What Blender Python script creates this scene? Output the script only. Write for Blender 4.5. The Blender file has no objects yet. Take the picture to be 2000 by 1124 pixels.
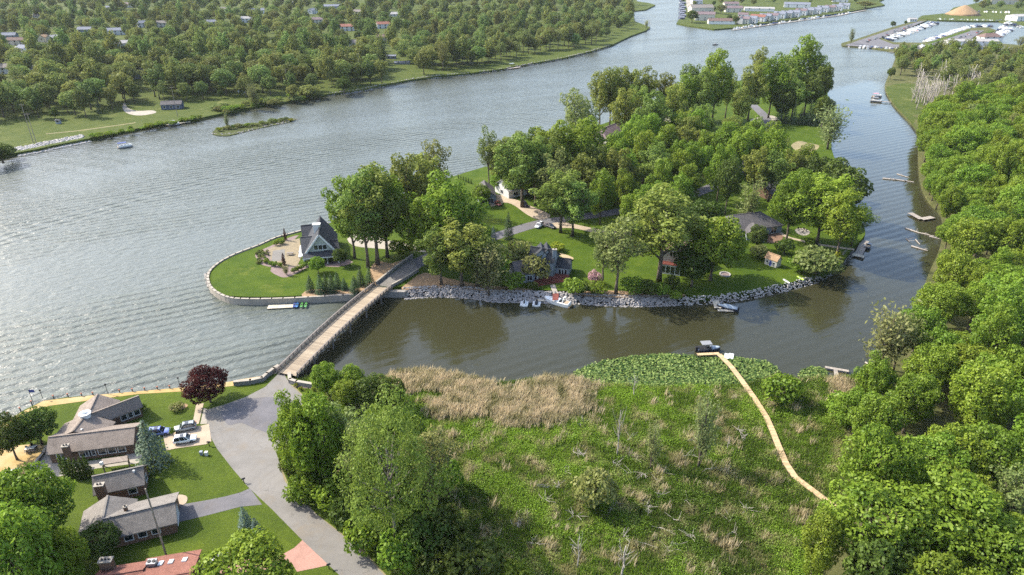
import bpy, bmesh, math, random
import numpy as np
from mathutils import Vector, Matrix
from mathutils.geometry import delaunay_2d_cdt

# ------------------------------------------------------------------ camera, sky, sun, exposure
SC = bpy.context.scene
COL = SC.collection
FPX, CX, CY = 1350.0, 1000.0, 562.0          # focal length and centre in photo pixels (2000 x 1124)
HC = 100.0                                    # drone height over the water
PITCH = math.atan((562.0 + 120.0) / FPX)      # horizon 120 px above the frame
cam = bpy.data.cameras.new('camera'); cam_o = bpy.data.objects.new('camera', cam); COL.objects.link(cam_o)
cam.sensor_width = 36.0; cam.lens = 36.0 * FPX / 2000.0
cam.clip_start = 1.0; cam.clip_end = 20000.0
cam_o.location = (0, 0, HC); cam_o.rotation_euler = (math.pi / 2 - PITCH, 0, 0)
SC.camera = cam_o

SUN_AZ = math.radians(-70); SUN_EL = math.radians(43)
world = bpy.data.worlds.new('World'); SC.world = world; world.use_nodes = True
wn = world.node_tree; bgn = wn.nodes['Background']
sky = wn.nodes.new('ShaderNodeTexSky'); sky.sky_type = 'NISHITA'; sky.sun_disc = False
sky.sun_elevation = SUN_EL; sky.sun_rotation = SUN_AZ; sky.altitude = 100; sky.dust_density = 3.0; sky.air_density = 1.0
sky.ozone_density = 1.0
wn.links.new(sky.outputs[0], bgn.inputs[0]); bgn.inputs[1].default_value = 0.15
sun = bpy.data.lights.new('sun', 'SUN'); sun_o = bpy.data.objects.new('sun', sun); COL.objects.link(sun_o)
sun.energy = 3.1; sun.angle = math.radians(0.8); sun.color = (1.0, 0.93, 0.80)
sd = Vector((math.sin(SUN_AZ) * math.cos(SUN_EL), math.cos(SUN_AZ) * math.cos(SUN_EL), math.sin(SUN_EL)))
sun_o.rotation_euler = (-sd).to_track_quat('-Z', 'Y').to_euler(); sun_o.location = (-200, 100, 300)
SC.view_settings.view_transform = 'Standard'; SC.view_settings.look = 'None'
SC.view_settings.exposure = 1.8; SC.view_settings.gamma = 1.0
SC.render.engine = 'CYCLES'
SC.cycles.use_denoising = False; SC.cycles.sample_clamp_direct = .42; SC.cycles.sample_clamp_indirect = .42
SC.cycles.max_bounces = 5; SC.cycles.diffuse_bounces = 2; SC.cycles.glossy_bounces = 3
SC.cycles.transmission_bounces = 3; SC.cycles.caustics_reflective = False; SC.cycles.caustics_refractive = False

# ------------------------------------------------------------------ helpers
CP, SP = math.cos(PITCH), math.sin(PITCH)
def P(u, v, z=0.0):
    """point at height z seen at photo pixel (u, v)"""
    a, b = (u - CX) / FPX, (CY - v) / FPX
    dx, dy, dz = a, CP + b * SP, -SP + b * CP
    t = (z - HC) / dz
    return Vector((dx * t, dy * t, z))
def proj(x, y, z):
    z = z - HC
    d = y * CP - z * SP
    return CX + FPX * x / d, CY - FPX * (y * SP + z * CP) / d
def XY(lst, z=0.0): return [(p.x, p.y) for p in (P(u, v, z) for u, v in lst)]
def pxm(u, v, z=0.0):
    """photo pixels per metre at that ground point"""
    p = P(u, v, z); return FPX / (p.y * CP + (HC - z) * SP)
def smooth(pts, n=4, closed=True):
    out = []; m = len(pts)
    rng_ = range(m) if closed else range(m - 1)
    for i in rng_:
        if closed: p0, p1, p2, p3 = pts[(i - 1) % m], pts[i], pts[(i + 1) % m], pts[(i + 2) % m]
        else: p0, p1, p2, p3 = pts[max(i - 1, 0)], pts[i], pts[i + 1], pts[min(i + 2, m - 1)]
        for k in range(n):
            t = k / n
            out.append(tuple(0.5 * (2 * p1[j] + (p2[j] - p0[j]) * t + (2 * p0[j] - 5 * p1[j] + 4 * p2[j] - p3[j]) * t * t
                       + (3 * p1[j] - p0[j] - 3 * p2[j] + p3[j]) * t ** 3) for j in range(len(p1))))
    if not closed: out.append(tuple(pts[-1]))
    return out
def inside(poly, X, Y):
    X = np.asarray(X, float); Y = np.asarray(Y, float); r = np.zeros(X.shape, bool)
    n = len(poly)
    for i in range(n):
        x1, y1 = poly[i]; x2, y2 = poly[(i + 1) % n]
        if y1 == y2: continue
        c = ((y1 > Y) != (y2 > Y)) & (X < (x2 - x1) * (Y - y1) / (y2 - y1) + x1)
        r ^= c
    return r
def dist_poly(poly, X, Y, closed=True):
    X = np.asarray(X, float); Y = np.asarray(Y, float); d = np.full(X.shape, 1e9)
    n = len(poly)
    for i in range(n if closed else n - 1):
        x1, y1 = poly[i]; x2, y2 = poly[(i + 1) % n]
        dx, dy = x2 - x1, y2 - y1; L = dx * dx + dy * dy + 1e-9
        t = np.clip(((X - x1) * dx + (Y - y1) * dy) / L, 0, 1)
        d = np.minimum(d, np.hypot(X - x1 - t * dx, Y - y1 - t * dy))
    return d

def tag(o, label=None, cat=None, group=None, kind=None):
    if label: o['label'] = label
    if cat: o['category'] = cat
    if group: o['group'] = group
    if kind: o['kind'] = kind
    return o
def link(o, parent=None):
    COL.objects.link(o)
    if parent is not None: o.parent = parent
    return o
def thing(name, label, cat, loc=(0, 0, 0), rz=0.0, group=None):
    o = bpy.data.objects.new(name, None); link(o); o.location = loc; o.rotation_euler = (0, 0, rz)
    o.empty_display_size = 0.3
    return tag(o, label, cat, group)
def copy_tree(o, parent=None):
    c = o.copy(); link(c)
    c.parent = parent
    for ch in list(o.children): copy_tree(ch, c)
    return c

class MB:
    """collects boxes, prisms and tubes into one mesh"""
    def __init__(s): s.v = []; s.f = []; s.m = []
    def add(s, verts, faces, mi=0):
        k = len(s.v); s.v += [tuple(p) for p in verts]
        s.f += [tuple(i + k for i in f) for f in faces]; s.m += [mi] * len(faces); return s
    def box(s, x0, x1, y0, y1, z0, z1, mi=0):
        return s.add([(x0, y0, z0), (x1, y0, z0), (x1, y1, z0), (x0, y1, z0), (x0, y0, z1), (x1, y0, z1), (x1, y1, z1), (x0, y1, z1)],
              [(3, 2, 1, 0), (4, 5, 6, 7), (0, 1, 5, 4), (1, 2, 6, 5), (2, 3, 7, 6), (3, 0, 4, 7)], mi)
    def hexa(s, b, t, mi=0):
        return s.add(list(b) + list(t), [(3, 2, 1, 0), (4, 5, 6, 7), (0, 1, 5, 4), (1, 2, 6, 5), (2, 3, 7, 6), (3, 0, 4, 7)], mi)
    def bar(s, a, b, w, h, mi=0):
        a, b = Vector(a), Vector(b); d = (b - a).normalized()
        up = Vector((0, 0, 1)) if abs(d.z) < .95 else Vector((0, 1, 0))
        n = d.cross(up).normalized() * w / 2; u = n.cross(d).normalized() * h / 2
        return s.hexa([a - n - u, a + n - u, b + n - u, b - n - u], [a - n + u, a + n + u, b + n + u, b - n + u], mi)
    def tube(s, pts, rad, k=6, mi=0):
        pts = [Vector(p) for p in pts]; n = len(pts)
        if not hasattr(rad, '__len__'): rad = [rad] * n
        vs = []
        for i, p in enumerate(pts):
            d = (pts[min(i + 1, n - 1)] - pts[max(i - 1, 0)]).normalized()
            up = Vector((0, 0, 1)) if abs(d.z) < .9 else Vector((1, 0, 0))
            a = d.cross(up).normalized(); b = d.cross(a)
            vs += [p + (a * math.cos(2 * math.pi * j / k) + b * math.sin(2 * math.pi * j / k)) * rad[i] for j in range(k)]
        fs = [(i * k + j, i * k + (j + 1) % k, (i + 1) * k + (j + 1) % k, (i + 1) * k + j) for i in range(n - 1) for j in range(k)]
        fs += [tuple(range(k - 1, -1, -1)), tuple((n - 1) * k + j for j in range(k))]
        return s.add(vs, fs, mi)
    def prism(s, poly, z0, z1, mi=0):
        n = len(poly)
        return s.add([(x, y, z0) for x, y in poly] + [(x, y, z1) for x, y in poly],
              [tuple(range(n - 1, -1, -1)), tuple(range(n, 2 * n))] + [(i, (i + 1) % n, n + (i + 1) % n, n + i) for i in range(n)], mi)
    def disc(s, c, r, h, k=12, mi=0):
        return s.prism([(c[0] + r * math.cos(2 * math.pi * j / k), c[1] + r * math.sin(2 * math.pi * j / k)) for j in range(k)], c[2], c[2] + h, mi)
    def build(s, name, mats, parent=None, sm=False):
        me = bpy.data.meshes.new(name); me.from_pydata(s.v, [], s.f)
        if not isinstance(mats, (list, tuple)): mats = [mats]
        for m in mats: me.materials.append(m)
        if any(s.m): me.polygons.foreach_set('material_index', s.m)
        if sm: me.polygons.foreach_set('use_smooth', [True] * len(me.polygons))
        me.update(); bm = bmesh.new(); bm.from_mesh(me); bmesh.ops.recalc_face_normals(bm, faces=bm.faces); bm.to_mesh(me); bm.free()
        return link(bpy.data.objects.new(name, me), parent)

def mesh_np(name, V, F, mat, attrs=None):
    me = bpy.data.meshes.new(name); V = np.asarray(V, np.float32); F = np.asarray(F, np.int32); n, k = F.shape
    me.vertices.add(len(V)); me.vertices.foreach_set('co', V.ravel())
    me.loops.add(n * k); me.loops.foreach_set('vertex_index', F.ravel())
    me.polygons.add(n); me.polygons.foreach_set('loop_start', np.arange(0, n * k, k, dtype=np.int32))
    for a, (dat) in (attrs or {}).items():
        at = me.attributes.new(a, 'FLOAT', 'POINT'); at.data.foreach_set('value', np.asarray(dat, np.float32))
    me.materials.append(mat); me.update(calc_edges=True); me.validate()
    return me

# ------------------------------------------------------------------ materials
ALB = .70                                     # one scale on the mineral and turf albedos
def nodes(name):
    m = bpy.data.materials.new(name); m.use_nodes = True; nt = m.node_tree
    return m, nt, nt.nodes['Principled BSDF']
def N(nt, t, **k):
    n = nt.nodes.new(t)
    for a, b in k.items(): setattr(n, a, b)
    return n
def mix(nt, a, b, fac, mode='MIX'):
    n = N(nt, 'ShaderNodeMix', data_type='RGBA', blend_type=mode)
    for i, x in ((6, a), (7, b), (0, fac)):
        if hasattr(x, 'is_linked') or hasattr(x, 'links'): nt.links.new(x, n.inputs[i])
        else: n.inputs[i].default_value = (*x, 1) if i and len(x) == 3 else x
    return n.outputs[2]
def noise(nt, vec, scale, detail=3, rough=.6, dist=0.0):
    n = N(nt, 'ShaderNodeTexNoise'); n.inputs['Scale'].default_value = scale; n.inputs['Detail'].default_value = detail
    n.inputs['Roughness'].default_value = rough; n.inputs['Distortion'].default_value = dist
    nt.links.new(vec, n.inputs['Vector']); return n.outputs['Fac']
def ramp(nt, x, p0, p1, a=0.0, b=1.0):
    n = N(nt, 'ShaderNodeMapRange'); n.inputs[1].default_value = p0; n.inputs[2].default_value = p1
    n.inputs[3].default_value = a; n.inputs[4].default_value = b; nt.links.new(x, n.inputs[0]); return n.outputs[0]
def coords(nt, kind='Object', scale=None, rot=None):
    tc = N(nt, 'ShaderNodeTexCoord').outputs[kind]
    if scale or rot:
        mp = N(nt, 'ShaderNodeMapping')
        if scale: mp.inputs['Scale'].default_value = scale
        if rot: mp.inputs['Rotation'].default_value = rot
        nt.links.new(tc, mp.inputs['Vector']); return mp.outputs[0]
    return tc
def bump(nt, h, bsdf, strength=.4, dist=.05):
    b = N(nt, 'ShaderNodeBump'); b.inputs['Strength'].default_value = strength; b.inputs['Distance'].default_value = dist
    nt.links.new(h, b.inputs['Height']); nt.links.new(b.outputs[0], bsdf.inputs['Normal'])
def M(name, c, rough=.8, var=.2, scale=2.0, fine=0.0, c2=None, bmp=0.0, metal=0.0, big=None, spec=.3):
    """plain painted / mineral surface: two noises vary the colour, one bumps it"""
    m, nt, b = nodes(name); v = coords(nt); c = tuple(x * ALB for x in c)
    hi = c2 if c2 else tuple(min(1, x * (1 + var)) for x in c); lo = tuple(x * (1 - var) for x in c)
    col = mix(nt, lo, hi, ramp(nt, noise(nt, v, scale, 4), .3, .7))
    if big: col = mix(nt, col, big[0], ramp(nt, noise(nt, v, big[1], 3), big[2], big[2] + .15))
    if fine:
        col = mix(nt, col, (0, 0, 0), ramp(nt, noise(nt, v, fine, 2), .35, .75, 0, .35))
    nt.links.new(col, b.inputs['Base Color']); b.inputs['Roughness'].default_value = rough
    b.inputs['Metallic'].default_value = metal; b.inputs['Specular IOR Level'].default_value = spec
    if bmp: bump(nt, noise(nt, v, scale * 6, 3), b, bmp, .04)
    return m
def shingle(name, c, c2, sx=3.0):
    c = tuple(x * ALB for x in c); c2 = tuple(x * ALB for x in c2)
    m, nt, b = nodes(name); v = coords(nt)
    br = N(nt, 'ShaderNodeTexBrick'); br.inputs['Scale'].default_value = sx; br.inputs['Mortar Size'].default_value = .03
    br.inputs['Color1'].default_value = (*c, 1); br.inputs['Color2'].default_value = (*c2, 1)
    br.inputs['Mortar'].default_value = (*[x * .5 for x in c], 1); br.inputs['Brick Width'].default_value = 1.0; br.inputs['Row Height'].default_value = .5
    # rows follow the height so that courses run level on every slope
    sep = N(nt, 'ShaderNodeSeparateXYZ'); nt.links.new(v, sep.inputs[0]); cb = N(nt, 'ShaderNodeCombineXYZ')
    ad = N(nt, 'ShaderNodeMath', operation='ADD'); nt.links.new(sep.outputs[0], ad.inputs[0]); nt.links.new(sep.outputs[1], ad.inputs[1])
    ml = N(nt, 'ShaderNodeMath', operation='MULTIPLY'); nt.links.new(sep.outputs[2], ml.inputs[0]); ml.inputs[1].default_value = 2.4
    nt.links.new(ad.outputs[0], cb.inputs[0]); nt.links.new(ml.outputs[0], cb.inputs[1]); nt.links.new(cb.outputs[0], br.inputs['Vector'])
    col = mix(nt, br.outputs[0], tuple(x * .62 for x in c), ramp(nt, noise(nt, v, .6, 4), .4, .75, 0, .8))
    col = mix(nt, col, tuple(min(1, x * 1.5) for x in c2), ramp(nt, noise(nt, v, 9, 2), .5, .8, 0, .6))
    nt.links.new(col, b.inputs['Base Color']); b.inputs['Roughness'].default_value = .9; b.inputs['Specular IOR Level'].default_value = .2
    bump(nt, br.outputs['Fac'], b, .5, .03); return m
def leafm(name, a, bcol, dry=None, trans=.42, hue=.25):
    m, nt, b = nodes(name); nt.nodes.remove(b); out = nt.nodes['Material Output']
    at = N(nt, 'ShaderNodeAttribute', attribute_name='tint'); oi = N(nt, 'ShaderNodeObjectInfo')
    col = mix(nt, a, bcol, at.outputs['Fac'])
    if dry:
        d = N(nt, 'ShaderNodeAttribute', attribute_name='dry'); col = mix(nt, col, dry, d.outputs['Fac'])
    hs = N(nt, 'ShaderNodeHueSaturation'); nt.links.new(col, hs.inputs['Color'])
    nt.links.new(ramp(nt, oi.outputs['Random'], 0, 1, .5 - .04 * hue / .25, .5 + .012 * hue / .25), hs.inputs['Hue'])
    ml = N(nt, 'ShaderNodeMath', operation='MULTIPLY'); nt.links.new(oi.outputs['Random'], ml.inputs[0]); ml.inputs[1].default_value = 7.13
    fr = N(nt, 'ShaderNodeMath', operation='FRACT'); nt.links.new(ml.outputs[0], fr.inputs[0])
    nt.links.new(ramp(nt, fr.outputs[0], 0, 1, 1 - hue, 1 + hue), hs.inputs['Value'])
    di = N(nt, 'ShaderNodeBsdfDiffuse'); tr = N(nt, 'ShaderNodeBsdfTranslucent'); gl = N(nt, 'ShaderNodeBsdfGlossy'); gl.inputs['Roughness'].default_value = .45
    gl.inputs['Color'].default_value = (.9, .95, .9, 1)
    nt.links.new(hs.outputs[0], di.inputs[0]); nt.links.new(hs.outputs[0], tr.inputs[0])
    m1 = N(nt, 'ShaderNodeMixShader'); m1.inputs[0].default_value = trans; nt.links.new(di.outputs[0], m1.inputs[1]); nt.links.new(tr.outputs[0], m1.inputs[2])
    m2 = N(nt, 'ShaderNodeMixShader'); m2.inputs[0].default_value = .008; nt.links.new(m1.outputs[0], m2.inputs[1]); nt.links.new(gl.outputs[0], m2.inputs[2])
    nt.links.new(m2.outputs[0], out.inputs[0]); return m

def lawn_mat(name, a, b_, worn=None):
    a = tuple(x * ALB for x in a); b_ = tuple(x * ALB for x in b_)
    m, nt, b = nodes(name); v = coords(nt)
    col = mix(nt, a, b_, ramp(nt, noise(nt, v, .16, 5, .65), .32, .7))
    col = mix(nt, col, tuple(x * .55 for x in a), ramp(nt, noise(nt, v, 2.2, 4, .7), .42, .75, 0, .75))
    if worn: col = mix(nt, col, worn, ramp(nt, noise(nt, v, .09, 4, .7), .58, .75, 0, .6))
    nt.links.new(col, b.inputs['Base Color']); b.inputs['Roughness'].default_value = .95; b.inputs['Specular IOR Level'].default_value = .1
    bump(nt, noise(nt, v, 5, 4, .8), b, .9, .12); return m

MT = {}
MT['lawn'] = lawn_mat('lawn_grass', (.042, .080, .005), (.078, .120, .008), (.10, .11, .018))
MT['rough_grass'] = lawn_mat('rough_grass', (.050, .078, .012), (.090, .110, .022), (.14, .14, .05))
MT['forest_floor'] = lawn_mat('forest_floor', (.035, .045, .015), (.07, .085, .025))
MT['marsh_soil'] = lawn_mat('marsh_soil', (.05, .065, .018), (.085, .10, .03), (.10, .08, .05))
def asphalt(name, a, b_, tan=None):
    a = tuple(x * ALB for x in a); b_ = tuple(x * ALB for x in b_)
    m, nt, b = nodes(name); v = coords(nt)
    col = mix(nt, a, b_, ramp(nt, noise(nt, v, .12, 5, .7, .6), .35, .68))
    col = mix(nt, col, tuple(x * .6 for x in a), ramp(nt, noise(nt, v, .5, 6, .75, 1.5), .55, .8, 0, .55))
    col = mix(nt, col, tuple(min(1, x * 1.5) for x in b_), ramp(nt, noise(nt, v, 14, 2), .55, .8, 0, .5))
    col = mix(nt, col, (a[0] * 1.25, a[1] * 1.12, a[2] * .95), ramp(nt, noise(nt, v, .22, 5, .7, .8), .5, .72, 0, .7))
    vo = N(nt, 'ShaderNodeTexVoronoi', feature='DISTANCE_TO_EDGE'); vo.inputs['Scale'].default_value = .11
    wv = coords(nt); nz = N(nt, 'ShaderNodeTexNoise'); nz.inputs['Scale'].default_value = .4; nt.links.new(wv, nz.inputs['Vector'])
    vm = N(nt, 'ShaderNodeVectorMath', operation='MULTIPLY_ADD'); nt.links.new(nz.outputs['Color'], vm.inputs[0]); vm.inputs[1].default_value = (5, 5, 0); nt.links.new(wv, vm.inputs[2])
    nt.links.new(vm.outputs[0], vo.inputs['Vector'])
    col = mix(nt, col, tuple(x * .35 for x in a), ramp(nt, vo.outputs['Distance'], 0, .006, .5, 0))
    nt.links.new(col, b.inputs['Base Color']); b.inputs['Roughness'].default_value = .9; b.inputs['Specular IOR Level'].default_value = .25
    bump(nt, noise(nt, v, 20, 2), b, .3, .02); return m
MT['asphalt'] = asphalt('asphalt_worn', (.15, .143, .132), (.21, .20, .186))
MT['asphalt_dark'] = asphalt('asphalt_dark', (.10, .10, .11), (.155, .15, .16))
MT['concrete'] = M('concrete_pale', (.40, .36, .30), .9, .18, .4, 8)
MT['tan_drive'] = M('concrete_tan', (.46, .37, .27), .9, .15, .3, 6)
MT['pink_drive'] = M('concrete_pink', (.44, .25, .20), .9, .15, .4, 6)
MT['patio'] = M('patio_pavers', (.27, .22, .14), .9, .22, 1.2, 7)
MT['gold_deck'] = M('golden_pavers', (.44, .30, .11), .9, .2, .5, 7, big=((.36, .27, .14), .12, .5))
MT['mulch'] = M('mulch_tan', (.34, .23, .13), 1, .35, 1.2, 5)
MT['gravel_purple'] = M('gravel_mauve', (.24, .18, .17), 1, .3, 3, 9)
MT['sand'] = M('sand', (.42, .32, .19), 1, .2, .6)
MT['rough_sand'] = M('worn_track', (.22, .19, .10), 1, .3, .3)
MT['boat_blue'] = M('slate_blue_boards', (.08, .10, .15), .8, .15, 2)
MT['stone'] = M('stone_grey', (.30, .28, .26), .9, .35, 1.5, 5, bmp=.5)
MT['riprap'] = M('riprap_stone', (.33, .31, .30), .9, .45, .9, 6)
MT['pale_rock'] = M('pale_rock', (.48, .45, .42), .9, .3, 1.3, 5)
MT['wood'] = M('weathered_wood', (.30, .24, .17), .9, .25, 2.5, 12)
MT['wood_grey'] = M('grey_timber', (.24, .21, .19), .9, .25, 2, 12)
MT['wood_gold'] = M('fresh_timber', (.50, .34, .16), .85, .2, 2, 12)
MT['wood_red'] = M('red_deck_timber', (.20, .055, .04), .8, .25, 2, 12)
MT['white'] = M('white_paint', (.75, .75, .73), .5, .06, 2)
MT['offwhite'] = M('cream_siding', (.62, .58, .48), .7, .08, 2)
MT['bluegrey'] = M('blue_grey_siding', (.25, .29, .33), .7, .1, 2)
MT['palegreen'] = M('pale_green_siding', (.42, .45, .40), .7, .1, 2)
MT['black'] = M('black_metal', (.02, .02, .022), .5, .2, 3)
MT['steel'] = M('grey_metal', (.35, .36, .37), .4, .1, 3, metal=.6)
MT['brick'] = M('brown_brick', (.20, .12, .08), .9, .35, 5, 9)
MT['brick_red'] = M('red_brick', (.26, .10, .07), .9, .3, 5, 9)
MT['bark'] = M('bark_grey', (.15, .12, .09), 1, .35, 2.5, 8)
MT['bark_pale'] = M('bark_pale', (.34, .29, .23), 1, .3, 2.5, 8)
MT['deadwood'] = M('dead_wood', (.48, .43, .38), 1, .25, 2.5, 8)
MT['flag_blue'] = M('blue_cloth', (.05, .07, .25), .8, .1, 3)
MT['terracotta'] = M('terracotta', (.32, .11, .06), .8, .2, 3)
MT['purple_flower'] = M('mauve_blossom', (.28, .2, .36), .9, .25, 3)
def glass(name, c=(.015, .02, .025)):
    m, nt, b = nodes(name); b.inputs['Base Color'].default_value = (*c, 1); b.inputs['Roughness'].default_value = .06
    b.inputs['Specular IOR Level'].default_value = .8; return m
MT['glass'] = glass('window_glass')
MT['skylight'] = glass('skylight_glass', (.45, .5, .55))
ROOF = {'taupe': shingle('shingle_taupe', (.23, .19, .16), (.29, .245, .21)),
        'grey': shingle('shingle_grey', (.19, .175, .16), (.25, .23, .21)),
        'slate': shingle('shingle_slate', (.045, .05, .06), (.07, .075, .085)),
        'charcoal': shingle('shingle_charcoal', (.085, .08, .085), (.125, .12, .12)),
        'red': shingle('shingle_red', (.22, .095, .07), (.28, .13, .10)),
        'brown': shingle('shingle_brown', (.15, .10, .09), (.2, .14, .12)),
        'tan': shingle('shingle_tan', (.34, .22, .13), (.42, .28, .17)),
        'plum': shingle('shingle_plum', (.16, .12, .13), (.21, .16, .17)),
        'blue': shingle('shingle_blue_grey', (.17, .19, .24), (.23, .25, .30)),
        'pale': shingle('shingle_pale', (.36, .35, .34), (.44, .43, .42))}
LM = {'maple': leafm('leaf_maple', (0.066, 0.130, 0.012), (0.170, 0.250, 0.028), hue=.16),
      'cotton': leafm('leaf_cottonwood', (0.080, 0.131, 0.023), (0.174, 0.232, 0.046)),
      'olive': leafm('leaf_olive', (0.087, 0.123, 0.032), (0.174, 0.203, 0.065)),
      'dark': leafm('leaf_dark', (.034, .062, .010), (.085, .125, .022), hue=.15),
      'far': leafm('leaf_far', (0.072, 0.117, 0.027), (0.150, 0.198, 0.054), hue=.35),
      'pale': leafm('leaf_pale', (0.110, 0.143, 0.050), (0.198, 0.231, 0.088)),
      'pale2': leafm('leaf_silver_green', (.080, .135, .020), (.180, .245, .045), hue=.04),
      'red': leafm('leaf_copper', (0.018, 0.007, 0.006), (0.055, 0.018, 0.012)),
      'spruce': leafm('needle_green', (0.014, 0.036, 0.017), (0.048, 0.084, 0.038), trans=.1),
      'blue': leafm('needle_blue', (0.032, 0.057, 0.052), (0.098, 0.138, 0.127), trans=.1),
      'greyneedle': leafm('needle_grey_green', (.032, .052, .034), (.095, .125, .085), trans=.1),
      'lime': leafm('leaf_lime', (0.095, 0.142, 0.009), (0.190, 0.237, 0.019)),
      'marsh': leafm('marsh_herb', (0.058, 0.104, 0.013), (0.169, 0.273, 0.026), dry=(0.390, 0.299, 0.182), hue=.0),
      'reed': leafm('reed_straw', (0.150, 0.150, 0.055), (0.560, 0.460, 0.300), hue=.0),
      'lily': leafm('lily_pad', (0.020, 0.050, 0.012), (0.150, 0.200, 0.055), hue=.0, trans=.15),
      'pinkbush': leafm('pink_blossom', (0.300, 0.160, 0.180), (0.500, 0.320, 0.320), hue=.05)}
# ------------------------------------------------------------------ land and water
Z_M, Z_I, Z_F, Z_MARSH = 1.6, 1.8, 1.5, 0.35
rng = np.random.default_rng(7); random.seed(7)
def land(name, poly, zf, mat, step=None, attr=None):
    pts = [Vector(p) for p in poly]; n = len(pts); ed = [(i, (i + 1) % n) for i in range(n)]
    if step:
        A = np.array(poly); x0, y0 = A.min(0); x1, y1 = A.max(0)
        gx, gy = np.meshgrid(np.arange(max(x0, -260) + 1, min(x1, 320), step), np.arange(max(y0, 20) + 1, min(y1, 420), step)); gx, gy = gx.ravel(), gy.ravel()
        ok = inside(poly, gx, gy) & (dist_poly(poly, gx, gy) > step * .4)
        pts += [Vector((a, b)) for a, b in zip(gx[ok], gy[ok])]
    vs, es, fs, *_ = delaunay_2d_cdt(pts, ed, [list(range(n))], 1, 1e-4)
    X = np.array([v.x for v in vs]); Y = np.array([v.y for v in vs])
    Z = zf(X, Y) if callable(zf) else np.full(X.shape, zf)
    b = MB(); b.v = [(x, y, z) for x, y, z in zip(X, Y, Z)]; b.f = [tuple(f) for f in fs]; b.m = [0] * len(fs)
    Zr = zf(np.array([p[0] for p in poly]), np.array([p[1] for p in poly])) if callable(zf) else [zf] * n
    k = len(b.v)
    b.v += [(x, y, z) for (x, y), z in zip(poly, Zr)] + [(x, y, -1.5) for x, y in poly]
    for i in range(n):
        j = (i + 1) % n; b.f.append((k + i, k + j, k + n + j, k + n + i)); b.m.append(0)
    o = b.build(name, mat); tag(o, kind='structure')
    if attr:
        co = np.empty(len(o.data.vertices) * 3, np.float32); o.data.vertices.foreach_get('co', co); co = co.reshape(-1, 3)
        for nm, fn in attr.items():
            at = o.data.attributes.new(nm, 'FLOAT', 'POINT'); at.data.foreach_set('value', fn(co[:, 0], co[:, 1]).astype(np.float32))
    return o
def sheet(name, px, z, mat, sm=0, world=False, kind='structure', parent=None):
    if sm: px = smooth(px, sm)
    pts = px if world else XY(px, z)
    vs, es, fs, *_ = delaunay_2d_cdt([Vector(p) for p in pts], [(i, (i + 1) % len(pts)) for i in range(len(pts))], [list(range(len(pts)))], 1, 1e-4)
    b = MB(); b.v = [(v.x, v.y, z) for v in vs]; b.f = [tuple(f) for f in fs]; b.m = [0] * len(fs)
    o = b.build(name, mat, parent)
    if o.data.polygons and o.data.polygons[0].normal.z < 0: o.data.flip_normals()
    return tag(o, kind=kind)
def ribbon(path, w):
    """outline (world) of a strip of width w along a world path"""
    L, R = [], []
    for i, p in enumerate(path):
        a = Vector(path[max(i - 1, 0)]); c = Vector(path[min(i + 1, len(path) - 1)]); d = (c - a).normalized(); q = Vector(p)
        nn = Vector((-d.y, d.x)) * w / 2; L.append(tuple(q + nn)); R.append(tuple(q - nn))
    return L + R[::-1]

# shorelines, photo pixels on the water line
SHORE_LEFT = [(-260, 960), (-100, 880), (0, 828), (22, 817), (85, 783), (185, 772), (368, 756), (455, 745), (522, 737), (550, 722)]
SHORE_MARSH = [(592, 748), (640, 735), (700, 742), (760, 735), (810, 727), (850, 727), (917, 741), (968, 749), (1047, 741), (1110, 741), (1160, 750), (1300, 757), (1420, 754), (1480, 745), (1528, 737), (1570, 742), (1620, 738), (1680, 737), (1704, 727)]
SHORE_RIGHT = [(1715, 705), (1738, 668), (1765, 630), (1795, 585), (1812, 540), (1832, 495), (1840, 460), (1838, 425), (1812, 395), (1797, 360), (1793, 310), (1792, 262), (1772, 236), (1742, 203), (1728, 172), (1735, 150), (1745, 125), (1752, 104)]
SHORE_MARINA = [(1700, 96), (1645, 92), (1643, 87), (1672, 79), (1740, 56), (1795, 40), (1812, 41), (1770, 60), (1722, 77), (1745, 85), (1800, 86), (1835, 76), (1895, 57), (1930, 56), (1945, 61), (1932, 86), (1985, 90), (2100, 96), (2300, 108)]
main_sh = smooth(XY(SHORE_LEFT, Z_M), 2, False) + smooth(XY(SHORE_MARSH), 4, False) + smooth(XY(SHORE_RIGHT), 3, False) + XY(SHORE_MARINA)
MAIN = main_sh + [(3500, main_sh[-1][1] - 50), (3500, -300), (-600, -300), (-600, main_sh[0][1])]
ROAD_R = [(751, 1124), (700, 1071), (617, 1004), (575, 963), (556, 940), (546, 909), (549, 885), (562, 862), (580, 835), (590, 800), (593, 775), (568, 752)]
UPLAND = XY([(-400, 1300)] + SHORE_LEFT + [(592, 748)], Z_M) + XY([(660, 772), (640, 850), (610, 930), (660, 1010), (760, 1100), (840, 1220)], Z_M) + [(0, 20), (-400, 20)]
WOODS_R = XY([(1704, 727), (1715, 705), (1738, 668), (1765, 630), (1795, 585), (1812, 540), (1832, 495), (1840, 460), (1838, 425), (1812, 395), (1797, 360), (1793, 310), (1794, 262), (1825, 232), (1880, 215), (1960, 200), (2100, 185), (2300, 190)], 1) + [(900, 300), (900, 10), (70, 10)] + XY([(1560, 1130), (1640, 1040), (1650, 960), (1640, 880), (1660, 800)], 1)
def z_main(X, Y):
    d = np.where(inside(UPLAND, X, Y), 0, dist_poly(UPLAND, X, Y)); s = np.clip(d / 7, 0, 1); s = s * s * (3 - 2 * s)
    dw = np.where(inside(WOODS_R, X, Y), 0, dist_poly(WOODS_R, X, Y)); w = 1 - np.clip(dw / 10, 0, 1)
    far = np.clip((Y - 260) / 60, 0, 1)
    low = Z_MARSH + .16 * np.sin(X * .31) * np.sin(Y * .27 + 1) + w * .5 + far * .8
    return Z_M * (1 - s) + low * s
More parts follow.
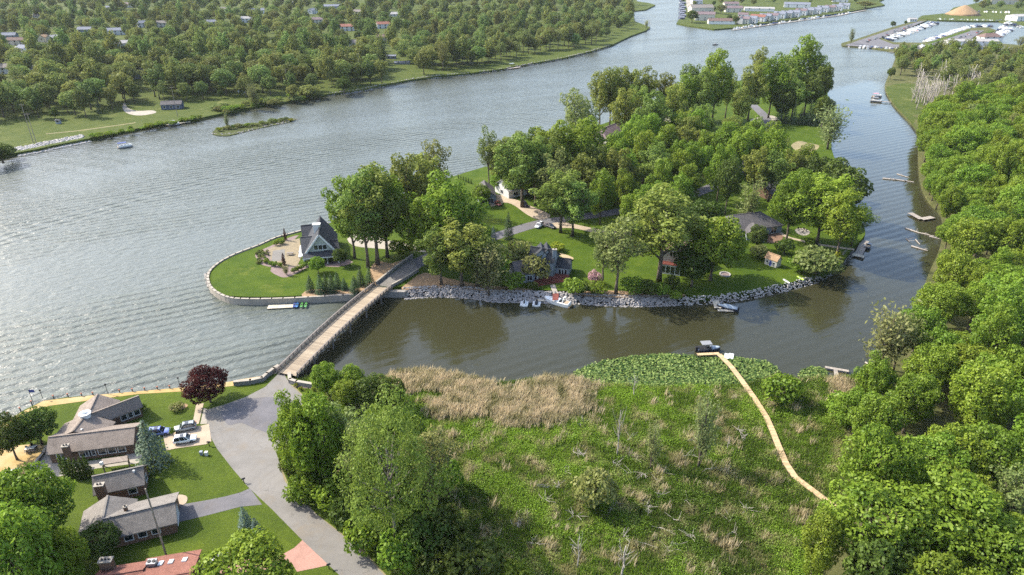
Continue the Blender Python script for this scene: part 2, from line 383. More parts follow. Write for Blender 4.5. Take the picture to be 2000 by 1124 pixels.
def marshy(X, Y):
    d = np.where(inside(UPLAND, X, Y), 0, dist_poly(UPLAND, X, Y)); return np.clip(d / 5 - .2, 0, 1)
def ground_mat():
    m, nt, b = nodes('mainland_ground'); v = coords(nt)
    at = N(nt, 'ShaderNodeAttribute', attribute_name='marsh')
    g = mix(nt, (.036, .058, .006), (.062, .088, .008), ramp(nt, noise(nt, v, .16, 5, .65), .32, .7))
    s = mix(nt, (.045, .055, .016), (.10, .095, .04), ramp(nt, noise(nt, v, .2, 5, .7), .35, .7))
    col = mix(nt, g, s, at.outputs['Fac'])
    col = mix(nt, col, (.02, .03, .008), ramp(nt, noise(nt, v, 2.2, 4, .7), .42, .75, 0, .6))
    nt.links.new(col, b.inputs['Base Color']); b.inputs['Roughness'].default_value = .95; b.inputs['Specular IOR Level'].default_value = .1
    bump(nt, noise(nt, v, 5, 4, .8), b, .9, .12); return m
land('mainland_ground', MAIN, z_main, ground_mat(), 4.0, {'marsh': marshy})

ISL_PX = [(408, 545), (410, 531), (428, 516), (460, 499), (505, 482), (539, 467), (576, 457), (640, 438), (720, 405), (800, 374), (885, 345), (937, 329), (1000, 312), (1060, 289), (1110, 266), (1150, 252), (1205, 232), (1262, 207), (1330, 182), (1400, 166), (1480, 152), (1560, 142), (1603, 150), (1614, 170), (1620, 215), (1626, 250), (1624, 290), (1640, 330), (1655, 370), (1675, 415), (1690, 450), (1682, 475), (1664, 492), (1639, 526), (1616, 540), (1590, 553), (1553, 563), (1496, 576), (1439, 587), (1354, 594), (1325, 594), (1240, 597), (1180, 595), (1122, 592), (1070, 590), (1022, 588), (962, 587), (922, 581), (860, 578), (780, 583), (740, 578), (699, 581), (602, 587), (531, 590), (460, 589), (437, 584), (413, 568)]
ISL_C = ([(u, v - 13) if 770 < u < 1335 and v > 570 else ((u, v - 4) if 1335 < u < 1600 and v > 545 else (u, v)) for u, v in ISL_PX])
ISL = smooth([(q.x, q.y) for q in (P(u, v, Z_I if (i < 31) else 0) for i, (u, v) in enumerate(ISL_C))], 3)
land('island_ground', ISL, Z_I, MT['lawn'], None)
FAR_PX = [(-500, 400), (-250, 352), (0, 313), (35, 304), (75, 297), (100, 291), (175, 276), (240, 262), (300, 250), (380, 238), (440, 225), (500, 212), (580, 200), (640, 188), (690, 182), (740, 172), (800, 160), (850, 153), (915, 147), (985, 138), (1000, 134), (1060, 124), (1100, 117), (1160, 102), (1195, 91), (1215, 81), (1232, 73), (1262, 62), (1270, 56), (1255, 50), (1240, 44), (1236, 24), (1262, 21), (1280, 12), (1268, 8), (1245, 5), (1228, -20)]
FAR = XY(FAR_PX) + [(P(1225, -70).x, 3600), (-5000, 3600), (-5000, P(-500, 400).y)]
land('far_bank_ground', FAR, Z_F, MT['rough_grass'], None)
TH_PX = [(1338, -30), (1333, 10), (1331, 32), (1321, 48), (1345, 53), (1395, 60), (1430, 57), (1500, 47), (1560, 39), (1640, 28), (1700, 17), (1728, 12), (1716, 5), (1738, -6), (1775, -40)]
TH = XY(TH_PX)
land('townhouse_point_ground', TH + [(1900, 3600), (700, 3600)], Z_F, MT['rough_grass'], None)
UP_PX = [(1793, 38), (1800, 33), (1850, 28), (1862, 17), (1890, 12), (1930, 2), (1990, -12), (2100, -35), (2400, -60)]
UPM = XY(UP_PX) + [(6000, 3000), (6000, 700)] + XY([(2300, 80), (2060, 60), (1985, 50), (1950, 44), (1900, 44), (1830, 42)])
land('marina_spit_ground', UPM, Z_F, MT['rough_grass'], None)
SPIT = smooth(XY([(415, 263), (425, 252), (450, 248), (480, 244), (520, 239), (560, 233), (579, 234), (560, 241), (520, 249), (470, 261), (440, 267)]), 3)
land('mud_bank', SPIT, .35, MT['marsh_soil'], None)

# water: one sheet to the horizon, with a point attribute that says how sheltered it is
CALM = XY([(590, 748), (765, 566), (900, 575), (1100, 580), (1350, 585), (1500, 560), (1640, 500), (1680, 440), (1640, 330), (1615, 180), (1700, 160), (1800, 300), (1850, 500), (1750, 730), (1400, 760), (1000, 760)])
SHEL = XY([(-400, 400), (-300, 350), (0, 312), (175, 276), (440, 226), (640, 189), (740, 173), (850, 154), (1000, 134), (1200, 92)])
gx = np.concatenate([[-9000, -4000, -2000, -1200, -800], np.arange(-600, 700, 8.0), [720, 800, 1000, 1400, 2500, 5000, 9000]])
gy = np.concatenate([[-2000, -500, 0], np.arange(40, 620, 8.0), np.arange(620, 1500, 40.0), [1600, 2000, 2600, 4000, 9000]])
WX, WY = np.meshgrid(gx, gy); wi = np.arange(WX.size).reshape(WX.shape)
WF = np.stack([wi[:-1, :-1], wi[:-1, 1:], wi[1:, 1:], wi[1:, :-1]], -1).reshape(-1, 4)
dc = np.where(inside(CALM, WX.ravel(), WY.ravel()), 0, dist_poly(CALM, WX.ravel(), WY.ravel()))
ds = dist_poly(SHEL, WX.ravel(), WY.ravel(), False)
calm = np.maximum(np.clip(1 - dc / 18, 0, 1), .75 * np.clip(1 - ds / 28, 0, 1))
def signed(px):
    line = smooth(XY(px), 4, False); a, b = Vector(line[0]), Vector(line[-1]); line = [tuple(a + (a - Vector(line[1])).normalized() * 600)] + line + [tuple(b + (b - Vector(line[-2])).normalized() * 400)]
    X, Y = WX.ravel(), WY.ravel(); best = np.full(X.shape, 1e9); out = np.zeros(X.shape)
    for (x1, y1), (x2, y2) in zip(line[:-1], line[1:]):
        dx, dy = x2 - x1, y2 - y1; L = math.hypot(dx, dy); t = np.clip(((X - x1) * dx + (Y - y1) * dy) / (L * L), 0, 1); d = np.hypot(X - x1 - t * dx, Y - y1 - t * dy); s_ = np.sign((X - x1) * dy - (Y - y1) * dx); m_ = d < best; best[m_] = d[m_]; out[m_] = (d * s_)[m_]
    return out
wake_a = signed([(30, 460), (250, 396), (480, 335), (700, 285), (950, 238)]); wake_b = signed([(0, 366), (120, 340), (320, 300)]); wake_fade = np.clip(1 - (WX.ravel() - P(60, 350).x) / 70, 0, 1)
def water_mat():
    m, nt, b = nodes('river_water'); at = N(nt, 'ShaderNodeAttribute', attribute_name='calm').outputs['Fac']
    flow = math.radians(28)
    v1 = coords(nt, 'Object', (1, 1, 1), (0, 0, -flow)); v = coords(nt)
    st = N(nt, 'ShaderNodeMapping'); st.inputs['Scale'].default_value = (.30, .85, 1); nt.links.new(v1, st.inputs[0])
    n1 = noise(nt, st.outputs[0], .9, 4, .62, .6)
    st2 = N(nt, 'ShaderNodeMapping'); st2.inputs['Scale'].default_value = (.55, 1, 1); st2.inputs['Rotation'].default_value = (0, 0, .8); nt.links.new(v1, st2.inputs[0])
    n2 = noise(nt, st2.outputs[0], .45, 3, .55, .4)
    wv = N(nt, 'ShaderNodeTexWave', wave_type='BANDS', bands_direction='Y'); nt.links.new(v1, wv.inputs['Vector'])
    wv.inputs['Scale'].default_value = .085; wv.inputs['Distortion'].default_value = 2.2; wv.inputs['Detail'].default_value = 2; wv.inputs['Detail Scale'].default_value = .35
    stl = N(nt, 'ShaderNodeMapping'); stl.inputs['Scale'].default_value = (.25, 1, 1); nt.links.new(v1, stl.inputs[0])
    streak = noise(nt, stl.outputs[0], .022, 4, .6, .5)
    def mul(a, c):
        n = N(nt, 'ShaderNodeMath', operation='MULTIPLY'); nt.links.new(a, n.inputs[0])
        if isinstance(c, (int, float)): n.inputs[1].default_value = c
        else: nt.links.new(c, n.inputs[1])
        return n.outputs[0]
    def add(a, c):
        n = N(nt, 'ShaderNodeMath', operation='ADD'); nt.links.new(a, n.inputs[0]); nt.links.new(c, n.inputs[1]); return n.outputs[0]
    h = add(add(mul(n1, .8), mul(n2, 1.1)), mul(wv.outputs['Fac'], mul(ramp(nt, streak, .35, .65, .1, 1.0), .95)))
    amp = mul(ramp(nt, at, 0, 1, 1.0, .09), ramp(nt, streak, .35, .7, .6, 1.25))
    def wake(name, wl, wid, a):
        d = N(nt, 'ShaderNodeAttribute', attribute_name=name).outputs['Fac']; sn = N(nt, 'ShaderNodeMath', operation='SINE'); nt.links.new(add(mul(d, 6.283 / wl), mul(n2, 2.5)), sn.inputs[0])
        q = mul(mul(d, 1 / wid), mul(d, 1 / wid)); e = N(nt, 'ShaderNodeMath', operation='POWER'); e.inputs[0].default_value = .3679; nt.links.new(q, e.inputs[1]); return mul(mul(sn.outputs[0], e.outputs[0]), a)
    h = add(add(mul(h, amp), wake('wake_a', 5.0, 8.0, .33)), mul(wake('wake_b', 4.5, 26.0, .28), N(nt, 'ShaderNodeAttribute', attribute_name='wake_fade').outputs['Fac']))
    bp = N(nt, 'ShaderNodeBump'); bp.inputs['Distance'].default_value = .55; bp.inputs['Strength'].default_value = 1
    nt.links.new(h, bp.inputs['Height']); nt.links.new(bp.outputs[0], b.inputs['Normal'])
    silt_reflection = mix(nt, (.066, .076, .066), (.024, .024, .012), at)  # dark tree reflections of the sheltered water are painted into the silt colour
    nt.links.new(silt_reflection, b.inputs['Base Color']); b.inputs['IOR'].default_value = 1.33
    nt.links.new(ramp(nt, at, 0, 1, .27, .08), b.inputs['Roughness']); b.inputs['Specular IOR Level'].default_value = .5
    return m
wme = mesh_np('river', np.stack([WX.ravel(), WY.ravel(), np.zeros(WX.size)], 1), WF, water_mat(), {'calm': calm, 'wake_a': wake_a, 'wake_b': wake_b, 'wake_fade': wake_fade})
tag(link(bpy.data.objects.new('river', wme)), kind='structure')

# ------------------------------------------------------------------ roads, drives, lawns, patios (sheets 2 cm apart)
L1, L2, L3 = .02, .04, .06
ROAD = [(550, 724), (544, 730), (518, 756), (479, 776), (440, 790), (400, 802), (405, 830), (412, 855), (424, 877), (455, 917), (485, 952), (530, 994), (590, 1055), (641, 1103), (663, 1124), (700, 1164), (800, 1164)] + ROAD_R
sheet('road', ROAD, Z_M + L2, MT['asphalt'])
sheet('road_edge', [(u + 5 + 3 * math.sin(i * 2.3), v + 1) for i, (u, v) in enumerate(ROAD_R)] + [(u, v) for u, v in ROAD_R[::-1]], Z_M + L1, MT['rough_sand'])
sheet('damp_shadow_patch', smooth([(432, 800), (470, 782), (540, 776), (562, 790), (560, 830), (545, 850), (500, 838), (470, 826), (445, 830)], 3), Z_M + L3, MT['asphalt_dark'])  # tree shadow painted in together with the damp, repaved asphalt
sheet('driveway', [(330, 836), (392, 832), (408, 828), (413, 862), (402, 868), (345, 876), (325, 880), (318, 850)], Z_M + L3, MT['tan_drive'])
sheet('front_path', [(383, 790), (398, 788), (388, 828), (376, 829)], Z_M + L3, MT['tan_drive'])
sheet('road_apron', [(398, 797), (405, 800), (404, 828), (391, 829)], Z_M + L1, MT['concrete'])
sheet('garage_drive', [(340, 988), (400, 978), (440, 970), (470, 962), (488, 954), (512, 986), (470, 990), (400, 1008), (342, 1022)], Z_M + L1, MT['asphalt_dark'])
sheet('porch_path', smooth([(344, 968), (362, 968), (366, 976), (360, 985), (344, 987)], 3), Z_M + L3, MT['tan_drive'])
sheet('pink_driveway', [(591, 1055), (642, 1104), (615, 1110), (580, 1117), (570, 1100), (540, 1110), (430, 1124), (400, 1120), (420, 1095), (540, 1090), (575, 1070)], Z_M + L1, MT['pink_drive'])
sheet('promenade', SHORE_LEFT[1:-2] + [(522, 744), (455, 754), (368, 764), (270, 770), (185, 781), (95, 793), (78, 800), (70, 797), (40, 818), (0, 842), (-100, 898)], Z_M + L1, MT['gold_deck'])
sheet('terrace', [(-60, 880), (20, 872), (60, 868), (92, 870), (90, 886), (62, 918), (40, 942), (0, 960), (-80, 990)], Z_M + L1, MT['gold_deck'])
sheet('side_yard', [(88, 888), (125, 905), (180, 900), (240, 892), (262, 878), (278, 890), (270, 905), (190, 915), (120, 930), (70, 940), (62, 922)], Z_M + L1, MT['concrete'])
sheet('gravel_pad', [(590, 748), (625, 740), (632, 752), (610, 760), (572, 756)], Z_M + L1, MT['gravel_purple'])
# island sheets
ZI = Z_I
IRD = smooth(XY([(770, 545), (812, 516), (850, 498), (900, 482), (965, 463), (1040, 440), (1090, 430), (1200, 415), (1300, 396), (1380, 370), (1440, 335), (1480, 290), (1500, 240), (1470, 205)], ZI), 4, False)
sheet('island_road', ribbon(IRD, 6.0), ZI + L2, MT['asphalt_dark'], world=True)
sheet('island_bridge_approach', [(735, 557), (806, 503), (818, 530), (766, 562)], ZI + .05 + L3, MT['asphalt'])
sheet('white_house_drive', smooth([(680, 462), (720, 452), (760, 470), (815, 478), (870, 472), (900, 478), (870, 495), (800, 490), (740, 486), (690, 480)], 3), ZI + L1, MT['concrete'])
sheet('garage_driveway', smooth([(965, 380), (1000, 387), (1030, 400), (1075, 420), (1055, 430), (1030, 420), (1005, 402), (985, 396), (960, 404), (958, 392)], 3), ZI + L3, MT['tan_drive'])
sheet('island_drive', smooth([(1062, 440), (1100, 434), (1130, 440), (1180, 450), (1230, 455), (1228, 461), (1170, 457), (1120, 446), (1080, 446)], 3), ZI + L3, MT['tan_drive'])
sheet('spruce_bed', smooth([(590, 579), (604, 566), (640, 566), (690, 566), (722, 552), (742, 553), (720, 572), (690, 577), (640, 579)], 3), ZI + L1, MT['mulch'])
sheet('bank_bed', smooth([(724, 522), (740, 510), (765, 515), (800, 505), (735, 552), (724, 540)], 2), ZI + L1, MT['mulch'])
sheet('riverside_bed', smooth([(785, 566), (800, 550), (830, 533), (880, 545), (940, 556), (1000, 562), (1040, 566), (1030, 571), (960, 570), (900, 563), (840, 562)], 3), ZI + L1, MT['mulch'])
sheet('east_bed', smooth([(1115, 573), (1130, 566), (1200, 568), (1270, 572), (1330, 574), (1330, 579), (1240, 581), (1160, 580)], 3), ZI + L1, MT['mulch'])
sheet('patio', [(524, 487), (536, 482), (552, 473), (585, 466), (590, 500), (580, 520), (556, 522), (530, 512)], ZI + L2, MT['patio'])
sheet('planting_bed', smooth([(498, 500), (508, 490), (526, 482), (560, 466), (584, 460), (560, 480), (534, 510), (556, 522), (580, 518), (598, 515), (620, 505), (665, 505), (690, 512), (660, 522), (610, 520), (585, 532), (560, 542), (545, 540), (528, 530), (530, 522), (512, 518)], 2), ZI + L1, MT['gravel_purple'])
sheet('cleared_patch', smooth([(1545, 285), (1560, 276), (1580, 280), (1600, 285), (1590, 295), (1560, 296)], 3), ZI + L1, MT['rough_sand'])
sheet('sandy_turnaround', smooth([(1465, 235), (1500, 226), (1518, 230), (1520, 240), (1490, 246)], 3), ZI + L1, MT['concrete'])
sheet('garden_path', ribbon(smooth(XY([(1512, 447), (1535, 462), (1555, 468), (1600, 478), (1640, 484), (1668, 488)], ZI), 4, False), 1.6), ZI + L1, MT['tan_drive'], world=True)
sheet('seating_circle', smooth([(1553, 449), (1568, 446), (1582, 453), (1575, 460), (1560, 458)], 3), ZI + L1, MT['concrete'])
sheet('house_patio', smooth([(1490, 460), (1515, 455), (1530, 462), (1520, 474), (1492, 473)], 2), ZI + L1, MT['brick'])
sheet('shore_sand', smooth([(1086, 494), (1100, 496), (1119, 503), (1118, 507), (1100, 504)], 2), ZI + L1, MT['sand'])
# far bank sheets
ZF = Z_F
sheet('boat_ramp', smooth([(242, 200), (250, 211), (268, 217), (298, 216), (304, 221), (275, 226), (252, 223), (240, 214)], 3), ZF + L1, MT['concrete'])
sheet('riverside_track', ribbon(smooth(XY([(90, 262), (150, 256), (210, 248), (265, 240)], ZF), 4, False), 1.6), ZF + L1, MT['rough_sand'], world=True)
sheet('village_street', ribbon(smooth(XY([(-60, 84), (10, 90), (60, 103), (82, 118), (110, 122), (135, 118)], ZF), 4, False), 9), ZF + L1, MT['concrete'], world=True)
sheet('marina_road', [(1650, 89), (1675, 80), (1742, 58), (1796, 42), (1806, 42), (1768, 58), (1716, 76), (1745, 87), (1800, 89), (1838, 79), (1895, 60), (1922, 60), (1890, 80), (1935, 90), (1990, 94), (2300, 112), (2300, 118), (1900, 98), (1760, 95), (1700, 93)], 1.5, MT['asphalt_dark'])
sheet('marina_verge', [(1812, 84), (1838, 76), (1893, 58), (1895, 61), (1840, 79), (1820, 85)], 1.54, MT['lawn'])
sheet('marina_green', [(1893, 79), (1932, 60), (1942, 60), (1905, 80)], 1.54, MT['lawn'])
sheet('townhouse_street', ribbon(smooth(XY([(1344, -20), (1346, 12), (1356, 30)], ZF), 3, False), 9), ZF + L1, MT['concrete'], world=True)
# ------------------------------------------------------------------ trees and plants
def unit(a): return a / (np.linalg.norm(a, axis=-1, keepdims=True) + 1e-9)
def leaf_quads(P_, Nn, size, tint, rg, asp=.62, fold=0.0):
    t = unit(np.cross(Nn, rg.normal(size=P_.shape))); b = np.cross(Nn, t); s = size[:, None]
    V = np.stack([P_ - t * s, P_ - b * s * asp + Nn * s * fold, P_ + t * s, P_ + b * s * asp + Nn * s * fold], 1).reshape(-1, 3)
    F = np.arange(len(V)).reshape(-1, 4)
    return V, F, np.repeat(tint, 4)
def blob_leaves(blobs, leaf, dens, rg, cull=.72, upb=.25):
    """leaves on the shells of many small ellipsoid clumps, clumps' hidden insides left out"""
    C = blobs[:, :3]; R = blobs[:, 3:6]; Ps, Ns, Ts = [], [], []
    for i in range(len(blobs)):
        ar = 4 * math.pi * ((R[i, 0] * R[i, 1] + R[i, 0] * R[i, 2] + R[i, 1] * R[i, 2]) / 3)
        n = max(6, int(dens * ar / (leaf * leaf)))
        d = unit(rg.normal(size=(n, 3))); rad = rg.uniform(.72, 1.06, n)[:, None]
        p = C[i] + d * R[i] * rad
        keep = np.ones(n, bool)
        for j in range(len(blobs)):
            if j != i: keep &= (((p - C[j]) / R[j]) ** 2).sum(1) > cull ** 2
        p, d, rad = p[keep], d[keep], rad[keep]
        Ps.append(p); Ns.append(unit(d * .9 + rg.normal(size=p.shape) * .55 + np.array([0, 0, upb])))
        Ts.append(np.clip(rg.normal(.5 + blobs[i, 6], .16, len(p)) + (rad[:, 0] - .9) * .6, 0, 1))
    return np.concatenate(Ps), np.concatenate(Ns), np.concatenate(Ts)
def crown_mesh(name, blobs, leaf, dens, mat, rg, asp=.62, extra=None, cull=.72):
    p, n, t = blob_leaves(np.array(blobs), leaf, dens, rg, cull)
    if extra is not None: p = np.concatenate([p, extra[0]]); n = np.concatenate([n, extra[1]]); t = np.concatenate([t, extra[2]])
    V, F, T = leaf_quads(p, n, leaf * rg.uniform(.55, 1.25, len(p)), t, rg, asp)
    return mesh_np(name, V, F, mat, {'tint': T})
def trunk_mesh(name, h, r, limbs, mat, lean=(0, 0), base_split=None):
    b = MB(); n = 5
    pts = [(lean[0] * (i / n) ** 1.5 + .12 * math.sin(i * 2.1) * (i > 0), lean[1] * (i / n) ** 1.5 + .12 * math.cos(i * 1.7) * (i > 0), -.4 + (h + .4) * i / n) for i in range(n + 1)]
    b.tube(pts, [r * 1.35] + [r * (1 - .65 * i / n) for i in range(1, n + 1)], 7)
    for (z0, e, rr) in limbs:
        k = min(z0 / h, 1) * n; i = min(int(k), n - 1); f = k - i
        a = Vector(pts[i]).lerp(Vector(pts[i + 1]), f); e = Vector(e); mid = a.lerp(e, .5) + Vector((0, 0, (e - a).length * -.06))
        b.tube([a, mid, e], [rr, rr * .65, rr * .25], 5)
    o = b.build(name, mat, None, True); me = o.data; bpy.data.objects.remove(o); return me

def fib(n, rg, j=.25):
    i = np.arange(n) + .5; ph = np.arccos(1 - 2 * i / n); th = math.pi * (1 + 5 ** .5) * i
    return unit(np.stack([np.cos(th) * np.sin(ph), np.sin(th) * np.sin(ph), np.cos(ph)], 1) + rg.normal(size=(n, 3)) * j)
def make_round(seed, mat, H=16.0, W=12.0, base=.20, nb=84, leaf=.27, dens=.60, low=-.5, bark='bark', br=(.13, .27)):
    rg = np.random.default_rng(seed); zc = H * (1 + base) / 2; rz = H * (1 - base) / 2; rx = W / 2
    bl = []
    lob = unit(rg.normal(size=(5, 3)) + [0, 0, .5])
    for d in fib(nb, rg):
        if d[2] < low: continue
        k = .74 + .30 * max(0, (lob @ d).max() - .5) - .24 * rg.random() ** 1.5
        r = rx * rg.uniform(*br)
        bl.append((d[0] * rx * k, d[1] * rx * k, zc + d[2] * rz * k, r * 1.05, r * 1.05, r * .85, rg.normal(0, .13)))
    for _ in range(int(nb * .35)):
        d = unit(rg.normal(size=3)); r = rx * rg.uniform(.25, .4); k = rg.uniform(.2, .55)
        bl.append((d[0] * rx * k, d[1] * rx * k, zc + d[2] * rz * k, r, r, r * .9, rg.normal(-.1, .1)))
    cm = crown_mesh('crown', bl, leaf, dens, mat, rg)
    lim = [(H * (base + .06 + .05 * i), tuple(np.array(bl[(i * 7) % len(bl)][:3]) * [.8, .8, .97]), .16 * W / 12) for i in range(7)]
    return cm, trunk_mesh('trunk', H * .62, .028 * H * .9, lim, MT[bark]), H, W
def make_cotton(seed, mat, H=26.0, W=13.0, base=.24, leaf=.34, dens=.55, nl=9, bark='bark', sparse=1.0):
    rg = np.random.default_rng(seed); bl = []; lim = []
    for i in range(nl):
        a = 2.4 * i + rg.uniform(-.5, .5); t = (i + .5) / nl
        top = H * (.60 + .38 * t + rg.uniform(-.03, .02)); rr = W / 2 * (.92 - .72 * t ** 1.4) * rg.uniform(.8, 1.05)
        z0 = H * (base + .32 * t)
        ex = np.array([math.cos(a) * rr, math.sin(a) * rr, top])
        lim.append((z0, tuple(ex * [.85, .85, .93]), .22 * (1.1 - t * .5)))
        m = 6
        for k in range(m):
            f = .30 + .70 * k / (m - 1); p = np.array([ex[0] * f ** .8, ex[1] * f ** .8, z0 + (top - z0) * f]) + rg.normal(size=3) * W * .045
            r = W * rg.uniform(.085, .15) * (1.15 - .35 * f)
            bl.append((*p, r, r, r * 1.35, rg.normal(0, .12)))
            if rg.random() < .75:
                q = p + unit(rg.normal(size=3)) * [1, 1, .5] * W * .15; r2 = W * rg.uniform(.06, .11)
                bl.append((*q, r2, r2, r2 * 1.2, rg.normal(.03, .13)))
    cm = crown_mesh('crown', bl, leaf, dens * sparse, mat, rg, .6)
    return cm, trunk_mesh('trunk', H * .8, .0145 * H, lim, MT[bark]), H, W
def make_spruce(seed, mat, H=10.0, W=5.0, tiers=15, leaf=.17, per=26, base=.03):
    rg = np.random.default_rng(seed); Ps, Ns, Ts = [], [], []
    for k in range(tiers):
        f = k / tiers; z = H * (base + (1 - base) * f ** .92); r = W / 2 * (1 - f) ** .85 * rg.uniform(.88, 1.08) + .08
        nbr = max(5, int(per * (1 - f) ** .6))
        for j in range(nbr):
            a = 2 * math.pi * (j + rg.random() * .7) / nbr; rl = r * rg.uniform(.78, 1.12); m = max(4, int(14 * rl / (W / 2)) + 3)
            s = np.sqrt(rg.uniform(.06, 1, m)); ww = (1 - s) * .35 * rl + .06
            rad = s * rl; off = rg.normal(size=m) * ww * .6
            x = math.cos(a) * rad - math.sin(a) * off; y = math.sin(a) * rad + math.cos(a) * off
            zz = z + .10 * H / tiers - s * rl * .28 + rg.normal(size=m) * .05 * H / 10
            Ps.append(np.stack([x, y, zz], 1)); Ns.append(unit(np.stack([np.full(m, math.cos(a) * .5), np.full(m, math.sin(a) * .5), np.full(m, .8)], 1) + rg.normal(size=(m, 3)) * .35))
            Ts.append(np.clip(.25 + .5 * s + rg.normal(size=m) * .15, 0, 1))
    p, n, t = map(np.concatenate, (Ps, Ns, Ts))
    V, F, T = leaf_quads(p, n, leaf * (H / 10) ** .3 * rg.uniform(.7, 1.4, len(p)), t, rg, .45)
    cm = mesh_np('crown', V, F, mat, {'tint': T})
    return cm, trunk_mesh('trunk', H * .93, .016 * H, [], MT['bark']), H, W
def make_column(seed, mat, H=5.0, W=1.6, leaf=.15, dens=.75):
    rg = np.random.default_rng(seed); bl = []
    for i in range(16):
        f = i / 15; r = W / 2 * (1 - .75 * f ** 2.2) * .62; a = i * 2.4
        bl.append((math.cos(a) * r * .55, math.sin(a) * r * .55, .3 + (H - .5) * f, r, r, H * .085, rg.normal(0, .12)))
    return crown_mesh('crown', bl, leaf, dens, mat, rg), trunk_mesh('trunk', H * .5, .09, [], MT['bark']), H, W
def make_willow(seed, mat, H=9.0, W=5.0, leaf=.20):
    rg = np.random.default_rng(seed); lim = []; Ps, Ns, Ts = [], [], []
    for i in range(16):
        a = i * 2.4; t = rg.uniform(.35, 1); e = np.array([math.cos(a) * W / 2 * rg.uniform(.3, 1) * (1.15 - .6 * t), math.sin(a) * W / 2 * rg.uniform(.3, 1) * (1.15 - .6 * t), H * t])
        z0 = H * rg.uniform(.08, .5) * t; lim.append((z0, tuple(e), .07))
        m = 95; s = rg.uniform(.25, 1.03, m)[:, None]; p = np.array([0, 0, z0]) + (e - [0, 0, z0]) * s + rg.normal(size=(m, 3)) * W * .075
        Ps.append(p); Ns.append(unit(rg.normal(size=(m, 3)) + [0, 0, .5])); Ts.append(np.clip(rg.normal(.5, .22, m), 0, 1))
    p, n, t = map(np.concatenate, (Ps, Ns, Ts)); V, F, T = leaf_quads(p, n, leaf * rg.uniform(.6, 1.3, len(p)), t, rg, .4)
    return mesh_np('crown', V, F, mat, {'tint': T}), trunk_mesh('trunk', H * .85, .012 * H + .05, lim, MT['bark']), H, W
def make_bare(seed, H=9.0, W=4.5):
    rg = np.random.default_rng(seed); lim = []
    for i in range(11):
        a = i * 2.4 + rg.random(); t = rg.uniform(.45, 1); lim.append((H * (.25 + .5 * i / 11), (math.cos(a) * W / 2 * rg.uniform(.4, 1), math.sin(a) * W / 2 * rg.uniform(.4, 1), H * t), .055))
    return None, trunk_mesh('trunk', H * .9, .014 * H + .04, lim, MT['deadwood']), H, W

TREES = {}
TREES['maple'] = [make_round(s, LM['maple'], 15, 12 + s % 2, .15) for s in (11, 12, 13, 14)]
TREES['light_maple'] = [make_round(s, LM['lime'] if s == 23 else LM['maple'], 12, 12, .12, 80, .25, .60) for s in (21, 22)]
TREES['dark'] = [make_round(s, LM['dark'], 12, 10, .12) for s in (31, 32)]
TREES['copper'] = [make_round(41, LM['red'], 10, 11, .12, 70, .25)]
TREES['cotton'] = [make_cotton(s, LM['cotton']) for s in (51, 52, 53, 54)]
TREES['lush'] = [make_cotton(s, LM['maple'], 24, 15, .2, .36, .6, 10) for s in (55, 56)]
TREES['olive'] = [make_cotton(s, LM['olive'], 24, 12, .3, .34, .42, 8, 'bark', .8) for s in (57, 58)]
TREES['big_pale'] = [make_cotton(61, LM['pale2'], 24, 21, .34, .24, .24, 16, 'bark_pale')]
TREES['far_round'] = [make_round(s, LM['far'], 15, 13, .12, 44, .5, .55, -.3, br=(.18, .33)) for s in (71, 72, 73)]
TREES['far_tall'] = [make_cotton(s, LM['far'], 22, 12, .22, .6, .6, 8) for s in (74, 75)]
TREES['thin'] = [make_willow(s, LM['pale' if s == 82 else 'olive']) for s in (81, 82)]
TREES['willow'] = [make_willow(83, LM['olive'], 14, 10, .34), make_willow(84, LM['pale'], 12, 9, .36)]
TREES['spruce'] = [make_spruce(s, LM['spruce']) for s in (91, 92)]
TREES['blue'] = [make_spruce(93, LM['blue'], 5, 4, 12, .17, 20), make_spruce(94, LM['blue'], 5, 4, 12, .17, 20)]
TREES['grey_spruce'] = [make_spruce(95, LM['greyneedle'], 12, 9, 15, .26, 22)]
TREES['column'] = [make_column(101, LM['dark'])]
TREES['purple_column'] = [make_column(102, LM['red'], 5, 1.3)]
TREES['shrub'] = [make_round(s, LM['maple'], 3.2, 4, .0, 30, .20, .6, -.2, br=(.28, .42)) for s in (111, 112)]
TREES['dark_shrub'] = [make_round(113, LM['dark'], 3.2, 4, .0, 30, .20, .6, -.2, br=(.28, .42))]
TREES['lime_shrub'] = [make_round(114, LM['lime'], 1.6, 2, .0, 22, .14, .6, -.2, br=(.28, .42))]
TREES['olive_shrub'] = [make_round(115, LM['olive'], 3.2, 4, .0, 30, .20, .55, -.2, br=(.28, .42))]
TREES['pink'] = [make_round(116, LM['pinkbush'], 3, 4, .0, 26, .2, .6, -.2, br=(.28, .42))]
TREES['bare'] = [make_bare(s) for s in (121, 122)]
TNAME = {'maple': 'broadleaf_tree', 'light_maple': 'broadleaf_tree', 'dark': 'broadleaf_tree', 'copper': 'copper_tree', 'cotton': 'cottonwood_tree', 'lush': 'cottonwood_tree', 'olive': 'cottonwood_tree', 'big_pale': 'cottonwood_tree',
         'far_round': 'broadleaf_tree', 'far_tall': 'broadleaf_tree', 'thin': 'sapling_tree', 'willow': 'willow_tree', 'spruce': 'spruce_tree', 'blue': 'spruce_tree', 'grey_spruce': 'spruce_tree', 'column': 'arborvitae_shrub', 'purple_column': 'columnar_tree',
         'shrub': 'shrub', 'dark_shrub': 'shrub', 'lime_shrub': 'shrub', 'olive_shrub': 'shrub', 'pink': 'flowering_shrub', 'bare': 'dead_tree'}
TR = random.Random(5)
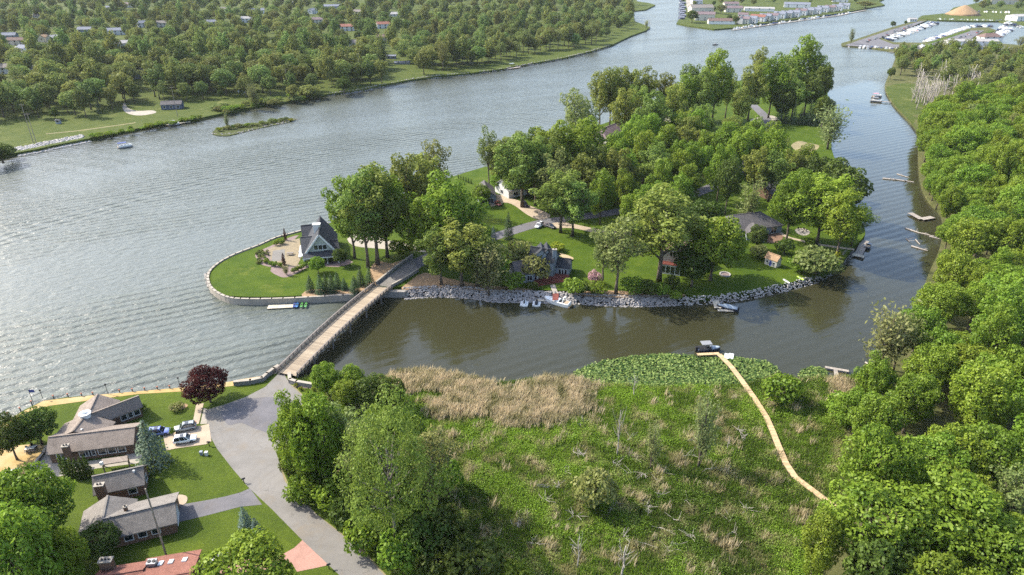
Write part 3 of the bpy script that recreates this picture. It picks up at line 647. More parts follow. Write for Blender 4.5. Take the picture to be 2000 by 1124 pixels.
def tree(kind, x, y, z, h, w, label, group=None, rz=None, cat=None):
    var = TREES[kind]; cm, tm, H, W = var[TR.randrange(len(var))]
    nm = TNAME[kind]; o = thing(nm, label, cat or ('shrub' if 'shrub' in nm else 'tree'), (x, y, z), TR.uniform(0, 6.28) if rz is None else rz, group)
    o.scale = (w / W, w / W, h / H)
    t = bpy.data.objects.new('trunk', tm); link(t, o)
    if cm is not None: c = bpy.data.objects.new('crown', cm); link(c, o)
    return o
def tree_px(kind, u, vb, vt, wp, z, label, group=None, hmax=40):
    """tree standing at pixel (u, vb), top at height vt, crown wp pixels wide"""
    p = P(u, vb, z); lo, hi = .5, hmax
    for _ in range(30):
        m = (lo + hi) / 2
        if proj(p.x, p.y, z + m)[1] > vt: lo = m
        else: hi = m
    s = pxm(u, (vb + vt) / 2, z + lo / 2)
    return tree(kind, p.x, p.y, z, lo, wp / s, label, group)
def scatter(poly, dmin, n, rg, ok=None, avoid=(), margin=0, box=None):
    A = np.array(poly); x0, y0 = A.min(0); x1, y1 = A.max(0)
    if box: x0, x1, y0, y1 = max(x0, box[0]), min(x1, box[1]), max(y0, box[2]), min(y1, box[3])
    pts = list(avoid); out = []
    X = rg.uniform(x0, x1, n); Y = rg.uniform(y0, y1, n); ins = inside(poly, X, Y)
    if margin: ins &= dist_poly(poly, X, Y) > margin
    cell = {}
    for a in pts: cell.setdefault((int(a[0] // dmin), int(a[1] // dmin)), []).append(a)
    for a, b in zip(X[ins], Y[ins]):
        c = (int(a // dmin), int(b // dmin))
        if any((a - q[0]) ** 2 + (b - q[1]) ** 2 < dmin * dmin for i in (-1, 0, 1) for j in (-1, 0, 1) for q in cell.get((c[0] + i, c[1] + j), ())): continue
        if ok and not ok(a, b): continue
        cell.setdefault(c, []).append((a, b)); out.append((a, b))
    return out
def in_frame(x, y, z, m=70):
    if y * CP + (HC - z) * SP < 5: return False
    u, v = proj(x, y, z); return -m < u < 2000 + m and -m < v < 1124 + m

# --- wood along the right bank
GW = 'trees of the dense wood on the channel bank'
wood_pts = scatter(WOODS_R, 7.4, 26000, np.random.default_rng(3), lambda a, b: (in_frame(a, b, 8, 40) or in_frame(a, b, 16, 40)) and b < 460, margin=.5)
hand = [(1685, 1030, 835, 150), (1700, 745, 600, 120), (1755, 660, 565, 130)]
for (u, vb, vt, w) in hand: wood_pts = [q for q in wood_pts if (Vector(q) - P(u, vb, 1).xy).length > 7]
print('wood', len(wood_pts))
for (a, b) in wood_pts:
    edge = float(dist_poly(WOODS_R, np.array([a]), np.array([b]))[0])
    h = TR.uniform(11.5, 20.5) if edge > 5 else TR.uniform(9.5, 15)
    k = TR.choices(['maple', 'lush', 'light_maple', 'dark', 'olive'], [.56, .18, .17, .04, .05])[0]
    if k in ('lush', 'olive'): h *= 1.22
    w = h * (.82 if k not in ('lush', 'olive') else .58) * TR.uniform(.85, 1.15)
    lab = {'maple': 'rounded mid-green broadleaf tree in the dense channel-bank wood', 'lush': 'taller upright green tree rising in the dense channel-bank wood',
           'light_maple': 'low wide bright green tree in the dense channel-bank wood', 'dark': 'dark green tree among brighter trees of the channel-bank wood', 'olive': 'thin olive tree poking through the channel-bank wood'}[k]
    dch = float(dist_poly(WOODS_R[:14], np.array([a]), np.array([b]), False)[0])
    wh = 'overhanging the channel water' if dch < 8 else ('near the upstream dead trees' if b > 300 else ('bordering the boardwalk marsh' if edge < 9 and b < 150 else ('inside the wood beyond the boardwalk end' if b < 135 else 'inside the wood across from the island')))
    if dch < 8 or edge < 9: lab = lab.replace(' in the dense channel-bank wood', ' of the bank wood').replace(' among brighter trees of the channel-bank wood', ' of the bank wood').replace(' poking through the channel-bank wood', ' of the bank wood').replace(' rising', '')
    else: lab = lab.replace(' in the dense channel-bank wood', '').replace(' among brighter trees of the channel-bank wood', '').replace(' poking through the channel-bank wood', '')
    tree(k, a, b, float(z_main(np.array([a]), np.array([b]))[0]), h, w, lab + ' ' + wh, lab + 's ' + wh)
tree_px('maple', 1685, 1030, 835, 150, .9, 'spreading tree with bare pale forked trunk beside the boardwalk end')
tree_px('willow', 1712, 740, 600, 120, .9, 'pale grey-green willow leaning over the channel at the wood corner')

# --- island, trees that can be told apart
GI = 'cottonwood trees on the island'
isl = [('lush', 693, 506, 352, 95, 'cottonwood beside the white house, lowest crown of its clump'), ('cotton', 719, 523, 330, 95, 'tall cottonwood with bare trunk beside the bridge approach bed'),
 ('cotton', 738, 517, 322, 115, 'tall spreading cottonwood behind the slim trunk by the bridge approach'), ('lush', 757, 503, 338, 120, 'bright full cottonwood at the bend of the island approach'),
 ('cotton', 800, 468, 300, 90, 'cottonwood on the river side of the approach road'), ('olive', 852, 418, 268, 62, 'thin ragged cottonwood on the main river shore of the island'), ('cotton', 832, 440, 300, 80, 'mid-height cottonwood next to the ragged shore tree'),
 ('lush', 882, 520, 348, 125, 'large bright cottonwood between approach road and garage'), ('lush', 838, 520, 392, 95, 'bright cottonwood leaning over the bridge approach'),
 ('cotton', 902, 560, 432, 110, 'cottonwood on the mulch bed above the rock bank'), ('cotton', 862, 556, 445, 80, 'slim cottonwood near the bridge abutment on the mulch bed'), ('willow', 955, 574, 482, 80, 'drooping willow touching the rock bank'), ('cotton', 932, 560, 452, 95, 'cottonwood next to the drooping willow on the bed'),
 ('olive', 955, 370, 250, 45, 'narrow pale cottonwood alone on the river lawn'), ('cotton', 1020, 405, 262, 95, 'cottonwood whose thick trunk stands beside the tan driveway'), ('cotton', 985, 378, 272, 60, 'smaller cottonwood on the lawn behind the garage'), ('lush', 1062, 380, 250, 90, 'full cottonwood behind the tan driveway'),
 ('cotton', 1095, 455, 330, 88, 'cottonwood with long white trunk on the mown lawn'), ('lush', 1110, 385, 240, 90, 'dense cottonwood across the island road from the mown lawn'), ('lush', 1142, 360, 236, 80, 'dense cottonwood beside the grey hipped roof'), ('olive', 1082, 420, 300, 70, 'thin cottonwood at the driveway mouth'), ('cotton', 1118, 462, 350, 80, 'cottonwood with leaning trunk on the mown lawn'),
 ('cotton', 1287, 552, 365, 150, 'huge broad cottonwood beside the cottage with red balcony'), ('olive', 1203, 574, 430, 95, 'cottonwood on two bare pale trunks above the rock bank'), ('olive', 1176, 560, 442, 65, 'slender cottonwood next to the twin-trunk tree'),
 ('light_maple', 1388, 548, 418, 105, 'round yellow-green tree over the cottage lawn'), ('dark', 1350, 560, 480, 70, 'dark tree against the cottage wall'), ('willow', 1460, 442, 346, 64, 'pale thin tree growing through the hipped grey roof line'), ('dark', 1372, 498, 385, 75, 'dark tree behind the round yellow-green tree'),
 ('light_maple', 1535, 470, 338, 75, 'bright tree with leaning trunk by the house patio'), ('lush', 1594, 478, 345, 115, 'broad bright tree shading the seating circle'), ('lush', 1632, 505, 378, 90, 'bright tree at the channel corner of the island'), ('olive', 1662, 480, 402, 60, 'thin tree with bare twigs over the small jetty'), ('dark', 1628, 430, 312, 92, 'dark round tree on the channel shore of the island'), ('light_maple', 1562, 422, 330, 75, 'yellow-green tree behind the seating circle'),
 ('olive', 1118, 302, 170, 58, 'open twiggy cottonwood on the outer river shore'), ('olive', 1138, 292, 184, 48, 'second open cottonwood on the outer river shore'),
 ('willow', 1616, 292, 208, 75, 'leaning ragged willow overhanging the channel by the meadow'), ('dark', 1604, 250, 185, 40, 'dark bushy tree behind the leaning willow'), ('light_maple', 1600, 240, 190, 30, 'small yellow-green bush tree by the channel')]
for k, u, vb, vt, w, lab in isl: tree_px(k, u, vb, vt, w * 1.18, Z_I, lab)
more = [(1045, 402, 275, 80), (1005, 372, 262, 70), (1075, 392, 262, 85), (1030, 372, 255, 70), (1140, 410, 300, 85), (1160, 395, 280, 80), (975, 365, 275, 50), (1125, 340, 240, 70)]
for u, vb, vt, w in more: tree_px('cotton', u, vb, vt, w, Z_I, 'cottonwood in the belt screening the white riverside house', 'cottonwoods screening the riverside house')
for u, vb, vt, w in [(1000, 380, 334, 48), (1030, 383, 328, 52), (1058, 376, 322, 46), (974, 374, 338, 32), (940, 402, 360, 40), (1085, 380, 320, 50), (1115, 400, 340, 45)]: tree_px('light_maple', u, vb, vt, w, Z_I, 'low rounded tree before the white riverside house', 'low rounded trees before the riverside house')
row = [(1170, 255, 137, 60), (1190, 250, 128, 52), (1207, 245, 127, 55), (1228, 246, 130, 52), (1257, 242, 136, 60), (1292, 236, 142, 60), (1216, 282, 172, 70), (1272, 300, 182, 80), (1312, 272, 160, 62), (1240, 270, 165, 60)]
for u, vb, vt, w in row: tree_px('cotton', u, vb, vt, w, Z_I, 'cottonwood in the tall row behind the brown-roofed house', 'cottonwoods in the row behind the brown-roofed house')
end = [('cotton', 1345, 235, 122, 60), ('lush', 1390, 240, 96, 78), ('cotton', 1368, 252, 132, 60), ('cotton', 1416, 232, 142, 42), ('cotton', 1476, 186, 95, 46), ('cotton', 1460, 236, 125, 60), ('lush', 1500, 231, 110, 70), ('cotton', 1526, 221, 106, 60), ('lush', 1556, 196, 73, 76), ('lush', 1590, 200, 112, 50), ('dark', 1598, 212, 124, 44), ('dark', 1570, 226, 142, 66), ('cotton', 1440, 252, 172, 50), ('cotton', 1545, 236, 152, 60), ('dark', 1525, 238, 170, 50), ('lush', 1330, 250, 150, 60)]
for k, u, vb, vt, w in end:
    g = 'dark tree' if k == 'dark' else ('full green cottonwood' if k == 'lush' else 'upright cottonwood')
    tree_px(k, u, vb, vt, w, Z_I, g + ' in the grove at the upstream end of the island', g + 's in the upstream grove')
ISL_MASS = XY([(1120, 402), (1180, 345), (1230, 330), (1290, 300), (1360, 285), (1420, 290), (1490, 305), (1530, 345), (1500, 372), (1450, 360), (1400, 350), (1330, 385), (1240, 400), (1165, 410)], Z_I)
for a, b in scatter(ISL_MASS, 9.5, 4000, np.random.default_rng(8)):
    k = TR.choices(['lush', 'cotton', 'light_maple'], [.7, .2, .1])[0]; h = TR.uniform(17, 24) if k != 'light_maple' else TR.uniform(11, 14)
    lab = {'lush': 'full bright cottonwood in the thick grove at the island middle', 'cotton': 'narrower cottonwood in the thick grove at the island middle', 'light_maple': 'low rounded tree in the thick grove at the island middle'}[k]
    tree(k, a, b, Z_I, h, h * (.66 if k != 'light_maple' else .9), lab, lab + 's')
MASS2 = XY([(1160, 425), (1230, 415), (1290, 408), (1340, 398), (1345, 430), (1300, 470), (1240, 480), (1190, 470)], Z_I)
for a, b in scatter(MASS2, 10.5, 3000, np.random.default_rng(9)):
    tree('lush', a, b, Z_I, TR.uniform(16, 21), TR.uniform(11, 13), 'full cottonwood between the island road and the cottage', 'cottonwoods between road and cottage')
for u, vb, vt, w in [(1415, 420, 300, 55), (1400, 395, 285, 60), (1500, 395, 300, 70), (1470, 390, 290, 60), (1545, 370, 290, 60), (1590, 380, 300, 60), (1620, 385, 310, 55), (1570, 350, 285, 50)]:
    tree_px(TR.choice(['cotton', 'dark', 'lush']), u, vb, vt, w, Z_I, 'tree in the shaded belt behind the hipped grey house', 'trees in the shaded belt behind the hipped house')
# island conifers
for u, vb, vt, w in [(607, 570, 538, 18), (627, 574, 536, 21), (638, 569, 536, 17), (649, 572, 537, 20), (660, 563, 531, 17), (673, 566, 544, 15), (694, 573, 540, 21), (705, 558, 522, 18), (723, 560, 523, 20)]:
    tree_px('spruce', u, vb, vt - 2, w * 1.35, Z_I, 'young dark spruce in the bed beside the bridge', 'young spruces in the bed beside the bridge')
tree_px('spruce', 993, 468, 411, 27, Z_I, 'tall dark spruce alone beside the island road')
tree_px('blue', 964, 470, 440, 18, Z_I, 'small blue spruce by the road bend')
for u, vb, vt, w in [(1520, 240, 190, 18), (1532, 241, 196, 18), (1548, 243, 195, 16), (1578, 244, 193, 26), (1590, 246, 200, 20), (1562, 244, 205, 16)]:
    tree_px('spruce', u, vb, vt, w, Z_I, 'spruce in the windbreak behind the island meadow', 'spruces in the meadow windbreak')
for i in range(6): tree_px('column', 895 + i * 5, 350 + i * 1.9, 340 + i * 1.9, 4, Z_I, 'small columnar evergreen in the row on the river lawn', 'columnar evergreens on the river lawn')
tree_px('purple_column', 558, 470, 446, 8, Z_I, 'purple columnar tree at the far corner of the tan patio'); tree_px('purple_column', 555, 518, 495, 10, Z_I, 'purple columnar tree beside the grey sand court')
tree_px('light_maple', 622, 534, 502, 35, Z_I, 'small round ornamental tree on the lawn before the white house'); tree_px('dark', 666, 520, 485, 30, Z_I, 'dark round evergreen at the corner of the white house')
tree_px('willow', 560, 538, 518, 22, Z_I, 'grey-green bush in the gravel planting bed')
# island shrubs
shr = [('shrub', u, v, 10, 11, 'rounded green shrub in the white house planting bed') for u, v in [(522, 515), (530, 520), (538, 521), (548, 523), (575, 533), (582, 530), (590, 527), (540, 480), (546, 476), (552, 478), (598, 521), (606, 517), (614, 515), (622, 513), (632, 511)]]
shr += [('olive_shrub', 500 + TR.uniform(0, 24), 492 + TR.uniform(0, 24), 5, 6, 'small grey-green plant in the gravel planting bed') for _ in range(34)]
for k, u, vb, hp, w, lab in shr: tree_px(k, u, vb, vb - hp, w, Z_I, lab, lab + 's')
for k, u, vb, vt, w, lab in [('shrub', 1120, 577, 545, 44, 'big shrub between red deck steps and rock bank'), ('dark_shrub', 1140, 575, 553, 30, 'dark shrub on the rock bank next to the deck steps'), ('pink', 1160, 556, 530, 26, 'pink flowering shrub on the shore garden'), ('shrub', 1165, 574, 551, 45, 'shrub under the pink flowering bush'), ('shrub', 1235, 572, 545, 50, 'shrub thicket by the twin-trunk cottonwood'), ('dark_shrub', 1265, 575, 550, 44, 'dark shrub thicket under the huge cottonwood'), ('shrub', 1290, 578, 555, 40, 'shrub at the foot of the huge cottonwood'), ('shrub', 1318, 585, 570, 30, 'low green shrub where rock bank meets lawn'), ('dark_shrub', 1310, 565, 540, 34, 'dark shrub beside the cottage porch'),
   ('dark', 1475, 490, 440, 42, 'dark conical tree below the hipped house patio'), ('olive_shrub', 1592, 536, 486, 82, 'large spreading shrub near the island corner'), ('shrub', 1560, 532, 500, 45, 'shrub beside the garden shed'), ('olive_shrub', 1482, 505, 480, 36, 'shrub on the lawn side of the shed'), ('dark_shrub', 1532, 497, 468, 36, 'dark shrub above the shed roof'), ('shrub', 1580, 480, 465, 20, 'low shrub on the garden path'), ('lime_shrub', 1635, 505, 490, 12, 'lime green shrub by the small jetty'),
   ('olive_shrub', 1045, 545, 500, 60, 'loose shrub against the dark-roofed house'), ('olive_shrub', 1015, 520, 470, 55, 'yellow-green shrub between road and dark-roofed house'), ('lime_shrub', 1060, 500, 485, 40, 'lime hedge behind the dark-roofed house'), ('lime_shrub', 1090, 490, 476, 30, 'end of the lime hedge near the lawn'), ('shrub', 1000, 565, 535, 50, 'green shrub left of the red deck'), ('shrub', 965, 545, 500, 55, 'green shrub under the bank cottonwoods'), ('dark_shrub', 1040, 566, 552, 26, 'dark shrub below the red deck'), ('shrub', 780, 500, 470, 40, 'shrub by the bridge approach road'), ('lime_shrub', 800, 495, 480, 25, 'lime shrub by the bridge approach road'), ('dark_shrub', 640, 513, 500, 24, 'dark hedge before the white house porch'),
   ('shrub', 940, 480, 440, 45, 'tall shrub by the road bend spruce'), ('shrub', 910, 470, 420, 55, 'tall shrub beside the garage lawn'), ('dark_shrub', 1410, 470, 445, 34, 'dark shrub at the end of the hipped house')]:
    tree_px(k, u, vb, vt, w, Z_I, lab)

# --- foreground, houses side
fg = [('copper', 412, 786, 720, 92, 'round copper-leaved tree beside the road and promenade'), ('dark', 34, 898, 813, 72, 'dark tree with leaning trunk on the golden terrace'), ('dark', 82, 868, 800, 80, 'bushy dark tree at the corner of the ranch house'), ('light_maple', 60, 868, 838, 40, 'light green bush under the terrace trees'),
      ('grey_spruce', 302, 908, 817, 78, 'large blue-grey spruce between house and parked cars'), ('dark', 205, 1092, 1034, 90, 'dark round tree at the garage corner'), ('light_maple', 490, 1190, 1068, 200, 'light green maple over the pink driveway'),
      ('blue', 481, 1030, 988, 34, 'taller blue spruce of the pair on the lawn'), ('blue', 503, 1047, 1010, 32, 'shorter blue spruce of the pair on the lawn')]
for k, u, vb, vt, w, lab in fg: tree_px(k, u, vb, vt, w, Z_M, lab)
for u, vb, vt, w in [(95, 1075, 915, 165), (20, 1060, 928, 130), (70, 1200, 1003, 190), (150, 1160, 1035, 90), (-30, 1160, 985, 150)]:
    tree_px('light_maple', u, vb, vt, w, Z_M, 'light green maple crown crowding the grey-roofed house', 'maples crowding the grey-roofed house')
for i, (u, v) in enumerate([(128, 928), (137, 932), (147, 934), (157, 936), (167, 934), (176, 930)]): tree_px('column', u, v, v - 40, 17, Z_M, 'dark columnar evergreen in the hedge between two houses', 'columnar evergreens of the hedge')
for u, vb, vt, w, k in [(280, 800, 790, 14, 'shrub'), (345, 800, 789, 28, 'olive_shrub'), (338, 850, 835, 10, 'shrub'), (284, 925, 910, 20, 'lime_shrub')]: tree_px(k, u, vb, vt, w, Z_M, {14: 'small shrub at the ranch house gable', 28: 'low flower clump in the lawn bed', 10: 'tiny shrub by the parked cars', 20: 'lime shrub at the corner of the grey house'}[w])
for u, v in [(588, 762), (600, 765), (612, 763), (578, 756)]: tree_px('lime_shrub', u, v, v - 6, 9, Z_M, 'small yellow-green shrub under the bridge wing wall', 'yellow-green shrubs under the wing wall')
# --- foreground clump between road and marsh
cl = [('lush', 600, 960, 775, 100, 'tree leaning over the road bend with a long side branch'), ('maple', 640, 965, 770, 120, 'green tree at the road bend, fullest of its clump'), ('olive', 690, 960, 790, 110, 'ragged olive tree behind the road bend'), ('big_pale', 775, 1078, 815, 215, 'large pale cottonwood on forked white trunks beside the road'), ('olive', 735, 1000, 830, 120, 'olive tree in the roadside thicket'), ('olive', 840, 1000, 840, 120, 'thin olive tree at the marsh edge of the thicket'),
      ('maple', 640, 778, 712, 62, 'small tree beside the bridge gravel pad'), ('light_maple', 692, 775, 714, 52, 'bright small tree on the marsh shore by the bridge'), ('dark', 730, 792, 735, 80, 'dark bush by the reeds'), ('maple', 680, 800, 745, 60, 'green bush behind the gravel pad'), ('dark', 770, 800, 740, 60, 'dark bush meeting the reed bed'), ('maple', 580, 880, 790, 60, 'leafy young tree at the turning circle')]
for k, u, vb, vt, w, lab in cl: tree_px(k, u, vb, vt, w, .9, lab)
for u, vb, vt, w in [(600, 985, 930, 70), (660, 1000, 940, 80), (690, 1040, 975, 80), (720, 1075, 1010, 80), (780, 1110, 1050, 90), (830, 1090, 1020, 90), (870, 1060, 1000, 80), (860, 1120, 1070, 90), (640, 960, 890, 70), (570, 930, 880, 40), (560, 905, 870, 30), (800, 950, 890, 80), (870, 960, 900, 70), (930, 1150, 1078, 130), (1000, 1160, 1110, 80), (800, 860, 810, 60), (745, 850, 800, 70)]:
    k = TR.choice(['shrub', 'dark_shrub', 'shrub']); lab = 'dark bush in the roadside thicket' if k == 'dark_shrub' else 'green bush in the roadside thicket'
    tree_px(k, u, vb, vt, w, .7, lab, lab + 'es')
# --- marsh saplings and dead trees
tree_px('thin', 1270, 916, 812, 42, .4, 'narrow olive sapling standing alone in the marsh'); tree_px('thin', 1364, 912, 752, 66, .4, 'taller yellow-green sapling beside the boardwalk marsh')
tree_px('olive_shrub', 1160, 990, 925, 80, .4, 'grey-green bush in the middle of the marsh'); tree_px('shrub', 1608, 1022, 984, 42, .5, 'round shrub at the boardwalk end'); tree_px('shrub', 1520, 790, 735, 75, .4, 'mounded green bush beside the boardwalk on the shore'); tree_px('shrub', 1640, 820, 775, 70, .5, 'green bush on the marsh side of the wood')
for u, vb, vt, w, lab in [(1237, 775, 728, 30, 'dead branching snag at the lily pads'), (1205, 890, 790, 40, 'tall dead leaning tree in the marsh'), (1128, 1110, 1040, 40, 'bare dead branch in the lower marsh'), (1215, 1128, 1060, 60, 'bare dead brush fanned out in the lower marsh'), (1265, 1010, 985, 26, 'small bare snag in the marsh'), (1420, 880, 850, 20, 'thin dead stick near the boardwalk bend'), (1680, 850, 800, 30, 'dead white sapling at the wood edge')]:
    tree_px('bare', u, vb, vt, w, .4, lab)
# ------------------------------------------------------------------ buildings
def perp(px, z, a, d):
    p = P(*px, z); q = Vector((p.x - a[0], p.y - a[1])); return abs(q.x * d.y - q.y * d.x)
class House:
    def __init__(s, name, label, px, z0, cat='house', group=None):
        c = P(*px, z0); s.z0 = z0; s.o = thing(name, label, cat, (c.x, c.y, z0), 0, group); s.c = c
    def l(s, x, y, z): return (x - s.c.x, y - s.c.y, z - s.z0)
    def gable(s, r0, r1, zr, ze, wn, wf=None, wall='brick', roof='taupe', over=.45, hip=(0, 0), wpart='wall', rpart='roof', pxin=True, thick=.2, low=None):
        """block under a ridge r0-r1 (pixels at height zr); wn / wf half widths to the near / far eave, metres or an eave pixel"""
        a = P(*r0, zr) if pxin else Vector((*r0, zr)); b = P(*r1, zr) if pxin else Vector((*r1, zr))
        d = (b - a).xy.normalized(); n = Vector((d.y, -d.x))
        if n.y > 0 or (abs(n.y) < .05 and n.x > 0): n = -n                # n points to the near side
        if isinstance(wn, tuple): wn = perp(wn, ze, a.xy, d)
        if wf is None: wf = wn
        if isinstance(wf, tuple): wf = perp(wf, ze, a.xy, d)
        A, B = a.xy, b.xy; zb = s.z0 if low is None else low
        def pt(e, side, w, z):
            base = (A if e == 0 else B); q = base + n * (w * side); return Vector((q.x, q.y, z))
        # walls
        m = MB(); iw = over
        Ai, Bi = A + d * iw, B - d * iw
        def w4(z, zn, zf): return [s.l(*(Ai + n * (wn - iw)), zn), s.l(*(Bi + n * (wn - iw)), zn), s.l(*(Bi - n * (wf - iw)), zf), s.l(*(Ai - n * (wf - iw)), zf)]
        sl_n = (zr - ze) / wn; sl_f = (zr - ze) / wf; tn = ze + sl_n * iw - thick - .02; tf = ze + sl_f * iw - thick - .02
        bot = w4(0, zb - .3, zb - .3); top = w4(0, tn, tf)
        m.add(bot + top, [(0, 1, 5, 4), (1, 2, 6, 5), (2, 3, 7, 6), (3, 0, 4, 7)])
        hz = zr - thick - .03
        if not hip[0]: m.add([top[0], top[3], s.l(*Ai, hz)], [(0, 1, 2)])
        if not hip[1]: m.add([top[1], top[2], s.l(*Bi, hz)], [(0, 1, 2)])
        w = m.build(wpart, MT[wall], s.o)
        # roof slabs
        R0 = A + d * hip[0]; R1 = B - d * hip[1]; m = MB()
        for sg, ww, sl in ((1, wn, sl_n), (-1, wf, sl_f)):
            e0 = A + n * sg * ww; e1 = B + n * sg * ww
            T = [s.l(*e0, ze), s.l(*e1, ze), s.l(*R1, zr), s.l(*R0, zr)]
            U = [(x, y, z - thick) for x, y, z in T]
            if sg < 0: T, U = T[::-1], U[::-1]
            m.hexa(U, T)
        for k, (hh, E, R) in enumerate(((hip[0], A, R0), (hip[1], B, R1))):
            if hh:
                T = [s.l(*(E + n * wn), ze), s.l(*(E - n * wf), ze), s.l(*R, zr)]; U = [(x, y, z - thick) for x, y, z in T]
                m.add(T + U, [(0, 1, 2), (3, 4, 5), (0, 1, 4, 3), (1, 2, 5, 4), (2, 0, 3, 5)])
        r = m.build(rpart, ROOF[roof], s.o)
        cap = MB(); cap.bar(s.l(*R0, zr + .03), s.l(*R1, zr + .03), .34, .09); cap.build('ridge_cap', ROOF[roof], r)
        s.info = dict(A=Ai, B=Bi, d=d, n=n, wn=wn - iw, wf=wf - iw, zr=zr, ze=ze)
        return s.info
    def window(s, I, side, t, z, w, h, frame='white', glass='glass', name='window'):
        """side n/f/a/b of the last block; t along that side 0..1, z sill height above the base"""
        d, n = I['d'], I['n']
        if side == 'n': o, dr, nn, L = I['A'] + n * I['wn'], d, n, (I['B'] - I['A']).length
        elif side == 'f': o, dr, nn, L = I['A'] - n * I['wf'], d, -n, (I['B'] - I['A']).length
        elif side == 'a': o, dr, nn, L = I['A'] - n * I['wf'], n, -d, I['wn'] + I['wf']
        else: o, dr, nn, L = I['B'] - n * I['wf'], n, d, I['wn'] + I['wf']
        c = o + dr * (t * L); zz = s.z0 + z; m = MB()
        def q(x, dd, zq): v = c + dr * x + nn * dd; return s.l(v.x, v.y, zq)
        def bx(mb, x0, x1, d0, d1, z0, z1): mb.hexa([q(x0, d0, z0), q(x1, d0, z0), q(x1, d1, z0), q(x0, d1, z0)], [q(x0, d0, z1), q(x1, d0, z1), q(x1, d1, z1), q(x0, d1, z1)])
        f = .12
        bx(m, -w / 2 - f, w / 2 + f, -.02, .07, zz + h, zz + h + f); bx(m, -w / 2 - f, w / 2 + f, -.02, .10, zz - f, zz)
        bx(m, -w / 2 - f, -w / 2, -.02, .07, zz, zz + h); bx(m, w / 2, w / 2 + f, -.02, .07, zz, zz + h)
        if w > 1.5: bx(m, -.05, .05, -.02, .06, zz, zz + h)
        fr = m.build(name, MT[frame], s.o); g = MB(); bx(g, -w / 2, w / 2, -.01, .03, zz, zz + h); g.build('pane', MT[glass], fr); return fr
    def box(s, name, px, z, dx, dy, h, mat, rz=0, zat=None):
        p = P(*px, z); m = MB(); m.box(-dx / 2, dx / 2, -dy / 2, dy / 2, 0, h); o = m.build(name, MT[mat], s.o)
        o.location = s.l(p.x, p.y, z if zat is None else zat); o.rotation_euler.z = rz; return o
    def chimney(s, px, zroof, w=1.3, l=.9, up=1.6, mat='brick', rz=0, pots=2):
        b = s.box('chimney', px, zroof, w, l, up + 1.6, mat, rz, zroof - 1.6); m = MB()
        m.box(-w / 2 - .1, w / 2 + .1, -l / 2 - .1, l / 2 + .1, up + 1.6, up + 1.78); m.build('chimney_cap', MT['concrete'], b)
        m = MB()
        for k in range(pots): m.disc(((k - (pots - 1) / 2) * .55, 0, up + 1.78), .17, .3, 8)
        m.build('flue', MT['black'], b); return b

zm = Z_M
H1 = House('ranch_house', 'taupe-roofed ranch house with white cupola beside the promenade', (180, 850), zm)
I = H1.gable((94, 854), (264, 834), 6.5, 4.3, (92, 889), 4.6, 'brick', 'taupe')
for t, w in ((.13, 1.6), (.42, 2.2), (.5, 1.2), (.62, 1.4), (.74, 1.4), (.86, 1.4)): H1.window(I, 'n', t, .9, w, 1.3)
H1.window(I, 'b', .5, .9, 1.6, 1.3, 'bluegrey')
I = H1.gable((271, 773), (172, 810), 6.7, 4.3, (284, 793), 4.2, 'brick', 'taupe')
for t in (.12, .25, .38): H1.window(I, 'n', t, .9, 1.4, 1.3)
H1.gable((190, 770), (172, 808), 6.75, 4.25, 4.2, 4.2, 'brick', 'taupe')
H1.gable((170, 808), (143, 842), 6.8, 4.3, 5.5, 5.5, 'brick', 'taupe')
p = P(167, 812, 6.8); m = MB(); m.disc((0, 0, -.6), 1.05, 1.2, 8); cu = m.build('cupola', MT['white'], H1.o); cu.location = H1.l(p.x, p.y, 6.7)
m = MB(); m.disc((0, 0, .6), 1.3, .18, 8); m.build('cupola_rim', MT['white'], cu); m = MB(); m.disc((0, 0, .78), .55, .14, 8); m.build('cupola_vent', MT['bluegrey'], cu)
H1.chimney((130, 879), 5.3, 1.2, .9, 1.0, 'brick', .2)
for px in ((160, 842), (263, 780)): H1.box('roof_vent', px, 5.9, .4, .4, .5, 'white')
m = MB(); pts = [H1.l(*P(u, v, 3.6)) for u, v in ((199, 897), (248, 890), (250, 900), (200, 908))]; m.hexa([(x, y, z - .2) for x, y, z in pts], pts); m.build('porch_roof', ROOF['taupe'], H1.o)
m = MB()
for x, y, z in pts: m.box(x - .1, x + .1, y - .1, y + .1, 0, z - .19)
m.build('porch_post', MT['wood'], H1.o)

H2 = House('split_level_house', 'grey-roofed house of three stepped blocks with garage drive', (240, 985), zm)
I = H2.gable((179, 931), (280, 910), 6.9, 4.3, (177, 970), 3.6, 'brick', 'grey')
H2.window(I, 'b', .4, .9, 1.4, 1.2); H2.window(I, 'n', .75, .9, 1.4, 1.2)
H2.chimney((197, 958), 5.8, 1.6, 1.0, 1.3, 'brick', .2)
I = H2.gable((200, 1014), (342, 980), 6.6, 4.2, (237, 1049), (345, 962), 'brick', 'grey')
for t in (.3, .5, .7): H2.window(I, 'n', t, 1.0, 1.3, 1.1)
H2.window(I, 'b', .55, .1, 3.6, 2.0, 'white', 'white', 'garage_door')
H2.gable((210, 968), (200, 1016), 6.5, 4.1, 4.6, 4.6, 'brick', 'grey')
H2.chimney((246, 996), 6.2, .5, .5, .7, 'brick', 0, 1)
H2.box('roof_vent', (262, 923), 6.2, .35, .35, .5, 'white'); H2.box('roof_vent', (199, 908), 5.6, .5, .5, .7, 'white')

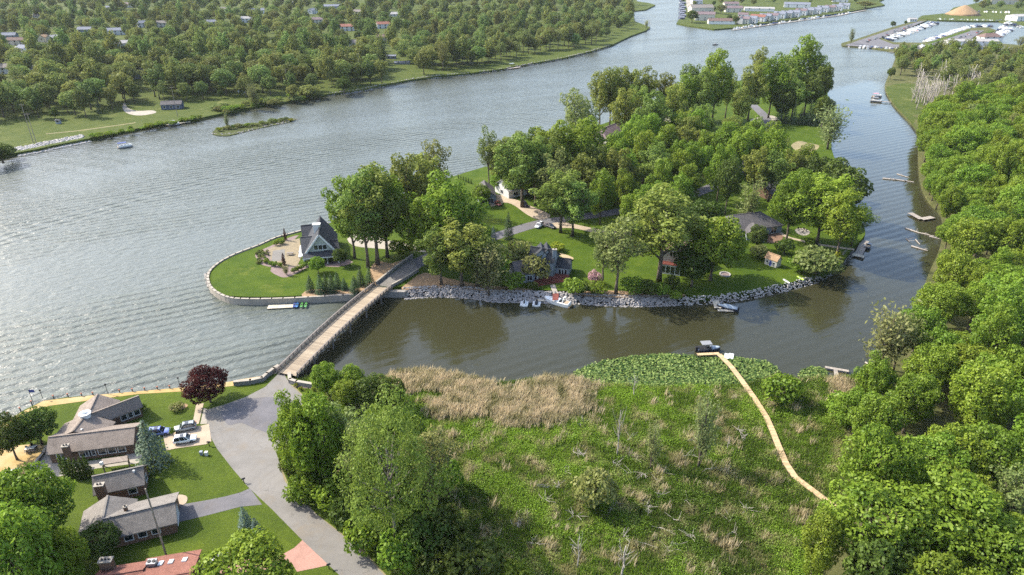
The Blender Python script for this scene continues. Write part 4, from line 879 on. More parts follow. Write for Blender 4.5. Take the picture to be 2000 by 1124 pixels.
H3 = House('red_roof_house', 'low house with red shingle roof and three skylights by the pink drive', (330, 1130), zm)
e0, e1 = P(286, 1091, 4.2), P(394, 1073, 4.2); d = (e1 - e0).xy.normalized(); nn = Vector((d.y, -d.x)); r0 = e0.xy + nn * 6.5; r1 = e1.xy + nn * 6.5
I = H3.gable(tuple(r0), tuple(r1), 6.0, 4.2, 6.5, 6.5, 'brick_red', 'red', pxin=False)
I = H3.gable((182, 1128), (280, 1112), 5.6, 4.2, 3.5, 3.2, 'brick_red', 'red')
for (u, v) in ((314, 1101), (334, 1098), (361, 1094)):
    p = P(u, v, 4.9); m = MB(); m.box(-.38, .38, -.6, .6, -.25, .16); k = m.build('skylight', MT['white'], H3.o); k.location = H3.l(p.x, p.y, 4.9); k.rotation_euler = (-.27, 0, .15); m = MB(); m.box(-.3, .3, -.52, .52, .16, .19); m.build('pane', MT['skylight'], k)
k = H3.box('roof_unit', (298, 1104), 4.9, 1.5, 1.2, .9, 'steel', .1)
for i in (-1, 1): m = MB(); m.disc((i * .38, 0, .9), .3, .12, 10); m.build('fan', MT['black'], k)
H3.chimney((211, 1108), 4.9, 2.0, 1.1, 1.6, 'brick', .1, 3)

zi = Z_I
WH = House('white_trim_house', 'gabled waterfront house with dark slate roof and white trim on the island tip', (622, 500), zi)
I = WH.gable((622, 458), (625, 422), zi + 10.2, zi + 3.4, 5.3, 5.3, 'palegreen', 'slate', .5, thick=.3)
f = I
wl, wr = P(600, 500, zi), P(650, 500, zi)
def front_gable(h, I, z, w, hh, k):                                  # windows in the front gable end
    end = 'a' if I['A'].y < I['B'].y else 'b'
    for j in range(k): h.window(I, end, .5 + (j - (k - 1) / 2) * (w + .18) / (I['wn'] + I['wf']), z, w, hh)
front_gable(WH, I, 4.5, 1.25, 1.6, 3)
m = MB(); E = I['A'] if I['A'].y < I['B'].y else I['B']; n_, d_ = I['n'], (I['A'] - I['B']).normalized() if I['A'].y < I['B'].y else (I['B'] - I['A']).normalized()
def WL(a, b, z): v = E + n_ * a + d_ * b; return WH.l(v.x, v.y, z)
for sg in (-1, 1): m.bar(WL(0, .56, zi + 9.9), WL(sg * 5.4, .56, zi + 3.05), .2, .55)   # white rake boards
m.build('rake_board', MT['white'], WH.o)
m = MB(); m.hexa([WL(-6, 2.6, zi + 2.6), WL(6, 2.6, zi + 2.6), WL(6, .05, zi + 3.7), WL(-6, .05, zi + 3.7)], [WL(-6, 2.6, zi + 2.8), WL(6, 2.6, zi + 2.8), WL(6, .05, zi + 3.9), WL(-6, .05, zi + 3.9)]); m.build('porch_roof', ROOF['slate'], WH.o)
m = MB(); m.bar(WL(-6, 2.62, zi + 2.55), WL(6, 2.62, zi + 2.55), .14, .34); m.build('porch_beam', MT['white'], WH.o)
for a in (-5.6, -1.9, 1.9, 5.6): m = MB(); m.bar(WL(a, 2.35, zi - .1), WL(a, 2.35, zi + 2.5), .36, .36); m.build('porch_column', MT['white'], WH.o)
front_gable(WH, I, .7, 1.6, 1.4, 4)
I2 = WH.gable((586, 464), (616, 461), zi + 6.6, zi + 3.2, 5.8, 5.0, 'palegreen', 'slate', .4, thick=.25)
WH.window(I2, 'a', .5, 3.0, 1.4, 1.3); WH.window(I2, 'a', .25, .5, 1.8, 2.0); WH.window(I2, 'n', .2, .7, 1.4, 1.5)
I2 = WH.gable((587, 441), (615, 438), zi + 6.8, zi + 3.2, 4.6, 4.6, 'palegreen', 'slate', .4, thick=.25)
I2 = WH.gable((630, 472), (660, 468), zi + 6.2, zi + 3.6, 3.5, 3.5, 'palegreen', 'slate', .4, thick=.25)
k = WH.box('chimney', (619, 446), zi + 9.6, 2.2, 1.5, 3.4, 'white', .1, zi + 7.6); m = MB(); m.box(-1.35, 1.35, -1, 1, 3.4, 3.6); m.build('chimney_cap', MT['white'], k)
m = MB()
for (u, v) in ((586, 505), (588, 495), (590, 486)): q = P(u, v, zi); x, y, z = WH.l(*q); m.box(x - .15, x + .15, y - .15, y + .15, -.1, 2.7)
m.build('pergola_post', MT['white'], WH.o)
m = MB(); pts = [WH.l(*P(u, v, zi + 3.0)) for u, v in ((583, 502), (594, 500), (594, 478), (586, 480))]; m.hexa([(x, y, z - .2) for x, y, z in pts], pts); m.build('porch_awning', MT['white'], WH.o)

DH = House('dark_roof_house', 'blue-grey house with charcoal roof above a red stepped deck', (1070, 525), zi)
I = DH.gable((1036, 481), (1086, 489), zi + 9.5, zi + 5.6, (1060, 511), 5.5, 'bluegrey', 'slate', .4)
DH.window(I, 'n', .62, 3.0, 1.9, 2.0, name='arched_window'); DH.window(I, 'n', .62, .5, 1.9, 2.0); DH.window(I, 'n', .25, 3.2, 1.4, 1.4)
I = DH.gable((1080, 502), (1116, 506), zi + 5.6, zi + 3.0, (1095, 523), 4.5, 'bluegrey', 'slate', .4)
for t in (.45, .62, .79): DH.window(I, 'n', t, .5, .95, 1.7)
I = DH.gable((1056, 474), (1058, 488), zi + 9.7, zi + 6.5, 3.2, 3.2, 'bluegrey', 'slate', .3); DH.gable((1067, 473), (1069, 488), zi + 9.6, zi + 6.5, 2.6, 2.6, 'bluegrey', 'slate', .3)
I = DH.gable((1000, 512), (1040, 507), zi + 6, zi + 3.2, 4.5, 4.5, 'bluegrey', 'charcoal', .4); DH.window(I, 'n', .3, .7, 2.2, 1.6); DH.window(I, 'n', .7, .7, 1.6, 1.6)
DH.chimney((1083, 497), zi + 8.2, 1.3, 1.0, 1.6, 'bluegrey', 0, 1)
dk = [P(u, v, zi + .6) for u, v in ((1052, 543), (1108, 535), (1112, 541), (1048, 552))]
for s_ in range(4):
    a, b = P(1042 - s_ * 1.2, 550 + s_ * 2.6, zi + .6), P(1112 + s_, 540 + s_ * 1.6, zi + .6); m = MB()
    if s_ == 0: pts = [DH.l(*q) for q in (P(1042, 550, zi + .62), P(1112, 540, zi + .62), P(1104, 527, zi + .62), P(1048, 533, zi + .62))]; m.hexa([(x, y, -.05) for x, y, z in pts], pts); m.build('deck', MT['wood_red'], DH.o)
    else: m.bar(DH.l(a.x, a.y, zi + .62 - .17 * s_), DH.l(b.x, b.y, zi + .62 - .17 * s_), .55, .12); m.build('deck_step', MT['wood_red'], DH.o)
sheet('stepping_path', [(1074, 557), (1084, 556), (1090, 573), (1080, 574)], zi + L3, MT['concrete']); sheet('jetty_steps', [(1079, 574), (1091, 573), (1091, 586), (1079, 587)], zi + L3, MT['wood_red'])

CT = House('cottage', 'tall gabled cottage with red balcony and glazed porch on the lawn', (1317, 522), zi)
I = CT.gable((1316, 479), (1322, 463), zi + 9.6, zi + 6.6, 3.3, 3.3, 'palegreen', 'brown', .35); front_gable(CT, I, 5.4, .8, 1.7, 2)
E = I['A'] if I['A'].y < I['B'].y else I['B']; n_, d_ = I['n'], (I['A'] - I['B']).normalized() if I['A'].y < I['B'].y else (I['B'] - I['A']).normalized()
def CL(a, b, z): v = E + n_ * a + d_ * b; return CT.l(v.x, v.y, z)
m = MB(); m.hexa([CL(-3, .05, zi - .1), CL(3, .05, zi - .1), CL(3, 2.4, zi - .1), CL(-3, 2.4, zi - .1)], [CL(-3, .05, zi + 3), CL(3, .05, zi + 3), CL(3, 2.4, zi + 3), CL(-3, 2.4, zi + 3)]); m.build('porch', MT['glass'], CT.o)
for a in (-3, -1.5, 0, 1.5, 3): m = MB(); m.bar(CL(a, 2.45, zi - .1), CL(a, 2.45, zi + 3.0), .2, .2); m.build('porch_post', MT['white'], CT.o)
m = MB(); m.bar(CL(-3.3, 2.46, zi + 3.1), CL(3.3, 2.46, zi + 3.1), .3, .35); m.bar(CL(-3.2, 2.46, zi + .15), CL(3.2, 2.46, zi + .15), .25, .35); m.build('porch_trim', MT['white'], CT.o)
m = MB(); m.hexa([CL(-3.3, .05, zi + 3.28), CL(3.3, .05, zi + 3.28), CL(3.3, 2.7, zi + 3.28), CL(-3.3, 2.7, zi + 3.28)], [CL(-3.3, .05, zi + 3.45), CL(3.3, .05, zi + 3.45), CL(3.3, 2.7, zi + 3.45), CL(-3.3, 2.7, zi + 3.45)]); bal = m.build('balcony', MT['wood_red'], CT.o)
m = MB(); m.bar(CL(-3.3, 2.6, zi + 4.4), CL(3.3, 2.6, zi + 4.4), .12, .12)
for k in range(23): a = -3.3 + .3 * k; m.bar(CL(a, 2.6, zi + 3.4), CL(a, 2.6, zi + 4.4), .07, .07)
m.build('balcony_rail', MT['wood_red'], bal)
CT.gable((1330, 470), (1366, 474), zi + 8.2, zi + 5, 4.5, 4.5, 'palegreen', 'brown', .4); CT.gable((1326, 464), (1352, 466), zi + 8.6, zi + 6, 4, 4, 'palegreen', 'grey', .4)

HH = House('hipped_house', 'single-storey house with broad grey hipped roof on the island', (1460, 445), zi)
I = HH.gable((1404, 424), (1512, 410), zi + 6.6, zi + 3.0, 7, 7, 'bluegrey', 'charcoal', .5, (5, 6)); HH.window(I, 'n', .25, .8, 1.8, 1.4); HH.window(I, 'n', .85, .2, 2.4, 2.2)
I = HH.gable((1472, 434), (1480, 448), zi + 5.2, zi + 3.0, 3.6, 3.6, 'bluegrey', 'charcoal', .4, (0, 3)); HH.window(I, 'n', .5, .8, 1.4, 1.4)
for u in (1497, 1504): q = P(u, 455, zi); x, y, z = HH.l(*q); m = MB(); m.box(x - .18, x + .18, y - .18, y + .18, -.1, 2.9); m.build('porch_post', MT['white'], HH.o)

SH = House('garden_shed', 'small cream garden shed with tan roof and blue door on the lawn', (1511, 511), zi, 'shed')
I = SH.gable((1500, 492), (1525, 501), zi + 4.0, zi + 2.4, 1.6, 1.6, 'offwhite', 'tan', .2); SH.window(I, 'n', .22, .9, .7, .8); SH.window(I, 'n', .8, .9, .7, .8); SH.window(I, 'n', .5, .05, .9, 1.9, 'white', 'flag_blue', 'door')
GA = House('garage', 'small slate-roofed garage at the head of the tan driveway', (950, 395), zi, 'garage'); I = GA.gable((952, 372), (945, 352), zi + 6, zi + 3.0, 4, 4, 'bluegrey', 'charcoal', .4); front_gable(GA, I, .2, 2.4, 2.0, 2)
BR = House('brown_roof_house', 'house with long brown shingle roof near the outer river shore', (1190, 262), zi); I = BR.gable((1167, 255), (1212, 237), zi + 7, zi + 3.4, 6, 6, 'offwhite', 'plum', .5, (4, 4)); BR.window(I, 'n', .5, .8, 2, 1.5)
GR = House('grey_hip_house', 'small pale house under a grey hipped roof among cottonwoods', (1182, 295), zi); I = GR.gable((1168, 283), (1192, 280), zi + 6.5, zi + 3.2, 5, 5, 'white', 'grey', .5, (3, 3)); GR.window(I, 'n', .5, .8, 1.6, 1.4)
PR = House('plum_roof_house', 'house with plum-coloured roof showing between the island trees', (1330, 225), zi); I = PR.gable((1305, 217), (1345, 205), zi + 6.5, zi + 3.2, 6, 6, 'offwhite', 'plum', .5, (3, 3))
RH = House('riverside_house', 'white walled house hidden behind the tall trees by the river lawn', (1010, 360), zi); I = RH.gable((978, 352), (1048, 338), zi + 6.8, zi + 3.3, 6, 6, 'white', 'pale', .5, (0, 3)); RH.window(I, 'n', .2, .8, 2, 1.5); RH.window(I, 'a', .5, .8, 2, 1.5); RH.window(I, 'n', .6, .8, 2, 1.5)
SB = House('shaded_house', 'dark house in the tree belt facing the channel', (1510, 372), zi); I = SB.gable((1490, 360), (1530, 350), zi + 6, zi + 3, 5, 5, 'brick', 'charcoal', .5); SB.window(I, 'n', .3, .8, 1.6, 1.4); SB.window(I, 'n', .7, .8, 1.6, 1.4)
BL = House('blue_roof_house', 'small house with blue-grey roof behind the meadow', (1490, 290), zi); BL.gable((1478, 282), (1505, 276), zi + 5.5, zi + 3, 4, 4, 'white', 'blue', .4)

# ------------------------------------------------------------------ bridge
def zdeck(t): return 2.25 + 1.1 * math.sin(math.pi * t) * .8 + .3 * t
b0l, b0r, b1l, b1r = P(545, 724, 2.3).xy, P(577, 738, 2.3).xy, P(733, 558, 2.6).xy, P(764, 562, 2.6).xy
bc0, bc1 = (b0l + b0r) / 2, (b1l + b1r) / 2; bd = (bc1 - bc0).normalized(); bn = Vector((bd.y, -bd.x)); BLEN = (bc1 - bc0).length; BW = 6.0
BG = thing('timber_bridge', 'long one-lane timber bridge with post railings from road to island', 'bridge', (bc0.x, bc0.y, 0))
def bl(s, o, z): v = bd * s + bn * o; return (v.x, v.y, z)
NS = 110; SEG = BLEN / NS
def deck_mat():
    m, nt, b = nodes('bridge_planks'); oi = N(nt, 'ShaderNodeObjectInfo'); v = coords(nt)
    col = mix(nt, (.185, .145, .10), (.29, .235, .165), oi.outputs['Random']); col = mix(nt, col, (.11, .09, .07), ramp(nt, noise(nt, v, 1.6, 4, .7), .5, .8, 0, .6))
    nt.links.new(col, b.inputs['Base Color']); b.inputs['Roughness'].default_value = .9; return m
PLANK = deck_mat(); pm = MB(); pm.box(-SEG * .47, SEG * .47, -BW / 2, BW / 2, -.12, 0); po = pm.build('plank', PLANK, BG); pme = po.data; bpy.data.objects.remove(po)
ba = math.atan2(bd.y, bd.x)
for k in range(NS):
    s_ = (k + .5) * SEG; o = bpy.data.objects.new('plank', pme); link(o, BG); o.location = bl(s_, 0, zdeck(s_ / BLEN)); o.rotation_euler.z = ba
m = MB()
for k in range(22):
    s0, s1 = BLEN * k / 22, BLEN * (k + 1) / 22
    for o_ in (-2.3, -.8, .8, 2.3): m.bar(bl(s0, o_, zdeck(s0 / BLEN) - .32), bl(s1, o_, zdeck(s1 / BLEN) - .32), .25, .38)
m.build('girder', MT['wood_grey'], BG)
NP = 28
for sd_ in (-1, 1):
    for k in range(NP + 1):
        s_ = BLEN * k / NP; z = zdeck(s_ / BLEN); m = MB(); m.bar(bl(s_, sd_ * (BW / 2 + .02), z - .5), bl(s_, sd_ * (BW / 2 + .02), z + 1.15), .24, .24); m.build('post', MT['wood_grey'], BG)
    for zz, w, h in ((1.2, .30, .10), (.75, .07, .22), (.40, .07, .22)):
        m = MB()
        for k in range(NP): m.bar(bl(BLEN * k / NP, sd_ * (BW / 2 - .05), zdeck(k / NP) + zz), bl(BLEN * (k + 1) / NP, sd_ * (BW / 2 - .05), zdeck((k + 1) / NP) + zz), w, h)
        m.build('rail', MT['wood_grey'], BG)
    m = MB()
    for k in range(NP): m.bar(bl(BLEN * k / NP, sd_ * (BW / 2 - .28), zdeck(k / NP) + .12), bl(BLEN * (k + 1) / NP, sd_ * (BW / 2 - .28), zdeck((k + 1) / NP) + .12), .25, .24)
    m.build('kerb_beam', MT['wood'], BG)
for f in (.16, .34, .52, .70, .88):
    z = zdeck(f); m = MB(); m.bar(bl(BLEN * f, -2.9, z - .7), bl(BLEN * f, 2.9, z - .7), .4, .4)
    pier = m.build('pier_cap', MT['wood_grey'], BG)
    for o_ in (-2.4, 0, 2.4): m = MB(); m.tube([bl(BLEN * f, o_, -2), bl(BLEN * f, o_, z - .55)], .25, 8); m.build('pile', MT['wood_grey'], pier)
# railings of the approach on the island and the wing walls
def wall_run(name, label, px, z0, h, th, mat, cap=None, cat='wall', group=None, base=None):
    pts = [P(u, v, z0) for u, v in px]; c = pts[0]; o = thing(name, label, cat, (c.x, c.y, z0), 0, group); m = MB(); mc = MB(); lo = (base if base is not None else z0 - .3) - z0
    for a, b in zip(pts[:-1], pts[1:]):
        a, b = a - c, b - c; e = (b - a).normalized() * th * .3
        m.bar((a - e) + Vector((0, 0, (h + lo) / 2)), (b + e) + Vector((0, 0, (h + lo) / 2)), th, h - lo)
        if cap: mc.bar((a - e) + Vector((0, 0, h + .05)), (b + e) + Vector((0, 0, h + .05)), th + .14, .12)
    m.build('wall_body', MT[mat], o)
    if cap: mc.build('coping', MT[cap], o)
    return o
wall_run('approach_wall', 'grey stone parapet on the river side of the island approach', [(735, 556), (770, 528), (806, 502)], zi, .95, .4, 'stone', 'concrete')
wall_run('approach_wall', 'grey stone parapet on the channel side of the island approach', [(766, 561), (790, 548), (817, 531)], zi, .95, .4, 'stone', 'concrete', base=.2)
wall_run('abutment', 'concrete abutment under the island end of the bridge', [(748, 578), (790, 578)], .3, 1.7, 1.5, 'stone', None, 'abutment', base=-.5)
wall_run('wing_wall', 'stone wall curving along the promenade end to the bridge', [(459, 753), (490, 750), (513, 745), (523, 736), (536, 726), (544, 721)], zm, 1.1, .7, 'stone', 'concrete')
wall_run('wing_wall', 'short stone wall with pillar on the marsh side of the bridge', [(566, 736), (567, 748), (580, 752), (610, 757)], zm, 1.1, .7, 'stone', 'concrete')
SW = wall_run('seawall', 'pale concrete seawall round the island tip lawn', smooth([(735, 576), (699, 576), (602, 582), (531, 585), (470, 585), (440, 580), (416, 566), (407, 550), (409, 532), (428, 514), (460, 497), (505, 480), (539, 465), (576, 455), (640, 437)], 3, False), zi, .25, .6, 'concrete', 'concrete', base=-.6)
wall_run('retaining_wall', 'pale retaining wall beside the house patio terrace', [(62, 917), (85, 890), (92, 876)], zm, .6, .4, 'stone', 'concrete')
# ------------------------------------------------------------------ marsh, reeds, lily pads, rock banks
from mathutils import noise as mno
def fnoise(X, Y, s, seed=0.0): return np.array([mno.fractal(Vector((x * s + seed, y * s - seed, seed)), 1.0, 2.0, 4) for x, y in zip(X, Y)])
def blades(X, Y, Z, k, h, w, lean, rg, tint, dry, spread=.35, drift=(0, 0)):
    """k pointed blades for each tuft"""
    n = len(X) * k; bx = np.repeat(X, k) + rg.normal(0, spread, n); by = np.repeat(Y, k) + rg.normal(0, spread, n); bz = np.repeat(Z, k) - .05
    a = rg.uniform(0, 2 * np.pi, n); hh = np.repeat(h, k) * rg.uniform(.6, 1.2, n); ww = w * rg.uniform(.7, 1.4, n)
    ln = lean * rg.uniform(.2, 1.3, n) * hh; lx = np.cos(a) * ln + drift[0] * hh; ly = np.sin(a) * ln + drift[1] * hh
    pa = rg.uniform(0, 2 * np.pi, n); px, py = np.cos(pa) * ww, np.sin(pa) * ww
    V = np.stack([np.stack([bx - px, by - py, bz], 1), np.stack([bx + px, by + py, bz], 1), np.stack([bx + lx * .55 + px * .8, by + ly * .55 + py * .8, bz + hh * .7], 1), np.stack([bx + lx, by + ly, bz + hh], 1)], 1).reshape(-1, 3)
    F = np.arange(n * 4).reshape(-1, 4)
    t = np.clip(np.repeat(tint, k) + rg.normal(0, .15, n), 0, 1); d = np.clip(np.repeat(dry, k) + rg.normal(0, .08, n), 0, 1)
    return V, F, np.repeat(t, 4), np.repeat(d, 4)
MARSH = smooth(XY([(592, 748)] + SHORE_MARSH[1:], .3), 2, False) + XY([(1690, 760), (1660, 820), (1640, 880), (1650, 960), (1640, 1040), (1570, 1180), (1100, 1220), (850, 1220), (760, 1110), (700, 1040), (640, 980), (610, 930), (640, 850), (640, 790)], .3)
rg = np.random.default_rng(21)
A = np.array(MARSH); n = 52000
X = rg.uniform(A[:, 0].min(), A[:, 0].max(), n); Y = rg.uniform(A[:, 1].min(), A[:, 1].max(), n); ok = inside(MARSH, X, Y)
BWPX = [(1404, 692), (1428, 716), (1450, 745), (1475, 780), (1497, 815), (1510, 845), (1522, 875), (1535, 905), (1553, 932), (1590, 960), (1630, 990)]
BWW = XY(BWPX, .9); ok &= dist_poly(BWW, X, Y, False) > 1.1
X, Y = X[ok], Y[ok]; Z = z_main(X, Y)
shore_l = smooth(XY(SHORE_MARSH, 0), 4, False)
def band(px, w):
    return np.clip(1 - dist_poly(XY(px, .3), X, Y, False) / w, 0, 1)
reedz = np.maximum(band([(790, 745), (860, 748), (920, 765), (960, 790), (1000, 790), (1060, 775), (1110, 760)], 8.5), band([(870, 800), (920, 790), (1000, 810), (1080, 815), (1130, 790)], 6)); reedz = np.maximum(reedz, .8 * band([(1640, 755), (1660, 790), (1690, 800)], 5))
fn = fnoise(X, Y, .11, 3.1); fn2 = fnoise(X, Y, .35, 7.7)
isreed = reedz + fn2 * .35 + rg.normal(0, .16, len(X)) > .46
g = ~isreed
zone = fnoise(X, Y, .035, 2.2); tint = np.clip(.5 + fn * .45 + zone * .8 + fn2 * .25, 0, 1); dry = np.clip((fn2 - .10) * 2.0 + np.clip(fnoise(X, Y, .06, 9), 0, 1) * .5, 0, .85) * .72
V1, F1, T1, D1 = blades(X[g], Y[g], Z[g], 9, .55 + .5 * rg.random(g.sum()) + .35 * np.clip(fn[g], 0, 1), .06, .5, rg, tint[g], dry[g], .38)
me = mesh_np('marsh_grass', V1, F1, LM['marsh'], {'tint': T1, 'dry': D1}); tag(link(bpy.data.objects.new('marsh_grass', me)), 'tangled green marsh grass and herbs between boardwalk and thicket', 'grass', kind='stuff')
# broad herb leaves in patches
lush_ = g & (fn + .4 * fn2 > .06); nn_ = lush_.sum(); k = 8
Pl = np.stack([np.repeat(X[lush_], k) + rg.normal(0, .5, nn_ * k), np.repeat(Y[lush_], k) + rg.normal(0, .5, nn_ * k), np.repeat(Z[lush_], k) + rg.uniform(.35, 1.0, nn_ * k)], 1)
V2, F2, T2 = leaf_quads(Pl, unit(rg.normal(size=Pl.shape) * .6 + [0, 0, 1]), rg.uniform(.07, .17, len(Pl)), np.clip(np.repeat(tint[lush_], k) + .15 + rg.normal(0, .15, len(Pl)), 0, 1), rg, .6)
me = mesh_np('marsh_herbs', V2, F2, LM['marsh'], {'tint': T2, 'dry': np.repeat(np.repeat(dry[lush_] * .5, k), 4)}); tag(link(bpy.data.objects.new('marsh_herbs', me)), 'broad-leaved yellow-green marsh plants in patches', 'plants', kind='stuff')
r_ = isreed; RX = np.repeat(X[r_], 3) + rg.normal(0, .5, r_.sum() * 3); RY = np.repeat(Y[r_], 3) + rg.normal(0, .5, r_.sum() * 3); okr = inside(MARSH, RX, RY); RX, RY = RX[okr], RY[okr]
rf = fnoise(RX, RY, .3, 5)
V3, F3, T3, D3 = blades(RX, RY, np.full(len(RX), .3), 6, 1.5 + .7 * rg.random(len(RX)), .055, .22, rg, np.clip(.62 + rf * .8, 0, 1), rf * 0, .3, (.20, .12))
me = mesh_np('reed_bed', V3, F3, LM['reed'], {'tint': T3}); tag(link(bpy.data.objects.new('reed_bed', me)), 'straw-coloured reeds along the marsh shore', 'reeds', kind='stuff')
def lily(name, label, px, n, rg):
    poly = XY(px, .05); A = np.array(poly); x = rg.uniform(A[:, 0].min(), A[:, 0].max(), n); y = rg.uniform(A[:, 1].min(), A[:, 1].max(), n); o = inside(poly, x, y); e = dist_poly(poly, x, y)
    o &= e > rg.uniform(0, 1.2, n); x, y = x[o], y[o]; m = len(x); r = rg.uniform(.16, .36, m); z = rg.uniform(.03, .38, m); nr = unit(rg.normal(size=(m, 3)) * .33 + [0, 0, 1]); t = unit(np.cross(nr, rg.normal(size=(m, 3)))); b = np.cross(nr, t)
    c = np.stack([x, y, z], 1); ang = np.arange(6) * np.pi / 3; V = (c[:, None, :] + r[:, None, None] * (np.cos(ang)[None, :, None] * t[:, None, :] + np.sin(ang)[None, :, None] * b[:, None, :])).reshape(-1, 3)
    me = mesh_np(name, V, np.arange(m * 6).reshape(-1, 6), LM['lily'], {'tint': np.repeat(np.clip(rg.normal(.45, .4, m), 0, 1), 6)}); tag(link(bpy.data.objects.new(name, me)), label, 'water lilies', kind='stuff')
LILY1 = smooth([(1110, 741), (1140, 715), (1200, 700), (1290, 690), (1360, 694), (1440, 697), (1500, 706), (1524, 722), (1520, 736), (1480, 746), (1420, 754), (1300, 758), (1160, 751)], 3)
lily('lily_pads', 'broad bed of lily pads crossed by the boardwalk', LILY1, 15500, rg)
lily('lily_pads', 'small patch of lily pads beside the broken jetty', smooth([(1558, 730), (1580, 716), (1610, 720), (1620, 735), (1600, 752), (1568, 746)], 3), 2200, rg)

# rock banks
def rock_proto(rg):
    bm = bmesh.new(); bmesh.ops.create_icosphere(bm, subdivisions=1, radius=1)
    for v in bm.verts: v.co *= rg.uniform(.7, 1.15)
    V = np.array([v.co[:] for v in bm.verts]); F = np.array([[v.index for v in f.verts] for f in bm.faces]); bm.free(); return V, F
ROCKS = [rock_proto(rg) for _ in range(4)]
def riprap(name, label, px, width, n, size, mat, ztop, zlow=-.1, kind='stuff', parent=None):
    path = np.array(smooth(XY(px, 0), 4, False)); seg = np.diff(path, axis=0); L = np.hypot(*seg.T); cs = np.concatenate([[0], np.cumsum(L)])
    s = rg.uniform(0, cs[-1], n); i = np.clip(np.searchsorted(cs, s) - 1, 0, len(seg) - 1); f = (s - cs[i]) / L[i]; p = path[i] + seg[i] * f[:, None]; nr = np.stack([-seg[i][:, 1], seg[i][:, 0]], 1) / L[i][:, None]
    w = rg.uniform(-.25, 1, n); p = p + nr * (w * width)[:, None]; z = zlow + (ztop - zlow) * np.clip(w, 0, 1) ** .7 + rg.normal(0, .06, n)
    Vs, Fs = [], []; base = 0
    for k in range(n):
        V, F = ROCKS[k % 4]; sz = size * rg.uniform(.55, 1.35); a = rg.uniform(0, 6.28); c, s_ = math.cos(a), math.sin(a); q = V * (sz * rg.uniform(.8, 1.2), sz, sz * .7)
        q = np.stack([q[:, 0] * c - q[:, 1] * s_, q[:, 0] * s_ + q[:, 1] * c, q[:, 2]], 1) + [p[k, 0], p[k, 1], z[k]]; Vs.append(q); Fs.append(F + base); base += len(V)
    V = np.concatenate(Vs); me = mesh_np(name, V, np.concatenate(Fs), mat); return tag(link(bpy.data.objects.new(name, me), parent), label, 'rocks', kind=kind)
# path order is chosen so that the left-hand normal points inland
riprap('rock_bank', 'grey boulder bank between bridge and moored cruiser', [(1125, 593), (1070, 591), (1022, 589), (962, 588), (922, 582), (860, 579), (790, 583)][::-1], 3.6, 2300, .40, MT['riprap'], Z_I + .15)
riprap('rock_bank', 'grey boulder bank below the shrub gardens', [(1110, 591), (1180, 596), (1240, 598), (1325, 595)], 3.2, 1300, .38, MT['riprap'], Z_I + .15)
riprap('stone_edge', 'narrow pale stone edging of the cottage lawn', [(1325, 595), (1354, 595), (1439, 588), (1496, 577), (1553, 564), (1590, 554)], 1.8, 800, .30, MT['pale_rock'], Z_I + .1)
riprap('stone_edge', 'brown stones at the channel corner of the island', [(1590, 554), (1616, 541), (1639, 527), (1664, 493)], 1.6, 300, .32, MT['stone'], Z_I)
riprap('toe_rocks', 'tumbled brown rocks at the foot of the tip seawall', [(402, 535), (404, 555), (414, 572), (437, 587), (465, 592)], 1.2, 220, .38, MT['stone'], .7)
riprap('rock_revetment', 'white rock revetment on the far bank', [(35, 304), (75, 297), (100, 291), (175, 276)], 9, 1500, .75, MT['pale_rock'], Z_F + .5)
riprap('rock_revetment', 'grey stone edge of the far bank lawn', [(640, 188), (690, 182), (740, 172), (800, 160), (850, 153), (915, 147)], 2.2, 600, .6, MT['riprap'], Z_F + .1)
riprap('rock_revetment', 'brown stone edge of the far bank meadow', [(915, 147), (985, 138), (1060, 124), (1100, 117), (1160, 102), (1195, 91)], 2.0, 450, .7, MT['stone'], Z_F + .1)
riprap('marsh_shingle', 'driftwood and stones edging the mud bank', [(430, 265), (470, 261), (520, 249), (560, 241), (579, 234)], 2, 160, .5, MT['stone'], .5)

# ------------------------------------------------------------------ boardwalk and jetties
def planked(name, label, path, width, z, step, mat, posts=None, cat='dock', group=None, legs=True):
    """walkway of single planks on stringers along a world path"""
    c = Vector(path[0]); o = thing(name, label, cat, (c.x, c.y, 0), 0, group); m = MB(); m.box(-step * .46, step * .46, -width / 2, width / 2, -.05, 0); po = m.build('plank', mat); pme = po.data; bpy.data.objects.remove(po)
    st = MB()
    for a, b in zip(path[:-1], path[1:]):
        a, b = Vector(a), Vector(b); L = (b - a).length; k = max(1, int(round(L / step))); an = math.atan2(b.y - a.y, b.x - a.x); e = (b - a) / k; nn = Vector((-(b - a).y, (b - a).x)).normalized() * width * .4
        for i in range(k):
            q = bpy.data.objects.new('plank', pme); link(q, o); v = a + e * (i + .5) - c; q.location = (v.x, v.y, z + random.uniform(-.008, .008)); q.rotation_euler.z = an; q.scale = (L / k / step, 1, 1)
        for sg in (-1, 1):
            p0, p1 = a - c + nn * sg, b - c + nn * sg; st.bar((p0.x, p0.y, z - .13), (p1.x, p1.y, z - .13), .1, .16)
            for f in ((.0, .5, 1.0) if legs else ()):
                v = p0.lerp(p1, f); lg = MB(); lg.bar((v.x, v.y, -1.0), (v.x, v.y, z - .06), .12, .12); lg.build('leg', MT['wood_grey'], o)
    st.build('stringer', MT['wood'], o)
    return o
def plank_mat(name, a, b_):
    m, nt, b = nodes(name); oi = N(nt, 'ShaderNodeObjectInfo'); nt.links.new(mix(nt, a, b_, oi.outputs['Random']), b.inputs['Base Color']); b.inputs['Roughness'].default_value = .85; return m
PL_G = plank_mat('plank_golden', (.28, .20, .105), (.42, .31, .175)); PL_P = plank_mat('plank_pale', (.36, .32, .24), (.48, .43, .34)); PL_W = plank_mat('plank_grey', (.17, .15, .13), (.27, .24, .205))
planked('boardwalk', 'long golden plank boardwalk winding across the marsh', BWW, 1.35, .95, .30, PL_G, cat='boardwalk')
